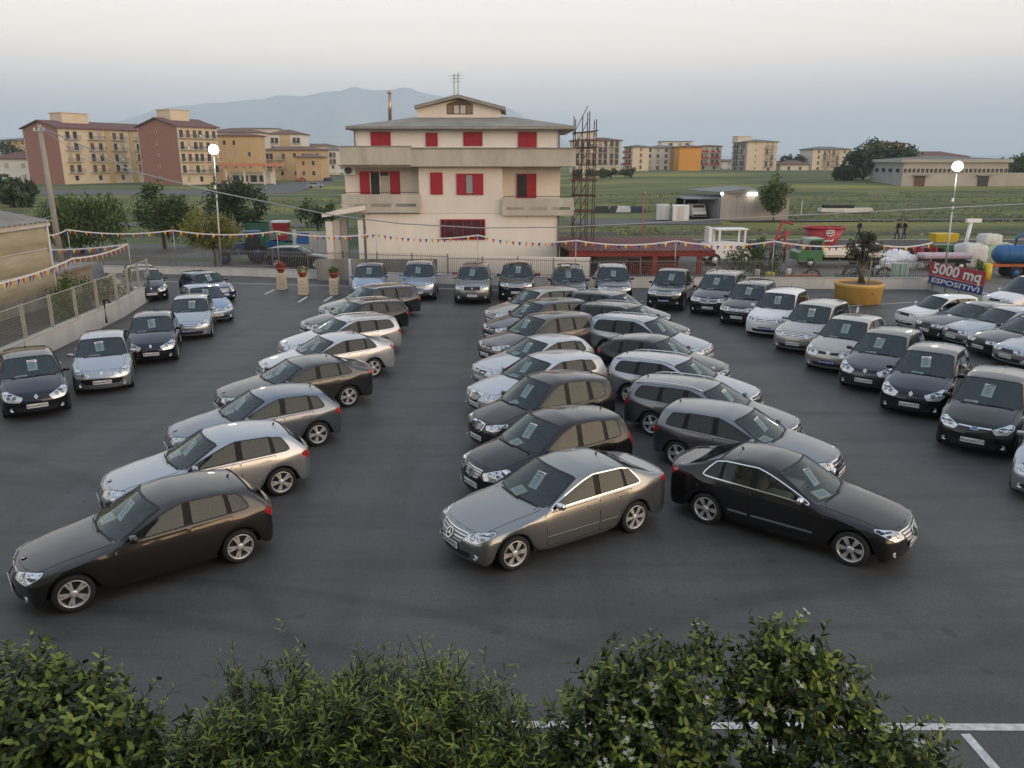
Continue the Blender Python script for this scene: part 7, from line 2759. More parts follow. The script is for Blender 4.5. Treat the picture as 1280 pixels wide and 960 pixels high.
# grey shed with the lit lamp
def barn():
    y = 99
    a, b, c = atY(900, 271, y), atY(953, 271, y), atY(868, 262, y + 9)
    e = empty('barn', (a.x, y, .08))
    tag(e, 'grey sheet metal shed with a double door and a lit floodlight', 'shed')
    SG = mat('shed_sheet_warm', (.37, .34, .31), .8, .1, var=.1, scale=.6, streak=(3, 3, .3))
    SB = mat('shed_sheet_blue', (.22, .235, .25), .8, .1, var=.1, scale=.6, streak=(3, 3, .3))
    L = atY(985, 271, y).x - a.x
    h = atY(900, 241, y).z
    hr = atY(935, 236, y).z
    D = 9
    lx = -2.2
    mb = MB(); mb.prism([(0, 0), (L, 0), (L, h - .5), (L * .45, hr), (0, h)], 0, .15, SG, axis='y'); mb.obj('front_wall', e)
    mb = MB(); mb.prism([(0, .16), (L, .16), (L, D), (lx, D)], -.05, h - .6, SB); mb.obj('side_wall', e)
    mb = MB()
    mb.add([(-.25, -.25, h + .03), (L * .45, -.25, hr + .05), (L * .45, D, hr + .05), (lx - .25, D, h + .03), (L + .2, -.25, h - .45), (L + .2, D, h - .45),
            (-.25, -.25, h - .09), (L + .2, -.25, h - .57), (lx - .25, D, h - .09)], [(0, 1, 2, 3), (1, 4, 5, 2), (6, 0, 3, 8), (0, 6, 7, 4, 1)], mat('shed_roof', (.20, .205, .205), .7, .2, var=.12, scale=.5))
    mb.obj('roof', e)
    for k in range(2):
        mb = MB(); mb.box((L * (.30 + .13 * k), -.03, h * .42), (L * .128, .06, h * .82), SG); mb.obj('door', e)
    mb = MB(); mb.box((L * .365, -.05, h * .85), (L * .30, .1, .1), CONCD); mb.obj('door_rail', e)
    mb = MB(); mb.box((L * .44, -.35, h * .93), (1.1, .3, .3), mat('floodlight', (.9, .9, .85), .4, var=0, emit=((1, .95, .8), 9.0))); mb.obj('floodlight', e)
    mb = MB(); mb.ball((0, -.2, h * .95), .18, MATS['lit_globe'], 8, 6); mb.obj('corner_lamp', e)
    # carport and white containers
    q = atY(857, 272, y + 1)
    k = empty('carport', (q.x + 1.5, y + 2, .08))
    tag(k, 'dark open carport between the white container and the grey shed', 'carport')
    mb = MB(); mb.box((.2, 1.5, 2.5), (4.0, 5, .14), SB); mb.obj('roof', k)
    mb = MB(); mb.box((.2, 4, 1.2), (3.9, .1, 2.4), UNDER); mb.obj('rear_wall', k)
    for sx in (-1.7, 2.1):
        mb = MB(); mb.box((sx, -.8, 1.2), (.1, .1, 2.4), SB); mb.obj('post', k)
    v = empty('parked_van', (q.x + 1.9, y + 4, .08), radians(-90))
    tag(v, 'white van parked under the dark carport', 'van')
    mb = MB(); mb.prism([(-1.2, .3), (1.9, .3), (1.9, .9), (1.5, 1.05), (1.0, 1.75), (-1.2, 1.8)], -.85, .85, P_['white'], axis='y'); mb.obj('body', v)
    mb = MB(); mb.box((1.27, 0, 1.40), (.06, 1.4, .5), WOPEN); mb.obj('windscreen', v)
    mb = MB(); mb.box((1.92, 0, .45), (.08, 1.6, .2), RUB); mb.obj('bumper', v)
    for sx in (-.7, 1.3):
        for sy in (-.75, .75):
            mb = MB(); mb.lathe([(0, -.1), (.3, -.1), (.3, .1), (0, .1)], RUB, n=12, M=Matrix.Translation((sx, sy, .3)) @ Matrix.Rotation(pi / 2, 4, 'X')); mb.obj('wheel', v)
    g = atY(846, 272, y - 1)
    for i, (dx, w, lb) in enumerate(((.4, 1.9, 'white box container standing before the carport'), (-1.5, 1.5, 'bluish white container left of the bright one'))):
        o = empty('container', (g.x + dx, y - 1 + i * 1.2, .08), radians(-8))
        tag(o, lb, 'container', 'white containers by the carport')
        mb = MB(); mb.box((0, 0, .95), (w, 2.0, 1.8), WHITEM if i == 0 else mat('container_blue_white', (.50, .54, .58), .6, var=.08), bev=.03); mb.obj('box', o)
        mb = MB(); mb.box((0, -1.01, .95), (w * .45, .03, 1.6), WALLW); mb.obj('door', o)
barn()

# ------------------------------------------------------------------ the machinery yard
RP2 = mat('machine_red', (.32, .025, .035), .45, var=.15)
GRN = mat('truck_green', (.045, .16, .06), .4, var=.1, coat=.4)
YEL = mat('machine_yellow', (.58, .42, .02), .5, var=.12)
BLUT = mat('tank_blue', (.02, .105, .27), .45, var=.15)
ORG = mat('chassis_orange', (.40, .11, .035), .6, var=.2)
def wheel_obj(parent, x, y, r, wd=.22, hub=None):
    mb = MB()
    M = Matrix.Translation((x, y, r)) @ Matrix.Rotation(pi / 2, 4, 'X')
    mb.lathe([(r * .55, -wd / 2), (r * .95, -wd / 2), (r, -wd / 4), (r, wd / 4), (r * .95, wd / 2), (r * .55, wd / 2)], RUB, n=18, M=M)
    w = mb.obj('wheel', parent)
    mb = MB(); mb.lathe([(0, -wd * .42), (r * .56, -wd * .45), (r * .56, wd * .45), (0, wd * .42)], hub or ALLOY, n=14, M=M); mb.obj('rim', w)
# green flatbed truck
def truck():
    y = 55
    a, b = atY(992, 322, y), atY(1095, 322, y)
    e = empty('flatbed_truck', ((a.x + b.x) / 2, y, .01), pi)
    tag(e, 'small green flatbed truck carrying pale planks behind the fence', 'truck')
    L = b.x - a.x
    mb = MB()
    mb.prism([(L / 2, .45), (L / 2, 1.0), (L / 2 - .25, 1.15), (L / 2 - .75, 1.9), (L / 2 - 1.65, 1.95), (L / 2 - 1.65, .45)], -.9, .9, GRN, axis='y')
    mb.obj('cab', e)
    mb = MB(); mb.prism([(L / 2 - .36, 1.2), (L / 2 - .80, 1.80), (L / 2 - 1.5, 1.82), (L / 2 - 1.5, 1.2)], .9, .915, WOPEN, axis='y'); mb.prism([(L / 2 - .36, 1.2), (L / 2 - .80, 1.80), (L / 2 - 1.5, 1.82), (L / 2 - 1.5, 1.2)], -.915, -.9, WOPEN, axis='y'); 
    o = mb.obj('side_window', e); o['kind'] = 'stuff'
    mb = MB(); mb.add([(L / 2 - .24, -.78, 1.18), (L / 2 - .24, .78, 1.18), (L / 2 - .72, .74, 1.86), (L / 2 - .72, -.74, 1.86)], [(0, 1, 2, 3)], WOPEN); mb.obj('windscreen', e)
    mb = MB(); mb.box((-.85, 0, .80), (L - 1.8, 1.9, .16), mat('truck_bed', (.42, .38, .30), .8, var=.15)); mb.obj('flat_bed', e)
    for s in (-1, 1):
        mb = MB(); mb.box((-.85, s * .95, 1.02), (L - 1.8, .05, .28), CREAMW); mb.obj('drop_side', e)
    mb = MB(); mb.box((-.85, 0, .55), (L - 1.9, .8, .25), UNDER); mb.obj('chassis', e)
    for x in (L / 2 - .85, -L / 2 + 1.2):
        for s in (-.8, .8): wheel_obj(e, x, s, .34)
    # red mixer tub standing behind it
    y = 60
    a, b = atY(1005, 285, y), atY(1056, 285, y)
    zt, zb = atY(1030, 284.5, y).z, .9
    e = empty('feed_mixer', ((a.x + b.x) / 2, y, .01))
    tag(e, 'red funnel shaped feed mixer with a white swirl emblem and lettering', 'feed mixer')
    w = (b.x - a.x) / 2
    mb = MB()
    n = 24
    ring = lambda k, z: [(k * w * abs(cos(t)) ** .8 * (1 if cos(t) >= 0 else -1), k * w * .62 * abs(sin(t)) ** .8 * (1 if sin(t) >= 0 else -1), z) for t in [2 * pi * j / n for j in range(n)]]
    vs = ring(.55, zb) + ring(1.0, zt) + ring(.96, zt) + ring(.5, zb + .1)
    fs = []
    for r in range(3):
        for j in range(n):
            j2 = (j + 1) % n
            fs.append((r * n + j, r * n + j2, r * n + n + j2, r * n + n + j))
    fs.append([3 * n + j for j in range(n)])
    mb.add(vs, fs, RP2, smooth=True)
    mb.obj('tub', e)
    mb = MB(); mb.tube(ring(1.01, zt) + [ring(1.01, zt)[0]], .07, RP2, n=6); mb.obj('rim', e)
    zm = lerp(zb, zt, .74)
    yf = -w * .62 * lerp(.55, 1.0, .70) - .04
    mb = MB()
    T = Matrix.Translation((.1, yf - .05, zm + .1)) @ Matrix.Rotation(radians(-14), 4, 'X')
    for a0 in (0, pi):
        pts = [(cos(a0 + t) * (.07 + .12 * t / 3.6), 0, sin(a0 + t) * (.07 + .12 * t / 3.6)) for t in [k * .4 for k in range(11)]]
        mb.tube(pts, .045, WHITEM, n=5, M=T)
    mb.tube([(.30 * cos(t), 0, .30 * sin(t)) for t in [2 * pi * k / 20 for k in range(21)]], .03, WHITEM, n=5, M=T)
    mb.obj('emblem', e)
    me = text_mesh('SEKO', .42, WHITEM, extrude=.01, bold=.015)
    o = link('lettering', me, e, (.0, yf + .20, lerp(zb, zt, .38)))
    o.rotation_euler = (radians(90 - 14), 0, 0)
    for x in (-.5, .5):
        for s in (-.6, .6): wheel_obj(e, x, s, .45)
truck()
def machines():
    # white tractor with a bare cab frame
    y = 56
    a = atY(908, 322, y)
    e = empty('tractor', (a.x, y, .01), radians(6))
    tag(e, 'white compact loader with an empty cab frame behind the dark shrub', 'loader')
    mb = MB(); mb.prism([(-1.7, .5), (1.5, .5), (1.7, .9), (1.6, 1.45), (-.2, 1.6), (-1.7, 1.5)], -.6, .6, WHITEM, axis='y'); mb.obj('body', e)
    for x in (-.9, .9):
        for s in (-.55, .55):
            mb = MB(); mb.box((x + .1, s, 1.95), (.12, .12, .95), WHITEM); mb.obj('cab_post', e)
    mb = MB(); mb.box((.1, 0, 2.45), (2.2, 1.3, .12), WHITEM, bev=.03); mb.obj('cab_roof', e)
    mb = MB(); mb.box((-1.4, 0, 2.1), (.25, .9, 1.0), WHITEM); mb.obj('mast', e)
    mb = MB(); mb.box((1.9, 0, .5), (.5, 1.5, .6), RP2); mb.obj('bucket', e)
    for x in (-1.1, 1.0):
        for s in (-.7, .7): wheel_obj(e, x, s, .42, .3, WHITEM)
    # red frame sticking up
    a = atY(972, 300, 57)
    e = empty('red_harrow', (a.x, 57, .01))
    tag(e, 'red folding harrow frame rising behind the dark shrub', 'harrow')
    for k, (p, q) in enumerate((((-.5, 0, 0), (.2, 0, 2.9)), ((.2, 0, 2.9), (1.0, 0, 2.7)), ((-.2, 0, 1.5), (.9, 0, 2.2)), ((.6, 0, 0), (.5, 0, 2.3)))):
        mb = MB(); mb.tube([p, q], .09, RP2, n=6); mb.obj('arm', e)
    # dark roller, white wrapped heap, red machine, yellow box, bags
    a = atY(1096, 322, 54.5)
    e = empty('land_roller', (a.x, 54.5, .01)); tag(e, 'dark ribbed land roller left of the white wrapped heap', 'roller')
    for k in range(7):
        mb = MB(); mb.lathe([(0, -.1), (.42, -.1), (.46, 0), (.42, .1), (0, .1)], BLK, n=16, M=Matrix.Translation((-.75 + .25 * k, 0, .46)) @ Matrix.Rotation(pi / 2, 4, 'Y')); mb.obj('ring', e)
    mb = MB(); mb.box((0, .5, .9), (1.9, .12, .12), BLK); mb.obj('frame', e)
    a = atY(1122, 322, 54.5)
    rnd = random.Random(8)
    bm = bmesh.new(); bmesh.ops.create_icosphere(bm, subdivisions=4, radius=1)
    for v in bm.verts:
        n_ = 1 + .22 * noise.noise(v.co * 2.3) + .10 * noise.noise(v.co * 7)
        v.co = Vector((v.co.x * 1.75 * n_, v.co.y * .9 * n_, max(-.1, v.co.z) * 1.15 * n_))
    me = bpy.data.meshes.new('wrapped_heap'); bm.to_mesh(me); bm.free()
    me.materials.append(mat('plastic_film', (.66, .67, .70), .25, var=.1, scale=3, bump=.7, bscale=5))
    o = link('wrapped_heap', me, None, (a.x, 54.5, 0)); tag(o, 'heap wrapped in crumpled white plastic film behind the fence', 'heap')
    a = atY(1152, 322, 55)
    e = empty('red_mower', (a.x, 55, .01)); tag(e, 'red mowing machine with blades right of the white wrapped heap', 'mower')
    mb = MB(); mb.prism([(-1.2, .3), (1.2, .3), (1.0, 1.0), (.2, 1.3), (-.9, .9)], -.5, .5, RP2, axis='y'); mb.obj('housing', e)
    for k in range(5):
        mb = MB(); mb.box((-1.0 + .5 * k, -.5, .9 + .12 * (k % 2)), (.1, .5, .8), RP2 if k % 2 else BLK, rz=.3); mb.obj('blade', e)
    for s in (-.8, .8): wheel_obj(e, s, -.55, .35)
    a = atY(1176, 322, 59)
    e = empty('yellow_spreader', (a.x, 59, .01)); tag(e, 'yellow spreader box behind the red machine', 'spreader')
    mb = MB(); mb.box((0, 0, 1.6), (1.5, 1.0, .6), YEL, taper=1.12); mb.obj('hopper', e)
    mb = MB(); mb.box((0, 0, .75), (1.4, .9, .7), GRN); mb.obj('frame', e)
    for s in (-.9, .9): wheel_obj(e, s, -.5, .45)
    a = atY(1180, 322, 53)
    e = empty('flat_trailer', (a.x, 53, .01)); tag(e, 'low trailer with a pale pink tarpaulin in front of the bags', 'trailer')
    mb = MB(); mb.box((0, 0, .95), (3.2, 1.2, .35), mat('pink_tarpaulin', (.46, .36, .40), .6, var=.15, scale=3, bump=.5), bev=.1); mb.obj('tarpaulin', e)
    mb = MB(); mb.box((0, 0, .6), (3.0, 1.1, .15), BLK); mb.obj('chassis', e)
    for s in (-.9, .9): wheel_obj(e, s, -.5, .32)
    BAG = mat('big_bag', (.58, .58, .54), .7, var=.15, scale=3, bump=.6, bscale=6)
    BAGG = mat('bag_green_film', (.30, .42, .28), .4, var=.25, scale=2, bump=.6, bscale=5)
    for i, (px, y, w, h, z, m, lb) in enumerate(((1212, 54.5, 1.7, 1.7, 0, BAG, 'white big bag standing on its own in the yard'), (1233, 55.5, 1.8, 1.5, 0, BAGG, 'greenish wrapped bag beside the white big bag'), (1233, 55.6, 1.3, .8, 1.4, BAG, 'white sack lying on the greenish bag'), (1248, 56, 1.5, 1.6, 0, BAGG, 'greenish wrapped bag nearest the blue tank'))):
        a = atY(px, 322, y)
        bm = bmesh.new(); bmesh.ops.create_cube(bm, size=2); bmesh.ops.subdivide_edges(bm, edges=bm.edges[:], cuts=5, use_grid_fill=True)
        for v in bm.verts:
            q = v.co.normalized().lerp(v.co, .62)
            k = 1 + .10 * noise.noise(q * 2.4 + Vector((i * 5, 0, 0)))
            v.co = Vector((q.x * w / 2 * k, q.y * w / 2 * k, (q.z + .93) * h / 2 * k))
        me = bpy.data.meshes.new('big_bag'); bm.to_mesh(me); bm.free()
        me.polygons.foreach_set('use_smooth', [True] * len(me.polygons))
        me.materials.append(m)
        o = link('big_bag', me, None, (a.x, y, z)); tag(o, lb, 'bag', 'big bags in the yard')
    a = atY(1209, 300, 57)
    e = empty('white_auger', (a.x, 57, .01)); tag(e, 'white upright auger rising above the big bags', 'auger')
    mb = MB(); mb.tube([(-.2, 0, 0), (.1, 0, 3.0)], .13, WHITEM, n=8); mb.obj('tube', e)
    mb = MB(); mb.box((.25, 0, 2.95), (1.0, .3, .25), WHITEM); mb.obj('spout', e)
    a = atY(1226, 345, 48.5)
    mb = MB(); mb.lathe([(0, 0), (.28, 0), (.29, .5), (.28, .98), (0, 1.0)], YEL, n=18, M=Matrix.Translation((a.x + .3, 48.5, .01)))
    tag(mb.obj('yellow_drum'), 'yellow drum standing behind the banner', 'drum')
    tree('shrub', 'light green bush just above the banner', (a.x - .5, 48.0, 0), 1.3, [(0, 0, .8, .35, .35, .45)], 500, .16, [G_L, G_M], .04, seed=91, cat='shrub')
    # blue tank trailer
    y = 49.5
    a = atY(1241, 330, y)
    zc = atY(1260, 318, y).z
    e = empty('tank_trailer', (a.x + 2.0, y, .01), radians(-6))
    tag(e, 'blue slurry tank trailer on an orange chassis at the right edge', 'trailer')
    M = Matrix.Translation((0, 0, zc)) @ Matrix.Rotation(pi / 2, 4, 'Y')
    mb = MB(); mb.lathe([(0, -2.0), (.30, -1.95), (.52, -1.75), (.57, -1.6), (.57, 1.6), (.52, 1.75), (.30, 1.95), (0, 2.0)], BLUT, n=24, M=M); t = mb.obj('tank', e)
    for x in (-1.2, 0, 1.2):
        mb = MB(); mb.lathe([(.57, -.03), (.60, -.03), (.60, .03), (.57, .03)], BLUT, n=24, M=Matrix.Translation((x, 0, zc)) @ Matrix.Rotation(pi / 2, 4, 'Y')); mb.obj('band', t)
    mb = MB(); mb.tube([(-.75, 0, zc + .4), (-.75, 0, zc + .95), (-.6, 0, zc + 1.15), (-.3, 0, zc + 1.15), (-.15, 0, zc + .95), (-.15, 0, zc + .4)], .09, BLUT, n=8); mb.obj('filler_pipe', e)
    mb = MB(); mb.box((-.1, 0, zc - .66), (4.6, .8, .16), ORG); mb.obj('chassis', e)
    mb = MB(); mb.box((1.0, -.6, .45), (.5, .4, .6), ORG); mb.obj('toolbox', e)
    for x in (-.8, .0):
        for s in (-.65, .65): wheel_obj(e, x, s, .38, .28, BLUT)
    # left yard, behind the parked black estate
    y = 62
    for nm, px0, px1, py0, py1, yy, m, lb, cat in (('skip', 313, 333, 278, 300, 68, mat('skip_green', (.03, .12, .08), .5, var=.15), 'green steel skip behind the yellowish tree', 'skip'),
                                        ('crate', 338, 353, 301, 309, 61, BLUT, 'blue crate beside the green crates across the street', 'crate'),
                                        ('crate', 353, 386, 302, 309, 61, mat('crate_green', (.05, .22, .14), .5, var=.15), 'row of low green crates across the street', 'crate'),
                                        ('orange_bin', 206, 224, 282, 287, 80, mat('bin_orange', (.60, .14, .03), .5, var=.1), 'orange bin seen over the left bunting', 'bin')):
        a, b = atY(px0, py1, yy), atY(px1, py0, yy)
        z0 = 0
        e = empty(nm, ((a.x + b.x) / 2, yy, .012)); tag(e, lb, cat)
        h = b.z
        mb = MB(); mb.box((0, 0, h / 2), (b.x - a.x, 1.4, h), m, bev=.04); mb.obj('box', e)
        mb = MB(); mb.box((0, 0, h - .05), (b.x - a.x + .08, 1.48, .1), m); mb.obj('rim', e)
        if nm != 'orange_bin':
            for k in range(4):
                mb = MB(); mb.box((lerp(a.x - b.x, b.x - a.x, (k + .5) / 4) / 2, -.72, h / 2 - .05), (.08, .06, h - .12), m); mb.obj('rib', e)
    a = atY(353, 300, 64)
    e = empty('red_hopper', (a.x, 64, .01)); tag(e, 'red seed hopper with a white lid across the street', 'hopper')
    mb = MB(); mb.box((0, 0, 2.5), (1.8, 1.3, .9), RP2, taper=1.25); mb.obj('hopper', e)
    mb = MB(); mb.box((0, 0, 3.05), (2.4, 1.8, .18), WHITEM); mb.obj('lid', e)
    mb = MB(); mb.box((0, 0, 1.3), (1.5, 1.0, .9), RP2); mb.obj('frame', e)
    for s in (-.6, .6): wheel_obj(e, s, -.5, .45)
    e.scale = (.55, .55, .78)
    # pale sheet panels
    a, b = atY(366, 305, 60), atY(412, 305, 60)
    e = empty('panel_fence', ((a.x + b.x) / 2, 60, .01)); tag(e, 'whitish sheet fence across the street left of the porch', 'fence')
    n = 9
    for k in range(n):
        mb = MB(); mb.box((lerp(a.x - b.x, b.x - a.x, (k + .5) / n) / 2, 0, 1.0 + (k == 0) * .15), ((b.x - a.x) / n - .03, .06, 1.9), WALLW); mb.obj('panel', e)
    mb = MB(); mb.box(((a.x - b.x) / 2 + .75, -.06, 1.45), (.9, .04, .8), EMBLUE); mb.obj('blue_poster', e)
    # blue tractor half behind the yellowish tree
    a = atY(303, 318, 57)
    e = empty('tractor', (a.x, 57, .01), radians(200)); tag(e, 'dark blue tractor half hidden by the yellowish tree', 'tractor')
    DB = mat('tractor_blue', (.03, .06, .14), .4, var=.1)
    mb = MB(); mb.prism([(-.4, .6), (1.6, .6), (1.65, 1.25), (.3, 1.4), (-.4, 1.4)], -.35, .35, DB, axis='y'); mb.obj('bonnet', e)
    mb = MB(); mb.prism([(-1.3, 1.0), (-.2, 1.0), (-.3, 2.1), (-1.2, 2.1)], -.6, .6, WOPEN, axis='y'); mb.obj('cab', e)
    mb = MB(); mb.box((-.75, 0, 2.16), (1.2, 1.4, .12), DB, bev=.03); mb.obj('cab_roof', e)
    for s in (-.75, .75): wheel_obj(e, -1.0, s, .7, .4, DB); wheel_obj(e, 1.2, s * .85, .42, .28, DB)
    # things along the foot of the right fence
    for i, (px, w, h, m, lb, cat) in enumerate(((962, .5, .55, YEL, 'yellow bucket at the foot of the dark shrub', 'bucket'), (985, .28, .75, WHITEM, 'white canister by the pickets right of the dark shrub', 'canister'), (1000, 1.9, .45, ORG, 'low orange steel part lying behind the pickets', 'machine part'), (1123, .9, 1.1, mat('pale_green_rack', (.38, .50, .44), .6, var=.1), 'pale green rack leaning behind the pickets', 'rack'), (946, .3, .7, mat('pale_pink_can', (.55, .45, .40), .6), 'pale pink can at the foot of the dark shrub', 'can'))):
        q = wy(px)
        a = atY(px, 350, q + .9)
        e = empty(cat.replace(' ', '_'), (a.x, q + .9, .25)); tag(e, lb, cat)
        mb = MB()
        if w < .6: mb.lathe([(0, 0), (w * .42, 0), (w * .5, h * .9), (w * .46, h), (0, h)], m, n=14)
        else: mb.box((0, 0, h / 2), (w, .3, h), m, bev=.03)
        mb.obj('body', e)
        if w < .6:
            mb = MB(); mb.tube([(-w * .45, 0, h), (0, 0, h + w * .5), (w * .45, 0, h)], .015, BLK, n=5); mb.obj('handle', e)
        else:
            for k in range(3):
                mb = MB(); mb.box((lerp(-w, w, (k + .5) / 3) / 2, -.17, h / 2), (.06, .06, h), m); mb.obj('bar', e)
    for i, (px, r) in enumerate(((1015, .5), (1065, .62), (1080, .58), (1105, .55))):
        q = wy(px) + 1.2
        a = atY(px, 350, q)
        e = empty('disc_harrow', (a.x, q, .01)); tag(e, ('dark toothed wheel behind the orange steel part', 'dark toothed wheel left of the olive trunk', 'dark toothed wheel behind the olive trunk', 'dark toothed wheel left of the pale green rack')[i], 'harrow wheel', 'toothed wheels behind the right pickets')
        mb = MB()
        M = Matrix.Translation((0, 0, r)) @ Matrix.Rotation(radians(80), 4, 'X')
        mb.lathe([(r * .8, -.04), (r, 0), (r * .8, .04), (r * .72, 0), (r * .8, -.04)], BLK, n=20, M=M); mb.obj('ring', e)
        for k in range(8):
            mb = MB(); t = 2 * pi * k / 8; mb.tube([(.06 * cos(t), .06 * sin(t), 0), (r * .95 * cos(t + .3), r * .95 * sin(t + .3), 0)], .02, BLK, n=4, M=M); mb.obj('tine', e)
    tree('weeds', 'green weeds growing along the foot of the right fence', (at(1040, 345, 46.4).x, 46.3, 0), .9, [(-2.5, 0, .45, 2.2, .4, .35), (1.6, 0, .42, 2.6, .4, .32), (4.6, 0, .40, 1.2, .4, .3)], 2600, .13, [G_M, G_L, G_D], .02, seed=95, cat='weeds', limbs=2, trunk_top=.2)
machines()

# ------------------------------------------------------------------ people walking on the far path
def person(x, y, lb, shirt, legs, facing, stride):
    e = empty('person', (x, y, .03), facing)
    tag(e, lb, 'person', 'people walking on the far path')
    SK = mat('skin', (.36, .20, .14), .6, var=.05)
    bm = bmesh.new()
    lay = bm.verts.layers.skin.verify()
    J = {}
    def jv(k, co, r, root=False):
        v = bm.verts.new(co); v[lay].radius = (r, r * .85); v[lay].use_root = root; J[k] = v
        return v
    jv('pel', (0, 0, .95), .15, True); jv('chest', (.02, 0, 1.30), .17); jv('neck', (.02, 0, 1.50), .06); jv('head0', (.03, 0, 1.58), .085); jv('head', (.04, 0, 1.70), .095)
    for s, n_ in ((1, 'l'), (-1, 'r')):
        st = stride * s
        jv('hip' + n_, (0, .09 * s, .90), .10); jv('knee' + n_, (st * .22 + .03, .10 * s, .50), .07); jv('ank' + n_, (st * .36 - .03, .10 * s, .09), .05); jv('toe' + n_, (st * .36 + .14, .11 * s, .04), .04)
        jv('sh' + n_, (.02, .19 * s, 1.42), .07); jv('el' + n_, (-st * .12, .25 * s, 1.13), .05); jv('wr' + n_, (-st * .18 + .08, .24 * s, .90), .036); jv('ha' + n_, (-st * .18 + .12, .24 * s, .82), .035)
    for a, b in (('pel', 'chest'), ('chest', 'neck'), ('neck', 'head0'), ('head0', 'head')) + tuple((p + n_, q + n_) for n_ in 'lr' for p, q in (('hip', 'knee'), ('knee', 'ank'), ('ank', 'toe'), ('sh', 'el'), ('el', 'wr'), ('wr', 'ha'))) + tuple(x for n_ in 'lr' for x in (('pel', 'hip' + n_), ('chest', 'sh' + n_))):
        bm.edges.new((J[a], J[b]))
    me = bpy.data.meshes.new('body'); bm.to_mesh(me); bm.free()
    o = bpy.data.objects.new('t', me); COL.objects.link(o)
    o.modifiers.new('skin', 'SKIN'); sb = o.modifiers.new('sub', 'SUBSURF'); sb.levels = 1
    em = bpy.data.meshes.new_from_object(o.evaluated_get(bpy.context.evaluated_depsgraph_get()))
    bpy.data.objects.remove(o)
    em.materials.clear()
    for m in (SK, shirt, legs, UNDER): em.materials.append(m)
    for f in em.polygons:
        z = f.center.z; ay = abs(f.center.y)
        f.material_index = 3 if z < .10 else 2 if z < .98 and ay < .21 else 1 if z < 1.50 and z > 1.0 else 0
        f.use_smooth = True
    link('body', em, e)
    mb = MB(); mb.ball((.025, 0, 1.745), .105, mat('hair_dark', (.02, .015, .012), .7), 12, 8, sc=(1, .95, .9)); mb.obj('hair', e)
DK = mat('cloth_dark', (.02, .022, .03), .8, var=.1)
GRYC = mat('cloth_pale', (.42, .42, .42), .8, var=.1)
for px, lb, s, l, f, st in ((1076, 'person in dark clothes walking alone on the far path', DK, DK, .1, .8), (1122, 'person in a dark jacket and pale trousers, left one of the three walkers', DK, DK, 3.0, .6), (1127, 'person with pale trousers in the middle of the three walkers', DK, GRYC, 3.1, -.7), (1132, 'person in dark clothes, right one of the three walkers', DK, DK, 3.2, .6)):
    a = atY(px, 290, 74.4)
    person(a.x, 74.4 + .2 * (px % 3), lb, s, l, f, st)
# small field things
a = atY(1056, 264, 112)
mb = MB(); mb.box((a.x, 112, terrain(a.x, 112) + .45), (7, 1.5, .5), WALLW); mb.box((a.x - 1, 112, terrain(a.x, 112) + .9), (4, 1.2, .4), RUB)
tag(mb.obj('low_trough'), 'long low white trough lying in the meadow', 'trough')
a = atY(1002, 262, 108)
mb = MB(); mb.box((a.x, 108, terrain(a.x, 108) + .9), (.12, .12, 1.9), WALLW)
tag(mb.obj('marker_post'), 'white marker post in the meadow right of the grey shed', 'post')
for i, (px, c) in enumerate(((752, (.03, .03, .035)), (771, (.05, .055, .06)), (779, (.55, .55, .55)), (797, (.03, .05, .07)))):
    a = atY(px, 262, 113)
    mb = MB(); mb.box((a.x, 113, terrain(a.x, 113) + .45), (2.2, 1.2, .8), mat('rubble_%d' % i, c, .8, var=.3), taper=.7)
    tag(mb.obj('scrap_block'), ('black', 'dark grey', 'pale', 'blue grey')[i] + ' scrap block lying along the far yard edge', 'block', 'scrap blocks at the far yard')

# ------------------------------------------------------------------ hills and haze
HM = ground_mat('hill_haze_tone', (.40, .42, .43), (.48, .49, .49), .004, None, bump=0)  # hill colour paled and blued, so part of the distance haze is painted in
def hills():
    y0 = 5200
    prof = [(-200, 178), (0, 176), (120, 166), (215, 141), (262, 131), (300, 126), (345, 122), (392, 119), (425, 115), (455, 113), (480, 112), (505, 113), (530, 117), (565, 123), (595, 125), (620, 131), (640, 136), (652, 142), (665, 154), (690, 172), (760, 190), (900, 194), (1100, 196), (1500, 196)]
    mb = MB()
    rows = 9
    vs, fs = [], []
    xs = []
    for i in range(len(prof) - 1):
        for k in range(8):
            t = k / 8
            xs.append((lerp(prof[i][0], prof[i + 1][0], t), lerp(prof[i][1], prof[i + 1][1], t)))
    for j in range(rows):
        v = j / (rows - 1)
        for px, py in xs:
            p = atY(px, py, y0)
            zt = p.z + 14 * noise.noise(Vector((px * .03, 3, 0))) + 7 * noise.noise(Vector((px * .12, 3, 0)))
            f = sin(pi * v) ** .9
            y = y0 - 1300 + 2600 * v
            vs.append((p.x * (1 + .04 * noise.noise(Vector((v * 3, px * .01, 0)))), y + 120 * noise.noise(Vector((px * .02, v * 3, 5))), max(-5, zt * f * (1 + (.10 * noise.noise(Vector((px * .03, v * 4, 1))) if .05 < v < .95 and abs(v - .5) > .05 else 0)))))
    n = len(xs)
    for j in range(rows - 1):
        for i in range(n - 1):
            fs.append((j * n + i, j * n + i + 1, (j + 1) * n + i + 1, (j + 1) * n + i))
    mb.add(vs, fs, HM, smooth=True)
    tag(mb.obj('hills'), kind='structure')
hills()

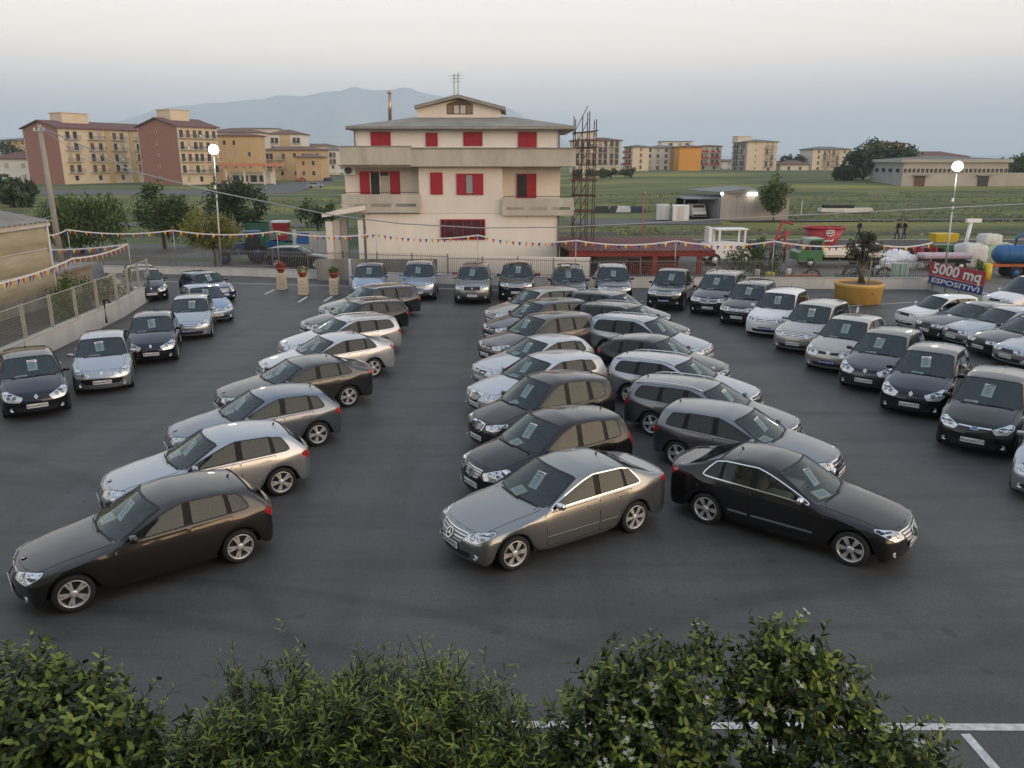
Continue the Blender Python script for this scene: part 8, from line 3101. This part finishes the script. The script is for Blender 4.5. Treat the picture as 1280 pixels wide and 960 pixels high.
# ------------------------------------------------------------------ the building this is seen from, behind the camera
def home():
    e = empty('own_building', (0, -1.2, 0))
    tag(e, 'plain rendered building behind the lot', 'building')
    mb = MB(); mb.box((-7, -6, 6.75), (30, 11.6, 13.5), STUCP); mb.obj('wall', e)
    mb = MB(); mb.box((-7, -6, 13.65), (31, 12.6, .3), ROOFG); mb.obj('roof', e)
    for f in range(3):
        for k in range(6):
            p, fr = win_mesh(1.4, 1.6, WOPEN)
            q = link('window', fr, e, (5.2 - 4.8 * k, -.2, 1.8 + 3.2 * f), pi); link('pane', p, q)
home()

# ------------------------------------------------------------------ citrus trees and hedge right below the camera
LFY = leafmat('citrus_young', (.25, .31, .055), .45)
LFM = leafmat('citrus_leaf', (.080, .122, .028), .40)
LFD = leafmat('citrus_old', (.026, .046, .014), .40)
PETAL = mat('citrus_petal', (.50, .49, .42), .6, var=.06)
def leaf_mesh(m, ln, wd, fold=.25, bend=.2):
    mb = MB()
    vs = [(0, 0, 0), (ln * .32, wd * .5, fold * wd * .5), (ln * .72, wd * .38, fold * wd * .3 - bend * ln * .18), (ln, 0, -bend * ln * .4), (ln * .72, -wd * .38, fold * wd * .3 - bend * ln * .18), (ln * .32, -wd * .5, fold * wd * .5), (ln * .34, 0, 0), (ln * .72, 0, -bend * ln * .2)]
    mb.add(vs, [(0, 6, 1), (1, 6, 7, 2), (2, 7, 3), (0, 5, 6), (5, 4, 7, 6), (4, 3, 7)], m, smooth=True)
    return mb
LEAFPROTO = {}
def citrus(label, c, blobs, n, seed, ln=.085, wd=.030, blossom=0.0, name='citrus_tree', pieces=120, up=.55, young=.45):
    """shoots with leaves set round them, spread through the crown's lumps; the leaves nearest the camera are objects of their own"""
    rnd = random.Random(seed)
    e = empty(name, (c[0], c[1], 0))
    tag(e, label, 'tree', 'citrus trees below the camera')
    tb = MB()
    htop = max(b[2] for b in blobs)
    tb.tube([(0, 0, -.1), (.05, .03, htop * .35), (-.03, 0, htop * .6)], .09, BARK, n=8, r2=.05)
    for b in blobs:
        st = Vector((0, 0, htop * rnd.uniform(.2, .45)))
        en = Vector(b[:3])
        tb.tube([st, st.lerp(en, .5) + Vector((0, 0, .12)), en + Vector((0, 0, b[5] * .6))], .035, BARK, n=6, r2=.008)
    base = tb
    lp = {}
    protos = [leaf_mesh(m, ln * k, wd * k) for m, k in ((LFY, .9), (LFM, 1.0), (LFD, 1.1))]
    vs, fs, fm = [], [], []
    single = []
    bl_v, bl_f = [], []
    tot = sum(b[3] * b[4] + b[4] * b[5] + b[3] * b[5] for b in blobs)
    camp = Vector((0, 0, CAM_H)) - Vector((c[0], c[1], 0))
    for b in blobs:
        k = int(n * (b[3] * b[4] + b[4] * b[5] + b[3] * b[5]) / tot)
        for _ in range(k):
            d = rvec(rnd)
            lump = 1 + .42 * noise.noise(Vector((d.x * 2.6 + b[0] * 3, d.y * 2.6 + b[1] * 3, d.z * 2.6 + seed)))
            if noise.noise(Vector((d.x * 3.4 + b[0] * 5, d.z * 3.4 + b[2] * 5, d.y * 3.4))) < -.22: continue
            r = lump * rnd.uniform(.45, 1.0) ** .5
            outer = r > .86 * lump
            p = Vector((b[0] + d.x * b[3] * r, b[1] + d.y * b[4] * r, b[2] + d.z * b[5] * r))
            ax = (d * .7 + Vector((0, 0, up)) + rvec(rnd) * .45).normalized()
            sl = rnd.uniform(.10, .26) * (1.25 if outer and rnd.random() < .25 else 1)
            if outer and d.z > .1 and rnd.random() < .16:      # long upright sprays that break the outline
                p = p + ax * rnd.uniform(.05, .22)
                base.tube([p - ax * .25, p], .004, BARK, n=3, cap=False)
            tint = rnd.random()
            m = rnd.randint(6, 10)
            t0 = ax.orthogonal().normalized()
            t1 = ax.cross(t0)
            i0 = len(base.v)
            if rnd.random() < .35: base.tube([p - ax * .05, p + ax * sl], .004, BARK, n=3, cap=False)
            for j in range(m):
                a = 2.4 * j + tint * 6
                h = sl * (j + .5) / m
                out = (t0 * cos(a) + t1 * sin(a))
                dirv = (out * 1.0 + ax * rnd.uniform(.35, 1.1) + Vector((0, 0, -.12))).normalized()
                nrm = (ax - dirv * ax.dot(dirv)).normalized()
                sd = nrm.cross(dirv)
                pos = p + ax * h
                sc = rnd.uniform(.7, 1.25)
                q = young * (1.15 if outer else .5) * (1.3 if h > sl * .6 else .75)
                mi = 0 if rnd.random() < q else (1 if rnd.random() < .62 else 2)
                M3 = Matrix((dirv * sc, sd * sc, nrm * sc)).transposed()
                if outer and (camp - pos).dot(d) > 0 and rnd.random() < .10 and len(single) < pieces * 3:
                    single.append((pos, M3, mi))
                    continue
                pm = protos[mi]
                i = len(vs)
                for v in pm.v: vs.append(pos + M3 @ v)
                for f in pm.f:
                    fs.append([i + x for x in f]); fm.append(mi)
            if blossom and outer and rnd.random() < blossom:
                for _ in range(rnd.randint(2, 4)):
                    pc = p + ax * sl + rvec(rnd) * .035
                    for j in range(5):
                        a = 2 * pi * j / 5
                        w = (t0 * cos(a) + t1 * sin(a))
                        s2 = w.cross(ax)
                        i = len(bl_v)
                        bl_v += [pc, pc + w * .012 + s2 * .007, pc + w * .026 + ax * .006, pc + w * .012 - s2 * .007]
                        bl_f.append((i, i + 1, i + 2, i + 3))
    base.obj('trunk', e)
    me = mesh_from('foliage', vs, fs, [LFY, LFM, LFD], fm, smooth=True)
    o = link('foliage', me, e); o['kind'] = 'stuff'
    lm = [pm.mesh('leaf') for pm in protos]
    rnd.shuffle(single)
    for pos, M3, mi in single[:pieces]:
        o = link('leaf', lm[mi], e)
        o.matrix_parent_inverse = Matrix()
        o.matrix_local = Matrix.Translation(pos) @ M3.to_4x4()
    if bl_f:
        o = link('blossom', mesh_from('blossom', bl_v, bl_f, [PETAL]), e); o['kind'] = 'stuff'
def shrubtop(px, py, y): return atY(px, py, y)
KB = .70
def blob(cx, px, top, y, rx, ry, rz):
    p = atY(px, top, y)
    k = KB
    return (p.x - cx[0], y - cx[1], p.z - rz * k - .06, rx * k, ry * k, rz * k)
cx = (-3.75, 5.5)
citrus('citrus tree with rounded leaves at the left bottom corner', cx, [blob(cx, 15, 828, 5.7, .70, .6, .6), blob(cx, 75, 850, 5.6, .55, .6, .6), blob(cx, 130, 885, 5.5, .5, .55, .6), blob(cx, 40, 880, 5.2, .8, .6, .7), blob(cx, 185, 915, 5.4, .42, .5, .55), blob(cx, -40, 850, 5.5, .6, .6, .7)], 1500, 3, ln=.088, wd=.040)
cx = (-1.75, 5.55)
citrus('dense willowy leaved hedge tree at the bottom, left of the middle', cx, [blob(cx, 355, 825, 5.8, .22, .22, .30), blob(cx, 300, 862, 5.6, .42, .5, .6), blob(cx, 400, 858, 5.6, .5, .55, .6), blob(cx, 350, 885, 5.4, .6, .6, .7), blob(cx, 270, 905, 5.4, .4, .5, .6), blob(cx, 420, 885, 5.2, .55, .5, .6), blob(cx, 245, 935, 5.2, .4, .5, .5)], 2100, 4, ln=.085, wd=.018, up=.9, young=.55)
cx = (-.55, 5.6)
citrus('dense willowy leaved hedge tree at the bottom middle', cx, [blob(cx, 465, 838, 5.75, .34, .4, .5), blob(cx, 548, 836, 5.8, .30, .4, .5), blob(cx, 510, 855, 5.6, .5, .5, .6), blob(cx, 600, 868, 5.6, .42, .5, .6), blob(cx, 560, 885, 5.4, .6, .55, .7), blob(cx, 645, 898, 5.5, .32, .45, .5), blob(cx, 480, 885, 5.2, .5, .5, .6), blob(cx, 650, 930, 5.3, .36, .4, .5)], 2200, 5, ln=.085, wd=.018, up=.9, young=.5)
KB = .62
cx = (1.15, 5.6)
citrus('citrus tree with white blossom, left one of the two flowering trees', cx, [blob(cx, 772, 835, 5.8, .36, .4, .42), blob(cx, 822, 822, 5.8, .34, .4, .45), blob(cx, 878, 800, 5.9, .18, .25, .26), blob(cx, 800, 870, 5.6, .5, .5, .5), blob(cx, 735, 890, 5.5, .36, .45, .45), blob(cx, 850, 875, 5.5, .42, .45, .5), blob(cx, 790, 920, 5.3, .55, .5, .5), blob(cx, 720, 925, 5.3, .30, .4, .45)], 1350, 6, ln=.085, wd=.034, blossom=.14, young=.40)
cx = (2.25, 5.65)
citrus('citrus tree with white blossom and visible bare stems, right one of the two flowering trees', cx, [blob(cx, 968, 788, 6.0, .26, .3, .34), blob(cx, 1005, 806, 5.9, .32, .35, .36), blob(cx, 950, 835, 5.8, .36, .4, .36), blob(cx, 1050, 845, 5.85, .34, .35, .30), blob(cx, 1000, 858, 5.7, .42, .4, .34), blob(cx, 1090, 900, 5.6, .30, .35, .28), blob(cx, 1110, 930, 5.4, .40, .4, .34), blob(cx, 1010, 945, 5.3, .5, .4, .4), blob(cx, 930, 935, 5.4, .36, .4, .4), blob(cx, 1165, 935, 5.45, .16, .2, .14)], 1150, 7, ln=.088, wd=.036, blossom=.15, young=.40)
for px, py in ((136, 868), (1093, 886)):
    p = atY(px, py, 6.4)
    mb = MB(); mb.tube([(p.x, 6.4, 0), (p.x, 6.4, p.z - .02), (p.x, 6.4, p.z)], .03, mat('dark_green_post', (.010, .022, .018), .5, var=.1), n=8)
    tag(mb.obj('fence_post'), 'dark green post tip among the leaves ' + ('of the left citrus tree' if px < 500 else 'of the right flowering tree'), 'post', 'dark green posts among the leaves')
# ------------------------------------------------------------------ the evening air
def haze():
    x0, x1, y0, y1, z0, z1 = -5600, 5600, -200, 6800, -10, 570
    vs = [(x0, y0, z0), (x1, y0, z0), (x1, y1, z0), (x0, y1, z0), (x0, y0, z1), (x1, y0, z1), (x1, y1, z1), (x0, y1, z1)]
    m = bpy.data.materials.new('haze')
    m.use_nodes = True
    t = m.node_tree
    t.nodes.clear()
    o = t.nodes.new('ShaderNodeOutputMaterial')
    v = t.nodes.new('ShaderNodeVolumePrincipled')
    v.inputs['Color'].default_value = (.72, .86, 1.0, 1)
    v.inputs['Density'].default_value = HAZE_D
    v.inputs['Anisotropy'].default_value = 0.0
    t.links.new(v.outputs[0], o.inputs['Volume'])
    me = mesh_from('haze', vs, [(3, 2, 1, 0), (4, 5, 6, 7), (0, 1, 5, 4), (1, 2, 6, 5), (2, 3, 7, 6), (3, 0, 4, 7)], [m])
    h = link('haze', me)
    tag(h, kind='stuff')
HAZE_D = 0.00021
haze()
